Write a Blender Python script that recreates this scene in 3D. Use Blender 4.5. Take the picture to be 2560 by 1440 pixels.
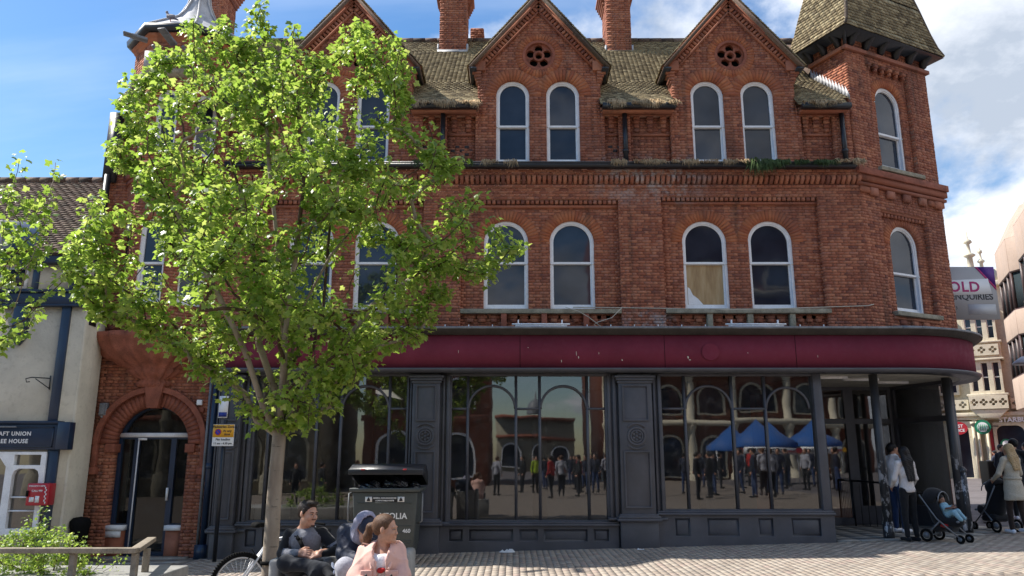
import bpy, bmesh, math, random
import numpy as np
from mathutils import Vector, Matrix
random.seed(7); RNG = np.random.default_rng(7)
for o in list(bpy.data.objects): bpy.data.objects.remove(o)
SC = bpy.context.scene
COL = SC.collection
PI = math.pi; R = math.radians

# ------------------------------------------------------------------ camera, sky, sun, exposure
PITCH = R(12.6); FPX = 1900.0
cam_d = bpy.data.cameras.new('camera'); cam = bpy.data.objects.new('camera', cam_d); COL.objects.link(cam)
cam_d.sensor_width = 36; cam_d.lens = 36*FPX/2560; cam_d.clip_end = 2000; cam_d.clip_start = .05
cam.location = (0, 0, 1.6); cam.rotation_euler = (PI/2+PITCH, 0, 0); SC.camera = cam
SC.render.resolution_x = 1024; SC.render.resolution_y = 576

SUN = Vector((-.80, .20, 1.0)).normalized()          # direction towards the sun
sun_el = math.asin(SUN.z); sun_az = math.atan2(SUN.x, SUN.y)
W_ = bpy.data.worlds.new('World'); SC.world = W_; W_.use_nodes = True
nt = W_.node_tree; nt.nodes.clear()
def wn(t, **k):
    n = nt.nodes.new(t)
    for a, b in k.items(): setattr(n, a, b)
    return n
def wl(a, b): nt.links.new(a, b)
sky = wn('ShaderNodeTexSky', sky_type='NISHITA', sun_disc=False)
sky.sun_elevation = sun_el; sky.sun_rotation = sun_az; sky.air_density = 1.15; sky.dust_density = .4; sky.ozone_density = 3
tc = wn('ShaderNodeTexCoord')
sep = wn('ShaderNodeSeparateXYZ'); wl(tc.outputs['Generated'], sep.inputs[0])
mx = wn('ShaderNodeMath', operation='MAXIMUM'); mx.inputs[1].default_value = .05; wl(sep.outputs[2], mx.inputs[0])
# direction projected on a cloud layer
dx = wn('ShaderNodeMath', operation='DIVIDE'); wl(sep.outputs[0], dx.inputs[0])
dy = wn('ShaderNodeMath', operation='DIVIDE'); wl(sep.outputs[1], dy.inputs[0])
ad = wn('ShaderNodeMath', operation='ADD'); ad.inputs[1].default_value = .35; wl(mx.outputs[0], ad.inputs[0])
wl(ad.outputs[0], dx.inputs[1]); wl(ad.outputs[0], dy.inputs[1])
cb = wn('ShaderNodeCombineXYZ'); wl(dx.outputs[0], cb.inputs[0]); wl(dy.outputs[0], cb.inputs[1])
n1 = wn('ShaderNodeTexNoise'); n1.inputs['Scale'].default_value = 2.1; n1.inputs['Detail'].default_value = 9; n1.inputs['Roughness'].default_value = .56; n1.inputs['Distortion'].default_value = .25
off = wn('ShaderNodeVectorMath', operation='ADD'); off.inputs[1].default_value = (3.1, 7.7, 0); wl(cb.outputs[0], off.inputs[0]); wl(off.outputs[0], n1.inputs['Vector'])
# more cloud towards the right (+x) half of the sky, less to the left
cov = wn('ShaderNodeMapRange', interpolation_type='SMOOTHSTEP'); cov.inputs[1].default_value = -.5; cov.inputs[2].default_value = .5; cov.inputs[3].default_value = -.2; cov.inputs[4].default_value = .13
wl(sep.outputs[0], cov.inputs[0])
sm = wn('ShaderNodeMath', operation='ADD'); wl(n1.outputs[0], sm.inputs[0]); wl(cov.outputs[0], sm.inputs[1])
cm = wn('ShaderNodeMapRange', interpolation_type='SMOOTHSTEP'); cm.inputs[1].default_value = .50; cm.inputs[2].default_value = .62; wl(sm.outputs[0], cm.inputs[0])
# cloud brightness from a second, finer noise (lit rims, grey bellies)
n2 = wn('ShaderNodeTexNoise'); n2.inputs['Scale'].default_value = 3.4; n2.inputs['Detail'].default_value = 8; n2.inputs['Roughness'].default_value = .6; wl(cb.outputs[0], n2.inputs['Vector'])
cr = wn('ShaderNodeValToRGB'); wl(n2.outputs[0], cr.inputs[0])
cr.color_ramp.elements[0].position = .36; cr.color_ramp.elements[0].color = (2.4, 2.75, 3.3, 1)
cr.color_ramp.elements[1].position = .62; cr.color_ramp.elements[1].color = (5.4, 5.55, 5.85, 1)
# thin high wisps
n3 = wn('ShaderNodeTexNoise'); n3.inputs['Scale'].default_value = 1.6; n3.inputs['Detail'].default_value = 6
st = wn('ShaderNodeVectorMath', operation='MULTIPLY'); st.inputs[1].default_value = (.7, 3.2, 1); wl(cb.outputs[0], st.inputs[0]); wl(st.outputs[0], n3.inputs['Vector'])
wm = wn('ShaderNodeMapRange', interpolation_type='SMOOTHSTEP'); wm.inputs[1].default_value = .42; wm.inputs[2].default_value = .8; wm.inputs[3].default_value = .0; wm.inputs[4].default_value = .30; wl(n3.outputs[0], wm.inputs[0])
hs = wn('ShaderNodeHueSaturation'); hs.inputs['Saturation'].default_value = 1.22; hs.inputs['Value'].default_value = .74; wl(sky.outputs[0], hs.inputs['Color'])
mixw = wn('ShaderNodeMixRGB'); wl(wm.outputs[0], mixw.inputs[0]); wl(hs.outputs[0], mixw.inputs[1]); mixw.inputs[2].default_value = (5.2, 5.6, 6.4, 1)
mixc = wn('ShaderNodeMixRGB'); wl(cm.outputs[0], mixc.inputs[0]); wl(mixw.outputs[0], mixc.inputs[1]); wl(cr.outputs[0], mixc.inputs[2])
bg = wn('ShaderNodeBackground'); bg.inputs[1].default_value = .12; wl(mixc.outputs[0], bg.inputs[0])
wo = wn('ShaderNodeOutputWorld'); wl(bg.outputs[0], wo.inputs[0])
sd = bpy.data.lights.new('sun', 'SUN'); sd.energy = 4.2; sd.angle = R(.5); sd.color = (1, .95, .87)
so = bpy.data.objects.new('sun', sd); COL.objects.link(so); so.rotation_euler = SUN.to_track_quat('Z', 'Y').to_euler(); so.location = (-20, 5, 40)
SC.view_settings.view_transform = 'Standard'; SC.view_settings.look = 'None'; SC.view_settings.gamma = 1; SC.view_settings.exposure = 1.0
SC.view_settings.use_curve_mapping = False

# ------------------------------------------------------------------ helpers
CP, SP = math.cos(PITCH), math.sin(PITCH)
def W(px, py, Y):
    """point at real distance Y that the photograph shows at px,py (used to take measurements)"""
    xr = (px-1280)/FPX; yr = -(py-720)/FPX
    t = Y/(CP-yr*SP)
    return Vector((t*xr, Y, 1.6+t*(SP+yr*CP)))
def gz(x): return .025*x-.03
def worldloc(o):
    v = Vector((0, 0, 0))
    while o is not None: v += o.location; o = o.parent
    return v
def empty(name, label, cat, loc, group=None):
    o = bpy.data.objects.new(name, None); COL.objects.link(o); o.location = loc; o.empty_display_size = .2
    tag(o, label, cat, group); return o
def tag(o, label=None, cat=None, group=None, kind=None):
    if label: o['label'] = label
    if cat: o['category'] = cat
    if group: o['group'] = group
    if kind: o['kind'] = kind
    return o
def link(name, me, parent=None, loc=None):
    o = bpy.data.objects.new(name, me); COL.objects.link(o)
    if parent is not None: o.parent = parent
    if loc is not None: o.location = loc
    return o

class MB:
    def __init__(s): s.V = []; s.n = 0; s.F = []; s.M = []; s.Q = []   # Q: quad arrays
    def add(s, vs, fs, m=0):
        vs = np.asarray([tuple(v) for v in vs], float).reshape(-1, 3)
        s.V.append(vs)
        for f in fs: s.F.append([i+s.n for i in f]); s.M.append(m)
        s.n += len(vs)
    def quads(s, verts, quads, m=0):
        s.V.append(np.asarray(verts, float)); q = np.asarray(quads)+s.n; s.Q.append((q, m)); s.n += len(verts)
    def boxes(s, C, A, B, D, m=0):
        C, A, B, D = [np.atleast_2d(np.asarray(a, float)) for a in (C, A, B, D)]
        N = len(C)
        if N == 0: return
        sg = [(-1,-1,-1),(1,-1,-1),(1,1,-1),(-1,1,-1),(-1,-1,1),(1,-1,1),(1,1,1),(-1,1,1)]
        V = np.stack([C+a*A+b*B+c*D for a, b, c in sg], 1).reshape(-1, 3)
        fq = np.array([(0,3,2,1),(4,5,6,7),(0,1,5,4),(1,2,6,5),(2,3,7,6),(3,0,4,7)])
        s.quads(V, (np.arange(N)[:, None, None]*8+fq[None]).reshape(-1, 4), m)
    def box(s, x0, x1, y0, y1, z0, z1, m=0):
        s.boxes([((x0+x1)/2, (y0+y1)/2, (z0+z1)/2)], [((x1-x0)/2, 0, 0)], [(0, (y1-y0)/2, 0)], [(0, 0, (z1-z0)/2)], m)
    def fbox(s, fr, a0, a1, d0, d1, z0, z1, m=0):
        """box in a wall frame: a along, d outward"""
        O, u, n = fr
        c = O+u*(a0+a1)/2+n*(d0+d1)/2
        s.boxes([(c.x, c.y, (z0+z1)/2)], [tuple(u*(a1-a0)/2)], [tuple(-n*(d1-d0)/2)], [(0, 0, (z1-z0)/2)], m)
    def tube(s, pts, r, seg=8, m=0, cap=True):
        pts = [Vector(p) for p in pts]; n = len(pts)
        rs = r if hasattr(r, '__len__') else [r]*n
        V = []; prev = None
        for i, p in enumerate(pts):
            t = (pts[min(i+1, n-1)]-pts[max(i-1, 0)])
            t = t.normalized() if t.length > 1e-9 else Vector((0, 0, 1))
            if prev is None:
                a = t.orthogonal().normalized()
            else:
                a = prev-t*prev.dot(t)
                a = a.normalized() if a.length > 1e-6 else t.orthogonal().normalized()
            prev = a; b = t.cross(a)
            for k in range(seg):
                th = 2*PI*k/seg
                V.append(p+(a*math.cos(th)+b*math.sin(th))*rs[i])
        F = []
        for i in range(n-1):
            for k in range(seg):
                k2 = (k+1) % seg
                F.append((i*seg+k, i*seg+k2, (i+1)*seg+k2, (i+1)*seg+k))
        if cap: F.append(tuple(range(seg))[::-1]); F.append(tuple((n-1)*seg+k for k in range(seg)))
        s.add(V, F, m)
    def lathe(s, c, prof, seg=24, m=0, sy=1., a0=0., a1=2*PI, rib=0, ribd=0.):
        c = Vector(c); full = abs(a1-a0-2*PI) < 1e-6; ns = seg if full else seg+1
        V = []
        for r, z in prof:
            for k in range(ns):
                th = a0+(a1-a0)*k/seg; rr = r*(1+ribd*math.cos(rib*th)) if rib else r
                V.append(c+Vector((rr*math.cos(th), rr*math.sin(th)*sy, z)))
        F = []
        for i in range(len(prof)-1):
            for k in range(seg):
                k2 = (k+1) % ns
                F.append((i*ns+k, i*ns+k2, (i+1)*ns+k2, (i+1)*ns+k))
        s.add(V, F, m)
    def prism(s, poly, fr, d0, d1, m=0):
        """polygon (a,z) extruded in a wall frame from d0 to d1"""
        O, u, n = fr; k = len(poly)
        V = [O+u*a+n*d0+Vector((0, 0, z)) for a, z in poly]+[O+u*a+n*d1+Vector((0, 0, z)) for a, z in poly]
        F = [tuple(range(k)), tuple(range(2*k-1, k-1, -1))]+[(i, i+k, (i+1) % k+k, (i+1) % k) for i in range(k)]
        s.add(V, F, m)
    def arrays(s): return np.concatenate(s.V) if s.V else np.zeros((0, 3))
    def pane(s, fr, a0, a1, z0, z1, d, m=0):
        O, u, n = fr; s.add([O+u*a+n*d+Vector((0, 0, z)) for a, z in ((a0, z0), (a1, z0), (a1, z1), (a0, z1))], [(0, 1, 2, 3)], m)
    def build(s, name, mat, parent=None, smooth=False, top=False, origin=None, kind=None, bevel=0, fixn=False):
        V = s.arrays(); me = bpy.data.meshes.new(name)
        if origin is None:
            if parent is not None: origin = worldloc(parent)
            elif top: origin = Vector(((V[:, 0].min()+V[:, 0].max())/2, (V[:, 1].min()+V[:, 1].max())/2, V[:, 2].min()))
            else: origin = Vector((0, 0, 0))
        V = V-np.array(tuple(origin))
        loops = []; starts = []; totals = []; mi = []; p = 0
        for f, m in zip(s.F, s.M): loops += f; starts.append(p); totals.append(len(f)); p += len(f); mi.append(m)
        L = [np.array(loops, int)]; S = [np.array(starts, int)]; T = [np.array(totals, int)]; MI = [np.array(mi, int)]
        for q, m in s.Q:
            w = q.shape[1]
            L.append(q.ravel()); S.append(p+np.arange(len(q))*w); T.append(np.full(len(q), w)); MI.append(np.full(len(q), m)); p += q.size
        L, S, T, MI = map(np.concatenate, (L, S, T, MI))
        me.vertices.add(len(V)); me.vertices.foreach_set('co', V.astype('f').ravel())
        me.loops.add(len(L)); me.loops.foreach_set('vertex_index', L.astype('i'))
        me.polygons.add(len(S)); me.polygons.foreach_set('loop_start', S.astype('i')); me.polygons.foreach_set('loop_total', T.astype('i'))
        me.polygons.foreach_set('material_index', MI.astype('i'))
        if smooth: me.polygons.foreach_set('use_smooth', np.ones(len(S), bool))
        me.update(calc_edges=True); me.validate()
        for mm in (mat if isinstance(mat, (list, tuple)) else [mat]): me.materials.append(mm)
        if fixn:
            bm = bmesh.new(); bm.from_mesh(me); bmesh.ops.recalc_face_normals(bm, faces=bm.faces); bm.to_mesh(me); bm.free()
        o = link(name, me, parent)
        if parent is None: o.location = origin
        if kind: o['kind'] = kind
        if bevel:
            b = o.modifiers.new('bevel', 'BEVEL'); b.width = bevel; b.segments = 2; b.limit_method = 'ANGLE'
        return o

def frame(ox, oy, ux, uy):
    u = Vector((ux, uy, 0)).normalized(); return (Vector((ox, oy, 0)), u, Vector((u.y, -u.x, 0)))
def shape_mesh(name, splines, depth, mat, fr, d, parent, bevel=0., loc=(0, 0)):
    """filled flat outline with holes (2-D curve), extruded by depth, set on a wall frame at outward distance d"""
    cu = bpy.data.curves.new(name, 'CURVE'); cu.dimensions = '2D'; cu.fill_mode = 'BOTH'; cu.extrude = depth/2; cu.bevel_depth = bevel
    for sp in splines:
        s = cu.splines.new('POLY'); s.points.add(len(sp)-1)
        for i, (x, y) in enumerate(sp): s.points[i].co = (x, y, 0, 1)
        s.use_cyclic_u = True
    return _cmesh(name, cu, mat, fr, d, parent, loc)
def _cmesh(name, cu, mat, fr, d, parent, loc):
    t = bpy.data.objects.new('t', cu); COL.objects.link(t)
    dg = bpy.context.evaluated_depsgraph_get(); me = bpy.data.meshes.new_from_object(t.evaluated_get(dg))
    bpy.data.objects.remove(t); bpy.data.curves.remove(cu)
    O, u, n = fr
    og = O+u*loc[0]+n*d+Vector((0, 0, loc[1]))-(worldloc(parent) if parent else Vector((0, 0, 0)))
    me.transform(Matrix(((u.x, 0, n.x, og.x), (u.y, 0, n.y, og.y), (0, 1, 0, og.z), (0, 0, 0, 1))))
    me.materials.clear(); me.materials.append(mat); me.name = name
    return link(name, me, parent)
def text(name, body, size, mat, fr, loc, d, parent, depth=.002, align='CENTER', weight=0., sx=1., spacing=1.):
    cu = bpy.data.curves.new(name, 'FONT'); cu.body = body; cu.size = size; cu.align_x = align; cu.align_y = 'CENTER'
    cu.extrude = depth/2; cu.offset = weight; cu.space_character = spacing; cu.resolution_u = 3
    return _cmesh(name, cu, mat, fr, d, parent, loc)
def circ(cx, cz, r, n=32, a0=0., a1=2*PI, closed=True):
    k = n if closed else n-1
    return [(cx+r*math.cos(a0+(a1-a0)*i/k), cz+r*math.sin(a0+(a1-a0)*i/k)) for i in range(n)]

# ------------------------------------------------------------------ materials
def new_mat(name):
    m = bpy.data.materials.new(name); m.use_nodes = True; t = m.node_tree
    return m, t, t.nodes['Principled BSDF']
def N(t, ty, **k):
    n = t.nodes.new(ty)
    for a, b in k.items():
        if a in n.inputs.keys() if hasattr(n.inputs, 'keys') else False: n.inputs[a].default_value = b
        else: setattr(n, a, b)
    return n
def ramp(t, fac, stops):
    r = t.nodes.new('ShaderNodeValToRGB'); e = r.color_ramp.elements
    while len(e) < len(stops): e.new(.5)
    for i, (p, c) in enumerate(stops): e[i].position = p; e[i].color = (*c, 1)
    t.links.new(fac, r.inputs[0]); return r.outputs[0]
def mixc_(t, fac, a, b, mode='MIX'):
    m = t.nodes.new('ShaderNodeMixRGB'); m.blend_type = mode
    for i, v in ((0, fac), (1, a), (2, b)):
        if hasattr(v, 'is_output'): t.links.new(v, m.inputs[i])
        elif i == 0: m.inputs[0].default_value = v
        else: m.inputs[i].default_value = (*v, 1)
    return m.outputs[0]
def noise(t, scale, detail=4, rough=.55, vec=None, sc=None, out=0):
    n = t.nodes.new('ShaderNodeTexNoise'); n.inputs['Scale'].default_value = scale; n.inputs['Detail'].default_value = detail; n.inputs['Roughness'].default_value = rough
    if vec is None: vec = t.nodes.new('ShaderNodeNewGeometry').outputs['Position']
    if sc:
        m = t.nodes.new('ShaderNodeVectorMath'); m.operation = 'MULTIPLY'; m.inputs[1].default_value = sc; t.links.new(vec, m.inputs[0]); vec = m.outputs[0]
    t.links.new(vec, n.inputs['Vector']); return n.outputs[out]
def math_(t, op, a, b=None, c=None):
    m = t.nodes.new('ShaderNodeMath'); m.operation = op
    for i, v in enumerate((a, b, c)):
        if v is None: continue
        if hasattr(v, 'is_output'): t.links.new(v, m.inputs[i])
        else: m.inputs[i].default_value = v
    return m.outputs[0]
def mrange(t, v, a, b, c=0., d=1.):
    m = t.nodes.new('ShaderNodeMapRange'); m.interpolation_type = 'SMOOTHSTEP'; t.links.new(v, m.inputs[0])
    for i, x in enumerate((a, b, c, d)): m.inputs[i+1].default_value = x
    return m.outputs[0]
def bump(t, p, h, strength=.3, dist=.01):
    b = t.nodes.new('ShaderNodeBump'); b.inputs['Strength'].default_value = strength; b.inputs['Distance'].default_value = dist
    t.links.new(h, b.inputs['Height']); t.links.new(b.outputs[0], p.inputs['Normal'])
def island(t):
    g = t.nodes.new('ShaderNodeNewGeometry'); oi = t.nodes.new('ShaderNodeObjectInfo')
    return math_(t, 'FRACT', math_(t, 'ADD', g.outputs['Random Per Island'], oi.outputs['Random']))
def pos(t):
    s = t.nodes.new('ShaderNodeSeparateXYZ'); t.links.new(t.nodes.new('ShaderNodeNewGeometry').outputs['Position'], s.inputs[0]); return s.outputs

def weathered(name, col, rough=.6, var=.25, scale=3., spec=.5, bs=.15, metal=0., grime=.35, gcol=(.03, .028, .022)):
    m, t, p = new_mat(name)
    n1 = noise(t, scale, 6, .6); n2 = noise(t, scale*9, 4, .6)
    lo = tuple(c*(1-var) for c in col); hi = tuple(min(1, c*(1+var)) for c in col)
    c = ramp(t, n1, [(.32, lo), (.68, hi)])
    c = mixc_(t, math_(t, 'MULTIPLY', mrange(t, n2, .52, .72), grime), c, gcol)
    t.links.new(c, p.inputs['Base Color']); p.inputs['Metallic'].default_value = metal
    t.links.new(mrange(t, n2, .3, .7, rough*.85, min(1, rough*1.15)), p.inputs['Roughness'])
    p.inputs['Specular IOR Level'].default_value = spec
    if bs: bump(t, p, n2, bs, .01)
    return m
def plain(name, col, rough=.6, spec=.5, metal=0.):
    m, t, p = new_mat(name); p.inputs['Base Color'].default_value = (*col, 1); p.inputs['Roughness'].default_value = rough
    p.inputs['Specular IOR Level'].default_value = spec; p.inputs['Metallic'].default_value = metal; return m

def brick_mat(name, stops, salt=True, sun=1.):
    m, t, p = new_mat(name)
    r = island(t); c = ramp(t, r, stops)
    n = noise(t, 22, 5, .65); c = mixc_(t, mrange(t, n, .42, .75, 0, .3), c, (.17, .06, .04))
    big = noise(t, .8, 5, .62); c = mixc_(t, mrange(t, big, .46, .68, 0, .62), c, (.215, .088, .062)); mid = noise(t, 3.1, 4, .6); c = mixc_(t, mrange(t, mid, .56, .74, 0, .35), c, (.47, .25, .17))
    # soot streaks running down the wall, pale salts near the parapet and ledges
    st = noise(t, 1.0, 5, .6, sc=(3.2, 3.2, .35)); c = mixc_(t, mrange(t, st, .53, .7, 0, .5), c, (.075, .05, .038))
    if salt:
        s = pos(t)
        a = math_(t, 'MULTIPLY', mrange(t, math_(t, 'ABSOLUTE', math_(t, 'SUBTRACT', s[0], 2.8)), .5, 1.5, 1, 0), mrange(t, math_(t, 'ABSOLUTE', math_(t, 'SUBTRACT', s[2], 7.2)), .1, .75, 1, 0))
        b = math_(t, 'MULTIPLY', mrange(t, math_(t, 'ABSOLUTE', math_(t, 'SUBTRACT', s[0], 2.7)), .3, .6, 1, 0), mrange(t, math_(t, 'ABSOLUTE', math_(t, 'SUBTRACT', s[2], 4.25)), .08, .24, 1, 0))
        ns = noise(t, 5, 5, .7)
        c = mixc_(t, math_(t, 'MULTIPLY', math_(t, 'MAXIMUM', a, b), mrange(t, ns, .42, .62, 0, .75)), c, (.42, .38, .36))
    t.links.new(c, p.inputs['Base Color']); p.inputs['Roughness'].default_value = .88; p.inputs['Specular IOR Level'].default_value = .25
    bump(t, p, n, .3, .005); return m
M = {}
M['brick'] = brick_mat('red_brick', [(0, (.19, .075, .055)), (.12, (.29, .10, .06)), (.35, (.34, .118, .066)), (.6, (.40, .152, .088)), (.85, (.45, .185, .105)), (1, (.35, .145, .10))])
M['brick_dark'] = weathered('black_header_brick', (.035, .03, .032), .8)
M['brick_o'] = brick_mat('orange_rubbed_brick', [(0, (.33, .10, .05)), (.5, (.41, .135, .06)), (1, (.46, .165, .075))], salt=False)
M['terra'] = weathered('terracotta', (.27, .09, .055), .8, .3, 5, .3, .3, grime=.5)
M['mortar'] = weathered('lime_mortar', (.31, .158, .108), .95, .3, 6, .2, .4)
def tile_mat(name, stops, moss=.6):
    m, t, p = new_mat(name); r = island(t); c = ramp(t, r, stops)
    n = noise(t, 1.5, 6, .65); n2 = noise(t, 28, 4, .6)
    c = mixc_(t, math_(t, 'MULTIPLY', mrange(t, n, .44, .66), moss), c, (.25, .20, .115))
    c = mixc_(t, mrange(t, n2, .56, .72, 0, .6), c, (.42, .39, .28))
    c = mixc_(t, mrange(t, n2, .44, .30, 0, .6), c, (.03, .027, .02))
    t.links.new(c, p.inputs['Base Color']); p.inputs['Roughness'].default_value = .9; p.inputs['Specular IOR Level'].default_value = .2; bump(t, p, n2, .6, .01); return m
M['tile'] = tile_mat('mossy_clay_tile', [(0, (.12, .092, .055)), (.4, (.22, .17, .098)), (.75, (.31, .245, .14)), (1, (.40, .33, .20))], moss=.4)
M['tile_dark'] = tile_mat('old_brown_tile', [(0, (.06, .045, .038)), (.5, (.13, .09, .07)), (1, (.2, .14, .11))], moss=.15)
M['white'] = weathered('flaking_white_paint', (.82, .82, .82), .5, .08, 6, .4, .12, grime=.3, gcol=(.32, .3, .27))
M['sill'] = weathered('lichen_stone_sill', (.30, .27, .2), .9, .3, 6, .3, .4, grime=.6)
M['shop'] = weathered('charcoal_shopfront_paint', (.072, .073, .085), .42, .22, 2.2, .5, .08, grime=.2, gcol=(.10, .10, .10))
M['maroon'] = weathered('maroon_fascia_paint', (.17, .026, .047), .85, .14, 1.2, .25, .03, grime=.12, gcol=(.2, .05, .07))
M['trim'] = weathered('dark_cornice_paint', (.05, .045, .04), .6, .3, 4, .4, .2)
M['lead'] = weathered('grey_lead_sheet', (.17, .18, .195), .55, .3, 4, .5, .25, grime=.4)
M['leadpale'] = weathered('pale_lead_sheet', (.42, .42, .43), .6, .25, 5, .5, .2, grime=.4)
M['iron'] = weathered('black_cast_iron', (.013, .015, .02), .4, .3, 5, .5, .15)
M['navy'] = weathered('navy_gloss_paint', (.012, .028, .062), .35, .2, 2, .5, .05, grime=.15)
M['render'] = weathered('cream_roughcast', (.58, .53, .43), .95, .14, 1.3, .2, 1.0, grime=.25, gcol=(.3, .26, .2))
M['straw'] = weathered('dry_grass', (.46, .33, .19), .95, .35, 9, .2, 0, grime=.4, gcol=(.15, .1, .05))
M['green'] = weathered('green_weeds', (.05, .08, .022), .8, .4, 9, .3, 0)
def glass_up():
    m, t, p = new_mat('window_glass'); n = noise(t, 1.3, 3, .5); c = ramp(t, n, [(.35, (.014, .019, .030)), (.7, (.035, .044, .062))])
    t.links.new(c, p.inputs['Base Color']); p.inputs['Roughness'].default_value = .03; p.inputs['IOR'].default_value = 1.5
    w = noise(t, 1.1, 2, .5); bump(t, p, w, .10, .03); return m
M['glass'] = glass_up()
def glass_shop(name='shop_glass', ior=2.15, tr_c=.55):
    m, t, p = new_mat(name)
    nm = t.nodes; g = nm.new('ShaderNodeBsdfGlossy'); g.inputs['Roughness'].default_value = .015; g.inputs[0].default_value = (1, 1, 1, 1)
    tr = nm.new('ShaderNodeBsdfTransparent'); tr.inputs[0].default_value = (tr_c, tr_c, tr_c*1.03, 1)
    fr = nm.new('ShaderNodeFresnel'); fr.inputs[0].default_value = ior
    w = noise(t, .9, 2, .5); b = nm.new('ShaderNodeBump'); b.inputs['Strength'].default_value = .05; b.inputs['Distance'].default_value = .03
    t.links.new(w, b.inputs['Height']); t.links.new(b.outputs[0], g.inputs['Normal']); t.links.new(b.outputs[0], fr.inputs['Normal'])
    mx_ = nm.new('ShaderNodeMixShader'); t.links.new(fr.outputs[0], mx_.inputs[0]); t.links.new(tr.outputs[0], mx_.inputs[1]); t.links.new(g.outputs[0], mx_.inputs[2])
    d = nm.new('ShaderNodeBsdfDiffuse'); d.inputs[0].default_value = (.3, .3, .28, 1); dn = noise(t, 7, 6, .7)
    m2 = nm.new('ShaderNodeMixShader'); t.links.new(mrange(t, dn, .45, .85, .02, .15), m2.inputs[0]); t.links.new(mx_.outputs[0], m2.inputs[1]); t.links.new(d.outputs[0], m2.inputs[2])
    t.links.new(m2.outputs[0], nm['Material Output'].inputs[0]); nm.remove(p); return m
M['glass_shop'] = glass_shop(); M['glass_door'] = glass_shop('door_glass', 1.5, .35)
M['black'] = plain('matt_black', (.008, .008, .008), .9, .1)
M['dark_in'] = plain('unlit_room_paint', (.24, .235, .225), .9, .1)
# ------------------------------------------------------------------ ground
def sloped(name, x0, x1, y0, y1, mat, dz=0., kind='structure', nx=2):
    m = MB(); m.add([(x0, y0, gz(x0)+dz), (x1, y0, gz(x1)+dz), (x1, y1, gz(x1)+dz), (x0, y1, gz(x0)+dz)], [(0, 1, 2, 3)])
    return tag(m.build(name, mat, top=True), kind=kind)
def paver_mat():
    m, t, p = new_mat('buff_clay_pavers'); r = island(t)
    c = ramp(t, r, [(0, (.29, .235, .19)), (.4, (.35, .295, .24)), (.8, (.39, .335, .275)), (1, (.33, .25, .21))])
    n = noise(t, 1.1, 6, .65); c = mixc_(t, mrange(t, n, .45, .7, 0, .5), c, (.22, .19, .16))
    n2 = noise(t, 40, 4, .6); c = mixc_(t, mrange(t, n2, .6, .75, 0, .5), c, (.1, .09, .08))
    t.links.new(c, p.inputs['Base Color']); p.inputs['Roughness'].default_value = .85; bump(t, p, n2, .4, .004); return m
M['paver'] = paver_mat()
M['joint'] = weathered('sandy_paving_joint', (.21, .175, .145), .95, .3, 8, .2, .3)
M['asphalt'] = weathered('worn_street_surface', (.13, .115, .115), .85, .25, 1.5, .3, .4, grime=.4, gcol=(.05, .045, .045))
M['slab'] = weathered('grey_paving_slab', (.28, .265, .24), .85, .25, 2., .3, .3, grime=.4, gcol=(.12, .11, .1))
M['concrete'] = weathered('pale_concrete', (.30, .295, .28), .85, .2, 4, .3, .35, grime=.3, gcol=(.12, .12, .11))
sloped('ground', -400, 400, -300, 500, M['asphalt'], -.02)
sloped('pavement', -30, 11.5, -25, 16.5, M['joint'], -.006)

# setts laid end-on to the camera: the 300 largest singly, the rest as one mesh of pavers
def pave():
    cs = []
    w, l = .098, .235; gx, gy = .006, .007
    x = -5.6
    k = 0
    while x < 11.3:
        y = 10.4+(l+gy)*((k % 2)*.5+.13*math.sin(k*1.7))
        while y < 16.3:
            keep = y > 14.5 and (x < 5.9)
            if not keep and abs(x) < y*.75+.6: cs.append((x+w/2, y+l/2, w/2*random.uniform(.97, 1.), l/2*random.uniform(.98, 1.), random.uniform(0, .003)))
            y += l+gy
        x += w+gx; k += 1
    cs.sort(key=lambda c: c[1]*3-0*c[0] if c[1] > 10.9 and abs(c[0]) < c[1]*.66 else 99)
    pav = bpy.data.objects['pavement']
    m = MB(); m.box(-w/2, w/2, -l/2, l/2, -.05, 0); me = None
    for c in cs[:300]:
        if me is None:
            o = m.build('paver', M['paver'], origin=Vector((0, 0, 0))); me = o.data; o.parent = pav
        else: o = link('paver', me, pav)
        b = Vector((c[0], c[1], gz(c[0])+c[4]))
        o.location = b-worldloc(pav); o.rotation_euler = (random.gauss(0, .003), -math.atan(.025)+random.gauss(0, .006), random.gauss(0, .006))
        o.scale = (c[2]/(w/2), c[3]/(l/2), 1)
    r = cs[300:]; A = np.array(r)
    m = MB(); n = len(A); tl = RNG.normal(0, .006, n)
    m.boxes(np.c_[A[:, 0], A[:, 1], .025*A[:, 0]-.03+A[:, 4]-.025], np.c_[A[:, 2], np.zeros(n), A[:, 2]*(.025+tl)], np.c_[np.zeros(n), A[:, 3], np.zeros(n)], np.c_[np.zeros(n), np.zeros(n), np.full(n, .025)])
    m.build('paver_field', M['paver'], pav, kind='stuff')
pave()
# smoother slabs in front of the left-hand doorway
sl = MB()
for i in range(14):
    for j in range(9):
        x = -11.+i*.4+(j % 2)*.1; y = 11.2+j*.38
        if x+.39 > -5.55 or (y+.37 > 14.5): continue
        z = gz(x+.2)
        sl.boxes([(x+.195, y+.185, z-.02)], [(.193, 0, .193*.025)], [(0, .183, 0)], [(0, 0, .025+random.uniform(0, .002))])
sl.build('paving_slab', M['slab'], bpy.data.objects['pavement'], kind='stuff')

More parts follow.
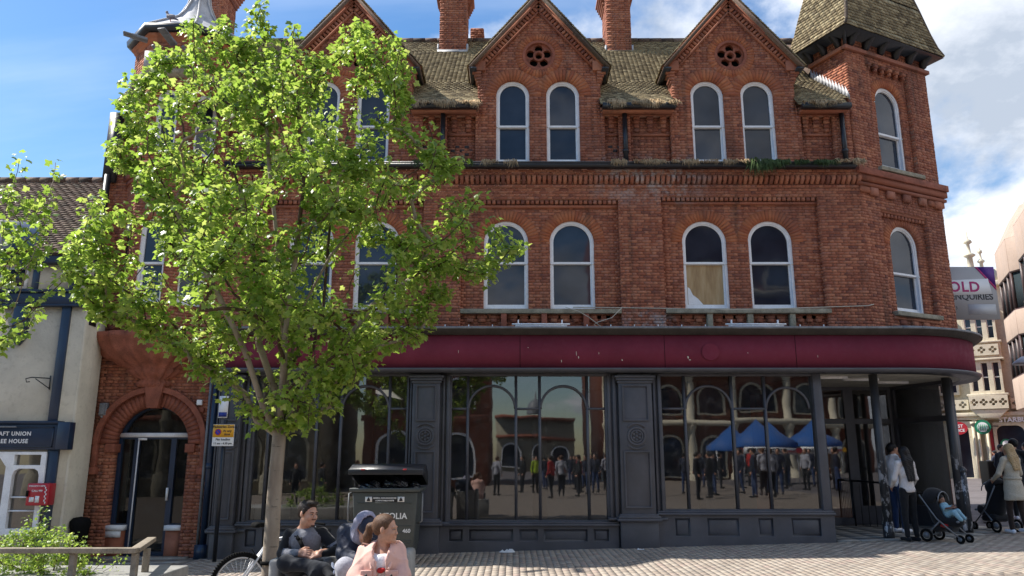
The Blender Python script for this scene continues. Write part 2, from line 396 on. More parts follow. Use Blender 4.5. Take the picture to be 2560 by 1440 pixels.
# ------------------------------------------------------------------ the brick building
Y0 = 14.7
B = empty('corner_building', 'long red brick building with pointed gables above an empty charcoal shopfront and maroon fascia', 'building', (0, Y0, -.03))
F0 = frame(0, Y0, 1, 0)
CH = .0612; BL = .178; BH = .0845; JT = .0065
brC, brA, brB, brD, cand, moC, moA, moB, moD = [], [], [], [], [], [], [], [], []
def sub(iv, a, b):
    o = []
    for x, y in iv:
        if b <= x or a >= y: o.append((x, y))
        else:
            if a > x: o.append((x, a))
            if b < y: o.append((b, y))
    return o
def arch_cut(iv, z, c, z0, zs, hw, ring=.12):
    if z < z0-.01 or z > zs+hw+ring: return iv
    h = hw if z < zs else math.sqrt(max(0, (hw+ring)**2-(z-zs)**2))
    return sub(iv, c-h, c+h)
def brickwork(fr, z0, z1, ivf, d, thick=.16, single=False, jit=.0022):
    O, u, n = fr
    k0 = int(round(z0/CH)); k1 = int(round(z1/CH))
    for k in range(k0, k1):
        za = k*CH; zc = za+CH/2
        for (a, b) in ivf(zc):
            if b-a < .02: continue
            c = O+u*(a+b)/2+n*(d-.006-(thick-.009)/2)
            moC.append((c.x, c.y, zc)); moA.append(tuple(u*max(.004, (b-a)/2-.004))); moB.append(tuple(n*(thick-.009)/2)); moD.append((0, 0, CH/2))
            # Flemish-like bond on a global grid
            per = BL+BH+2*JT; off = (k % 2)*per/2+.013*((k*7) % 5)/5
            s = math.floor((a-off)/per)*per+off
            x = s; st = True
            while x < b:
                L = BL if st else BH
                p, q = max(x, a), min(x+L, b)
                if q-p > .006:
                    dj = random.gauss(0, jit); cc = O+u*(p+q)/2+n*(d+dj-thick/2+.004)
                    hh = (CH-JT)/2*random.uniform(.93, 1.03)
                    if single and st and q-p > BL-.001: cand.append((cc, u, n, thick/2, zc))
                    else:
                        brC.append((cc.x, cc.y, zc)); brA.append(tuple(u*(q-p)/2)); brB.append(tuple(n*thick/2)); brD.append((0, 0, hh))
                x += L+JT; st = not st
def arch_ring(mb, fr, c, zs, r0, r1, d, a0=0, a1=PI, depth=.12, w=.068):
    O, u, n = fr; rm = (r0+r1)/2; cnt = max(5, int((a1-a0)*r0/ (w*.78)))
    for i in range(cnt):
        th = a0+(a1-a0)*(i+.5)/cnt; ta = (a1-a0)/cnt
        hw0 = r0*ta/2-.003; hw1 = r1*ta/2-.003
        pts = []
        for (t, r) in ((-hw0, r0), (hw0, r0), (hw1, r1), (-hw1, r1)):
            pts.append((c+r*math.cos(th)-t*math.sin(th), zs+r*math.sin(th)+t*math.cos(th)))
        dd = d+random.gauss(.004, .0015)
        mb.prism(pts, fr, d-depth, dd)
def outline(c, z0, zs, hw, n=20):
    return [(c-hw, z0), (c+hw, z0)]+[(c+hw*math.cos(PI*i/n), zs+hw*math.sin(PI*i/n)) for i in range(n+1)]
def window(fr, c, z0, zs, hw, d, parent, mid=None, board=False, dirty=False, label=None):
    """arched sash window: frame > sash bars, two panes"""
    mid = mid if mid else z0+(zs+hw-z0)*.47
    o1 = outline(c, z0, zs, hw); t = .045; s = .052
    f = shape_mesh('window', [o1, outline(c, z0+.04, zs, hw-t)], .09, M['white'], fr, d+.01, parent, bevel=.004)
    if label: f['label'] = label
    if board:
        mm = MB(); q = fr[0]+fr[1]*(c-hw+.09)+fr[2]*(d-.03); zz = z0+.12
        mm.add([q+Vector(v) for v in ((0, 0, zz), (.30, 0, zz), (.20, -.004, zz+.12), (.10, 0, zz+.20), (.04, -.006, zz+.33), (0, 0, zz+.36))], [(0, 1, 2, 3, 4, 5)]); mm.build('plastic_sheet', M['white'], f)
    lo = [(c-hw+t+.001, z0+.04), (c+hw-t-.001, z0+.04), (c+hw-t-.001, mid+.018), (c-hw+t+.001, mid+.018)]
    li = [(c-hw+t+s*.6, z0+.115), (c+hw-t-s*.6, z0+.115), (c+hw-t-s*.6, mid-.018), (c-hw+t+s*.6, mid-.018)]
    shape_mesh('lower_sash', [lo, li], .04, M['white'], fr, d-.035, f)
    up = outline(c, mid-.012, zs, hw-t-.001); ui = outline(c, mid+.03, zs, hw-t-s*.55)
    shape_mesh('upper_sash', [up, ui], .04, M['white'], fr, d+.012, f)
    tl = random.uniform(-.012, .012)
    for nm, pts, dd in (('lower_pane', li, d-.045), ('upper_pane', ui, d+.0)):
        m = MB(); O, u, n = fr; tl = random.uniform(-.008, .008); t2 = random.uniform(-.01, .01)
        ex = .01
        q = [((a-c)*1.03+c, z) for a, z in pts]
        vs = [O+u*a+n*(dd+(a-c)*tl+(z-z0)*t2*.3)+Vector((0, 0, z)) for a, z in q]
        m.add(vs, [tuple(range(len(vs)))])
        mat = M['glass']
        if nm == 'lower_pane' and board: mat = M['ply']
        m.build(nm, mat, f)
    m = MB()
    for sx in (-1, 1): m.fbox(fr, c+sx*(hw-.02)-.018, c+sx*(hw-.02)+.018, d+.05, d+.075, mid-.03, mid+.0)
    m.build('sash_horn', M['white'], f)
    return f
def ply():
    m, t, p = new_mat('plywood_board'); n = noise(t, 2.2, 5, .6, sc=(5, 5, .8)); c = ramp(t, n, [(.3, (.30, .19, .09)), (.5, (.42, .28, .14)), (.7, (.5, .37, .2))])
    t.links.new(c, p.inputs['Base Color']); p.inputs['Roughness'].default_value = .25; return m
M['ply'] = ply()

rings = MB(); stones = MB()
# --- first floor
GC = (-3.4, .57, 4.65)                      # gable centres
PAN = ((-4.97, -1.79, 6.73), (-1.02, 2.16, 6.73), (3.03, 6.22, 6.80))
WIN1 = []
for c in (-3.39, .545, 4.555):
    WIN1 += [(c-.665, 4.475, 5.86, .445), (c+.665, 4.475, 5.86, .445)]
XL, XR = -6.1, 7.1
def iv_pier(z):
    iv = [(XL, XR)]
    for a, b, t in PAN:
        if z < t: iv = sub(iv, a, b)
    return iv
def iv_panel(z):
    o = []
    for a, b, t in PAN:
        if z < t+.1:
            iv = [(a-.02, b+.02)]
            for w in WIN1: iv = arch_cut(iv, z, w[0], w[1], w[2], w[3])
            o += iv
    return o
brickwork(F0, 3.85, 7.0, iv_pier, 0, .2, single=True)
brickwork(F0, 3.85, 6.85, iv_panel, -.10, .14, single=True)
for i, w in enumerate(WIN1):
    arch_ring(rings, F0, w[0], w[2], w[3]+.005, w[3]+.225, -.094)
    window(F0, w[0], w[1], w[2], w[3], -.20, B, mid=5.43, board=(i == 4), label=('white sash window with a plywood board behind its lower pane' if i == 4 else None))
# moulded heads of the panels, sill bands, brackets and dentils
tr = MB()
for a, b, t in PAN:
    x = a+.03
    while x < b-.08:
        stones.fbox(F0, x, x+.068, -.1, -.012, t-.085, t-.012); x += .098
    stones.fbox(F0, a, b, -.1, -.045, t-.155, t-.105)
sills = []
for i, (a, b, t) in enumerate(PAN):
    s = MB(); s.fbox(F0, a+.001, b-.001 if i < 2 else b+.06, -.1, .045 if i == 2 else .02, 4.375, 4.465)
    sills.append(s.build('sill_band', M['sill'], B, bevel=.006))
    k = MB()
    for q in (.27, .52, .78):
        x = a+(b-a)*q; k = MB(); k.fbox(F0, x-.055, x+.055, -.1, .01, 4.02, 4.372); k.build('sill_bracket', M['sill'] if i == 2 else M['terra'], B, bevel=.006)
    for q in (.0, .27, .52, .78):
        e = {0.: .27, .27: .52, .52: .78, .78: 1.}[q]; x0 = a+(b-a)*q+.08; x1 = a+(b-a)*e-.08
        n = 3 if x1-x0 < .8 else 3
        for j in range(n):
            x = x0+(x1-x0)*(j+.5)/n
            stones.fbox(F0, x-.06, x+.06, -.1, -.055, 4.21, 4.28)
            stones.fbox(F0, x-.13, x+.13, -.1, -.072, 4.285, 4.345)
# --- main cornice
brickwork(F0, 6.98, 7.04, lambda z: [(XL, 7.08)], .03, .2)
x = XL
dent = MB()
while x < 7.05:
    m = MB()
    O, u, n = F0
    # splayed brick dentil
    dent.add([(x, Y0-.03, 7.215), (x+.075, Y0-.03, 7.215), (x+.075, Y0-.13, 7.215), (x, Y0-.13, 7.215), (x+.008, Y0-.03, 7.05), (x+.067, Y0-.03, 7.05), (x+.06, Y0-.07, 7.06), (x+.015, Y0-.07, 7.06),
              (x, Y0-.13, 7.14), (x+.075, Y0-.13, 7.14)],
             [(0, 1, 2, 3), (4, 7, 6, 5), (3, 2, 9, 8), (8, 9, 6, 7), (0, 3, 8, 7, 4), (1, 5, 6, 9, 2)]); x += .105
dent.build('dentil_course', M['brick'], B, kind='stuff')
brickwork(F0, 7.04, 7.22, lambda z: [(XL, XR)], -.01, .18)
brickwork(F0, 7.22, 7.35, lambda z: [(XL, XR)], .11, .3)
g = MB()
g.box(XL+.3, 6.95, Y0-.30, Y0-.14, 7.33, 7.42); g.box(XL+.3, 6.95, Y0-.31, Y0-.29, 7.40, 7.435)
g.build('cornice_gutter', M['iron'], B)
# --- second floor
WIN2 = []
for c in GC:
    cc = c-.03
    WIN2 += [(cc-.525, 7.535, 9.03, .345), (cc+.525, 7.535, 9.03, .345)]
GZ0, GZ1, GHW = 9.72, 11.32, 1.40
def iv_gab(z):
    o = []
    for c in GC:
        if z < 9.28: h = 1.285
        elif z < GZ0: h = 1.285+.028*(1+int((z-9.28)/CH/1.6))
        else: h = max(0, GHW*(GZ1-z)/(GZ1-GZ0))
        iv = [(c-h, c+h)]
        for w in WIN2: iv = arch_cut(iv, z, *w)
        dz = z-9.96
        if abs(dz) < .40: q = math.sqrt(.40**2-dz*dz); iv = sub(iv, c-q, c+q)
        o += iv
    return o
brickwork(F0, 7.35, 11.32, iv_gab, 0, .22, single=True)
def iv_between(z):
    iv = [(XL, 7.05)]
    for c in GC: iv = sub(iv, c-1.28, c+1.28)
    return iv
RECS = [(-5.9, -5.0), (-1.86, -1.5), (-1.36, -.76), (1.93, 2.22), (2.46, 3.3), (6.02, 6.68)]
def iv_bt0(z):
    iv = iv_between(z)
    if z < 8.58:
        for a, b in RECS: iv = sub(iv, a, b)
    return iv
def iv_bt1(z): return [r for r in RECS] if z < 8.66 else []
brickwork(F0, 7.35, 8.75, iv_bt0, 0, .2)
brickwork(F0, 7.35, 8.66, iv_bt1, -.10, .12)
for a, b in RECS:                            # little corbelled pillars and the ledge under them
    n = max(1, int(round((b-a)/.25)))
    for j in range(n):
        x = a+(b-a)*(j+.5)/n if n > 1 else (a+b)/2
        for q in range(4):
            stones.fbox(F0, x-.05-.004*q, x+.05+.004*q, -.1, -.06+.018*q, 8.24+q*.087, 8.24+q*.087+.075)
    stones.fbox(F0, a, b, -.1, -.06, 8.15, 8.195)
blk = MB()
for (x0, rows) in ((-1.28, [(1, 3), (0, 2, 4), (1, 3)]), (2.0, [(0, 2), (1,), (0, 2)]), (-1.86, [(0, 2), (1,), (0, 2)])):
    for r, row in enumerate(rows):
        for q in row:
            if x0 < -1.8 and q > 2: continue
            blk.fbox(F0, x0+q*.098, x0+q*.098+.09, -.11, -.096, 7.72+r*CH*1.3, 7.72+r*CH*1.3+.062)
blk.build('black_brick_pattern', M['brick_dark'], B, kind='stuff')
for i, w in enumerate(WIN2):
    arch_ring(rings, F0, w[0], w[2], w[3]+.005, w[3]+.25, .006)
    window(F0, w[0], w[1], w[2], w[3], -.12, B, mid=8.36)
    s = MB(); s.fbox(F0, w[0]-.42, w[0]+.42, -.1, .05, 7.46, 7.53); s.build('window_sill', M['sill'], B, bevel=.006)
# --- gable trimmings
for c in GC:
    arch_ring(rings, F0, c, 9.96, .345, .50, .006, 0, 2*PI)
    # terracotta rose window
    cz = 9.96
    sp = [circ(c, cz, .34, 48)]
    for q in range(5):
        th = PI/2+2*PI*q/5; sp.append(circ(c+.185*math.cos(th), cz+.185*math.sin(th), .092, 20))
    sp.append(circ(c, cz, .07, 24))
    rw = shape_mesh('rose_window', sp, .08, M['terra'], F0, -.10, B, bevel=.006)
    shape_mesh('ring_moulding', [circ(c, cz, .115, 28), circ(c, cz, .082, 28)], .05, M['terra'], F0, -.05, rw, bevel=.006)
    shape_mesh('rim_moulding', [circ(c, cz, .342, 48), circ(c, cz, .295, 48)], .09, M['terra'], F0, -.04, rw, bevel=.008)
    m = MB(); m.add([F0[0]+F0[1]*a+F0[2]*-.17+Vector((0, 0, z)) for a, z in circ(c, cz, .34, 24)], [tuple(range(24))]); m.build('black_backing_disc', M['black'], rw)  # black disc behind the tracery: shade of the holes put into colour
    L = math.hypot(GHW, GZ1-GZ0); 
    for s in (-1, 1):
        up = Vector((-s*GHW, 0, GZ1-GZ0))/L; nrm = Vector((s*(GZ1-GZ0), 0, GHW))/L   # along and outward of the slope
        base = Vector((c+s*GHW, Y0, GZ0))
        def rake(mb, t0, t1, w0, w1, d0, d1):
            p = base+up*(t0+t1)/2+nrm*(w0+w1)/2; p.y = Y0-(d0+d1)/2
            mb.boxes([tuple(p)], [tuple(up*(t1-t0)/2)], [(0, (d1-d0)/2, 0)], [tuple(nrm*(w1-w0)/2)])
        rk = MB()
        rake(rk, -.12, L+.05, -.05, .03, -.02, .13); rake(rk, -.0, L-.02, -.095, -.052, -.02, .10); rake(rk, .1, L-.12, -.25, -.215, -.02, .06)
        rk.build('raking_course', M['brick'], B)
        t = .05
        while t < L-.16:
            rake(stones, t, t+.055, -.205, -.105, -.02, .07); t += .088
    for s in (-1, 1):      # kneeler brackets
        for q in range(4):
            a0, a1 = sorted((c+s*1.22, c+s*(1.30+.035*q)))
            stones.fbox(F0, a0, a1, 0, .012+.016*q, 9.32+q*.062, 9.32+q*.062+.055)
        a0, a1 = sorted((c+s*1.13, c+s*1.42))
        m = MB(); m.fbox(F0, a0, a1, -.02, .075, 9.575, 9.80); m.build('kneeler', M['brick'], B, bevel=.004)
rings.build('arch_bricks', M['brick_o'], B, kind='stuff')
stones.build('corbel_bricks', M['brick'], B, kind='stuff')
# dormer cheeks
for c in GC:
    for s in (-1, 1):
        fr = frame(c+s*1.285, Y0, 0, s); 
        fr = (Vector((c+s*1.285, Y0, 0)), Vector((0, 1, 0)), Vector((s, 0, 0)))
        brickwork(fr, 8.6, 9.75, lambda z: [(.02, min(1.3, max(.1, (z-8.7)/1.06+.1)))], 0, .12)

# --- octagonal turret
T = Vector((-7.02, 15.3, 0)); AP = 1.0
def oct_frames(ap):
    out = []
    for k in range(-3, 4):
        th = k*PI/4; n = Vector((math.sin(th), -math.cos(th), 0)); u = Vector((math.cos(th), math.sin(th), 0))
        out.append((T+n*ap, u, n))
    return out
ohw = AP*math.tan(PI/8)
TWIN = [(0, 4.5, 5.95, .26), (0, 7.6, 8.75, .22)]
trg = MB(); ts = MB()
for k, fr in enumerate(oct_frames(AP)):
    def ivt(z):
        iv = [(-ohw-.02, ohw+.02)]
        for w in TWIN: iv = arch_cut(iv, z, *w, ring=.07)
        return iv
    brickwork(fr, 3.85, 9.3, ivt, 0, .14)
    for w in TWIN:
        arch_ring(trg, fr, w[0], w[2], w[3]+.004, w[3]+.13, .004)
        window(fr, *w, -.10, B)
        ts.fbox(fr, w[0]-w[3]-.05, w[0]+w[3]+.05, -.1, .04, w[1]-.07, w[1]-.005)
    brickwork(fr, 9.35, 10.05, lambda z: [(-ohw-.03, ohw+.03)], .06, .16)
    for q, (z0, z1, d) in enumerate(((7.02, 7.10, .04), (7.12, 7.25, .08), (7.27, 7.36, .12), (4.02, 4.1, .05))):
        ts.fbox(fr, -ohw-d*.41, ohw+d*.41, -.05, d, z0, z1)
    h = ohw+.11*.41
trg.build('arch_bricks', M['brick_o'], B, kind='stuff'); ts.build('string_course', M['terra'], B, kind='stuff')
def octring(name, mat, prof, a0=PI/8):
    m = MB(); m.lathe(T, prof, 8, a0=a0, a1=a0+2*PI); return m.build(name, mat, B)
cs = 1/math.cos(PI/8)
octring('turret_ledge', M['sill'], [(1.0*cs, 9.22), (1.10*cs, 9.27), (1.14*cs, 9.36), (1.05*cs, 9.38)])
octring('turret_cornice', M['brick_o'], [(1.06*cs, 10.0), (1.10*cs, 10.04), (1.10*cs, 10.10), (1.15*cs, 10.12), (1.15*cs, 10.17), (1.0*cs, 10.19)])
octring('turret_gutter', M['iron'], [(1.15*cs, 10.18), (1.24*cs, 10.20), (1.26*cs, 10.32), (1.2*cs, 10.33), (1.0, 10.33)])
m = MB(); m.lathe(T, [(1.2*cs, 10.33), (1.05, 10.52), (.8, 10.72), (.55, 10.93), (.38, 11.18), (.24, 11.5), (.17, 11.9), (.13, 12.6), (.1, 13.6), (.02, 13.7)], 8, a0=PI/8, a1=PI/8+2*PI)
m.build('spirelet', M['leadpale'], B)
for k in range(8):
    th = PI/8+k*PI/4; m = MB()
    m.tube([T+Vector((math.cos(th)*r, math.sin(th)*r, z)) for r, z in ((1.28, 10.36), (1.05, 10.55), (.8, 10.75), (.55, 10.96), (.38, 11.2), (.24, 11.52), (.17, 11.92), (.13, 12.6))], .022, 6)
    m.build('lead_roll', M['leadpale'], B)

# --- ground floor brick bay with the arched doorway (left)
FD = frame(0, Y0-.06, 1, 0)
DC, DZS, DHW = -6.81, 1.86, .70
def iv_door(z):
    iv = [(-8.4, -5.56)]
    if z < DZS: return sub(iv, DC-DHW-.0, DC+DHW+.0)
    return arch_cut(iv, z, DC, 0, DZS, DHW, .2)
brickwork(FD, -.31, 3.92, iv_door, 0, .25, single=True)
dr = MB(); arch_ring(dr, FD, DC, DZS, DHW, DHW+.27, .02, depth=.25, w=.09); dr.build('door_arch', M['terra'], B)
def ringband(name, mat, fr, c, zs, r0, r1, d0, d1, a0=0, a1=PI, n=36):
    pts = circ(c, zs, r1, n, a0, a1, False)+circ(c, zs, r0, n, a0, a1, False)[::-1]
    return shape_mesh(name, [pts], d1-d0, mat, fr, (d0+d1)/2, B, bevel=.008)
ringband('hood_mould', M['terra'], FD, DC, DZS, DHW+.272, DHW+.36, 0, .09)
for s in (-1, 1):
    m = MB(); m.fbox(FD, DC+s*(DHW+.315)-.045, DC+s*(DHW+.315)+.045, -.02, .09, 1.42, DZS); m.fbox(FD, DC+s*(DHW+.315)-.075, DC+s*(DHW+.315)+.075, -.02, .12, 1.30, 1.43)
    m.build('hood_stop', M['terra'], B, bevel=.01)
for s in (-1, 1):
    m = MB(); a0, a1 = sorted((DC+s*(DHW-.04), DC+s*(DHW+.14))); m.fbox(FD, a0, a1, -.2, .05, 1.70, 1.86); m.build('impost', M['terra'], B, bevel=.008)
m = MB(); m.prism([(DC-.10, 2.52), (DC+.10, 2.52), (DC+.19, 2.99), (DC-.19, 2.99)], FD, -.1, .13); m.build('keystone', M['terra'], B, bevel=.01)
# ribbed shell corbel carrying the turret
m = MB()
prof = [(.18, 2.9), (.30, 2.93), (.33, 3.0), (.26, 3.06), (.40, 3.12), (.52, 3.22), (.50, 3.26), (.72, 3.36), (.98, 3.5), (1.13, 3.66), (1.2, 3.8), (1.24, 3.83), (1.24, 3.93), (1.1, 3.95)]
m.lathe((DC-.06, Y0-.05, 0), prof, 96, sy=.52, a0=PI, a1=2*PI, rib=18, ribd=.06)
m.build('shell_corbel', M['terra'], B, smooth=True)
# glazed door and its fanlight
m = MB(); FG = frame(0, Y0+.16, 1, 0)
dg = shape_mesh('door_frame', [[(DC-DHW-.02, -.3), (DC+DHW+.02, -.3), (DC+DHW+.02, 1.86)]+circ(DC, DZS, DHW+.02, 24, 0, PI, False)+[(DC-DHW-.02, 1.86)],
    circ(DC, 2.075, .62, 20, .04, PI-.04, False) if False else [(DC-.6, 2.08), (DC+.6, 2.08)]+circ(DC, 1.92, .61, 18, .27, PI-.27, False),
    [(DC-.63, .4), (DC-.40, .4), (DC-.40, 1.95), (DC-.63, 1.95)], [(DC-.30, -.1), (DC+.30, -.1), (DC+.30, 1.95), (DC-.30, 1.95)], [(DC+.40, .4), (DC+.63, .4), (DC+.63, 1.95), (DC+.40, 1.95)]], .07, M['navy'], FG, 0, B)
dg['label'] = 'navy framed glazed door under the round arch'
m = MB(); m.fbox(FG, DC-.70, DC+.70, .0, .06, 1.985, 2.065); m.build('transom', M['white'], dg)
m = MB(); m.fbox(FG, DC-.33, DC-.31, .036, .05, -.12, 1.94); m.build('door_edge_strip', M['white'], dg)
m = MB(); m.fbox(FG, DC-.33, DC-.17, .036, .06, 1.93, 1.97); m.build('door_closer', M['white'], dg)
m = MB(); m.fbox(FG, DC+.30, DC+.335, .036, .08, .82, 1.05); m.build('door_handle', M['white'], dg)
m = MB(); m.pane(FG, DC-.7, DC+.7, -.3, 2.56, -.02); m.build('door_glass', M['glass_door'], dg)
m = MB(); m.pane(FG, DC-.75, DC+.75, -.3, 2.6, -.5); m.build('black_hall_sheet', M['black'], dg)  # flat black sheet; its colour stands in for the shade of the hall
for s in (-1, 1):
    m = MB(); a0, a1 = sorted((DC+s*.38, DC+s*.72)); m.fbox(FG, a0, a1, .0, .2, .29, .38); m.build('white_ledge', M['white'], dg)
    m = MB(); m.fbox(FG, a0+.02, a1-.02, .0, .16, -.3, .285)
    m.build('brick_upstand', M['brick'], dg)
m = MB(); m.fbox(FG, DC-.70, DC-.42, .162, .185, .17, .285); m.build('letter_plate', M['white'], dg)
m = MB(); m.fbox(FD, DC-.9, DC+.9, -.1, .18, -.35, -.16); m.build('door_step', M['slab'], B)
sign_lamp = MB(); sign_lamp.fbox(FD, -7.82, -7.68, 0, .1, 2.38, 2.62); sign_lamp.fbox(FD, -7.80, -7.70, .1, .14, 2.40, 2.60); sign_lamp.fbox(FD, -7.77, -7.73, .0, .12, 2.34, 2.38)
sign_lamp.build('bulkhead_lamp', M['lead'], B, bevel=.01)
m = MB(); m.fbox(FD, -6.0, -5.9, 0, .06, 2.58, 2.68); m.build('door_sensor', M['white'], B, bevel=.006)
m = MB(); m.fbox(FD, -5.96, -5.86, 0, .04, 2.44, 2.54); m.build('terracotta_boss', M['terra'], B, bevel=.01)

# --- lay the bricks: 300 nearest full bricks singly, the rest as one mesh
cam_p = Vector((0, 0, 1.6))
cand.sort(key=lambda c: (Vector((c[0].x, c[0].y, c[4]))-cam_p).length if c[0].x > -1.0 or c[0].x < -5.5 else 99)
me = None
for (cc, u, n, th, zc) in cand[:300]:
    if me is None:
        m = MB(); m.boxes([(0, 0, 0)], [(BL/2, 0, 0)], [(0, .07, 0)], [(0, 0, (CH-JT)/2)]); o = m.build('brick', M['brick'], origin=Vector((0, 0, 0))); me = o.data; o.parent = B
    else: o = link('brick', me, B)
    q = cc+n*(th-.07); o.location = Vector((q.x, q.y, zc))-worldloc(B)
    o.rotation_euler = (0, random.gauss(0, .004), math.atan2(u.y, u.x))
for (cc, u, n, th, zc) in cand[300:]:
    brC.append((cc.x, cc.y, zc)); brA.append(tuple(u*BL/2)); brB.append(tuple(n*th)); brD.append((0, 0, (CH-JT)/2*random.uniform(.94, 1.03)))
# --- corner tower, set askew on the right-hand corner
K = Vector((7.1, 14.7, 0)); TU = Vector((.899, .438, 0)).normalized(); TW = Vector((-TU.y, TU.x, 0))
TWD, TDP = 2.55, .95
FT = (K, TU, Vector((TU.y, -TU.x, 0)))
FL = (K+TW*TDP, -TW, Vector((-TU.x, -TU.y, 0)))       # sunlit left face, a runs towards the corner
FR = (K+TU*TWD, TW, TU.copy())
TW1 = (1.28, 4.5, 5.92, .43); TW2 = (1.28, 7.62, 9.13, .40)
REC1 = (.55, 1.98, 6.62); REC2 = (.66, 1.92, 9.98)
def iv_t0(z):
    iv = [(0, TWD)]
    if 4.4 < z < REC1[2]: iv = sub(iv, REC1[0], REC1[1])
    if 7.42 < z < REC2[2]: iv = sub(iv, REC2[0], REC2[1])
    return iv
def iv_t1(z):
    r = REC1 if z < 7 else REC2
    if not ((4.3 < z < 6.7) or (7.3 < z < 10.05)): return []
    iv = [(r[0]-.02, r[1]+.02)]
    for w in (TW1, TW2): iv = arch_cut(iv, z, *w)
    return iv
brickwork(FT, 3.85, 10.7, iv_t0, 0, .18); brickwork(FT, 4.3, 10.05, iv_t1, -.09, .12)
brickwork(FL, 7.0, 10.7, lambda z: [(0, TDP)], 0, .15)
brickwork(FR, 3.85, 10.7, lambda z: [(0, TDP)], 0, .15)
# plain corner strip pilaster at the bend of the first floor
tw = MB(); tr_ = MB()
arch_ring(tr_, FT, TW1[0], TW1[2], TW1[3]+.005, TW1[3]+.2, -.084); arch_ring(tr_, FT, TW2[0], TW2[2], TW2[3]+.005, TW2[3]+.2, -.084)
tr_.build('arch_bricks', M['brick_o'], B, kind='stuff')
window(FT, *TW1, -.19, B, mid=5.32, label='white sash window on the lower stage of the corner tower')
window(FT, *TW2, -.19, B, mid=8.42, label='white sash window on the upper stage of the corner tower')
for (z, a0, a1) in ((4.38, .62, 2.0), (7.46, .62, 1.98)):
    m = MB(); m.fbox(FT, a0, a1, -.1, .10, z, z+.09); m.build('window_sill', M['sill'], B, bevel=.008)
for q in range(7): tw.fbox(FT, .68+q*.18, .77+q*.18, -.1, .06, 7.30, 7.44)
for q in range(3): tw.fbox(FT, .75+q*.34, .93+q*.34, -.02, .04, 4.20, 4.30); 
tw.fbox(FT, .6, 2.0, -.02, .03, 4.31, 4.36)
for q in range(6): tw.fbox(FT, .60+q*.22, .71+q*.22, -.06, .05, 9.86, 9.93); tw.fbox(FT, .63+q*.22, .68+q*.22, -.06, .03, 9.78, 9.86)
tw.fbox(FT, .55, 1.98, -.09, -.02, 6.56, 6.62)
for q in range(13): tw.fbox(FT, .58+q*.108, .645+q*.108, -.09, -.03, 6.48, 6.55)
for q in range(5): tw.fbox(FT, .25+q*.5, .47+q*.5, 0, .07, 6.86, 7.02)
tw.build('corbel_bricks', M['brick'], B, kind='stuff')
def band(name, mat, z0, z1, d):
    for fr, a0, a1 in ((FT, -d, TWD+d), (FL, -.0, TDP-.001), (FR, .001, TDP)):
        m = MB(); m.fbox(fr, a0, a1, -.05, d, z0, z1); m.build(name, mat, B, bevel=.004)
band('string_course', M['brick'], 10.10, 10.18, .07)
m = MB(); m.fbox(FT, -.12, TWD+.12, -.05, .13, 7.27, 7.41); m.build('string_course', M['terra'], B, bevel=.01)
m = MB(); m.fbox(FT, -.10, TWD+.10, -.05, .09, 7.14, 7.26); m.build('string_course', M['brick'], B)
m = MB(); m.fbox(FT, -.08, TWD+.08, -.05, .075, 7.04, 7.10); m.build('string_course', M['brick'], B)
for a0, a1 in ((-.02, .5), (2.05, TWD+.02)):
    m = MB(); m.fbox(FT, a0, a1, 0, .05, 6.9, 7.02); m.build('string_course', M['brick'], B)
# eaves brackets
def bracket(p, u, n, s=1.):
    m = MB(); w = .045
    poly = [(-.02, 10.18), (.10, 10.20), (.17, 10.30), (.30, 10.40), (.33, 10.50), (-.02, 10.55)]
    fr = (p, n, u); 
    m.prism(poly, (p, n, u), -w, w); m.build('eaves_bracket', M['iron'], B)
for q in range(6): bracket(K+TU*(.12+q*(TWD-.24)/5), TU, FT[2])
for q in range(3): bracket(K+TW*(.12+q*(TDP-.2)/2), TW, FL[2])
bracket(K, TU, (FT[2]+FL[2]).normalized())

# --- roofs
tlC, tlA, tlB, tlD, tcand = [], [], [], [], []
def tile_plane(P, along, up, L, ivf, row=.075, tw_=.10, single=False, lens=None, thick=.014):
    """P lower-left corner, along = horizontal unit vector, up = unit vector up the slope"""
    nrm = along.cross(up).normalized()
    rows = int(L/row)
    for r in range(rows):
        s = r*row
        for a, b in ivf(s):
            x = a+((r % 2)*tw_/2 if True else 0)-tw_
            while x < b:
                p, q = max(a, x), min(b, x+tw_-.003)
                if q-p > .02:
                    lift = random.uniform(.006, .011); j = random.gauss(0, .0015)
                    c = P+along*(p+q)/2+up*(s+row*.62+j)+nrm*(lift)
                    uu = (up-nrm*.17-along*random.gauss(0, .006)).normalized(); nn = along.cross(uu)
                    rec = (c, along*((q-p)/2), uu*(row*.74), nn*(thick/2))
                    if single and q-p > tw_-.007: tcand.append(rec)
                    tlC.append(tuple(c)); tlA.append(tuple(rec[1])); tlB.append(tuple(rec[2])); tlD.append(tuple(rec[3]))
                x += tw_
EY, EZ, RY, RZ = 14.46, 8.70, 17.5, 11.93
up = Vector((0, RY-EY, RZ-EZ)).normalized(); RL = math.hypot(RY-EY, RZ-EZ)
CHIM = [(-1.79, -1.13), (2.35, 2.95), (-7.5, -7.05)]
def iv_roof(s):
    p = Vector((0, EY, EZ))+up*s; iv = [(-8.25, 7.5)]
    for c in GC:
        if p.z < 9.7: h = 1.26
        else: h = max(0, 1.40*(GZ1-.03-p.z)/(GZ1-9.72))-.05
        if h > 0: iv = sub(iv, c-h, c+h)
    # tower
    if p.y > K.y:
        t = p.y-K.y; xl = K.x-t*.487 if t < .86 else K.x-.42+(t-.86)*.0
        iv = sub(iv, xl, 9)
    else: iv = sub(iv, 6.95, 9)
    for a, b in CHIM:
        if 16.95 < p.y: iv = sub(iv, a-.02, b+.02)
    return iv
tile_plane(Vector((0, EY, EZ)), Vector((1, 0, 0)), up, RL, iv_roof)
roof = MB(); n_ = up.cross(Vector((1, 0, 0)))*-1
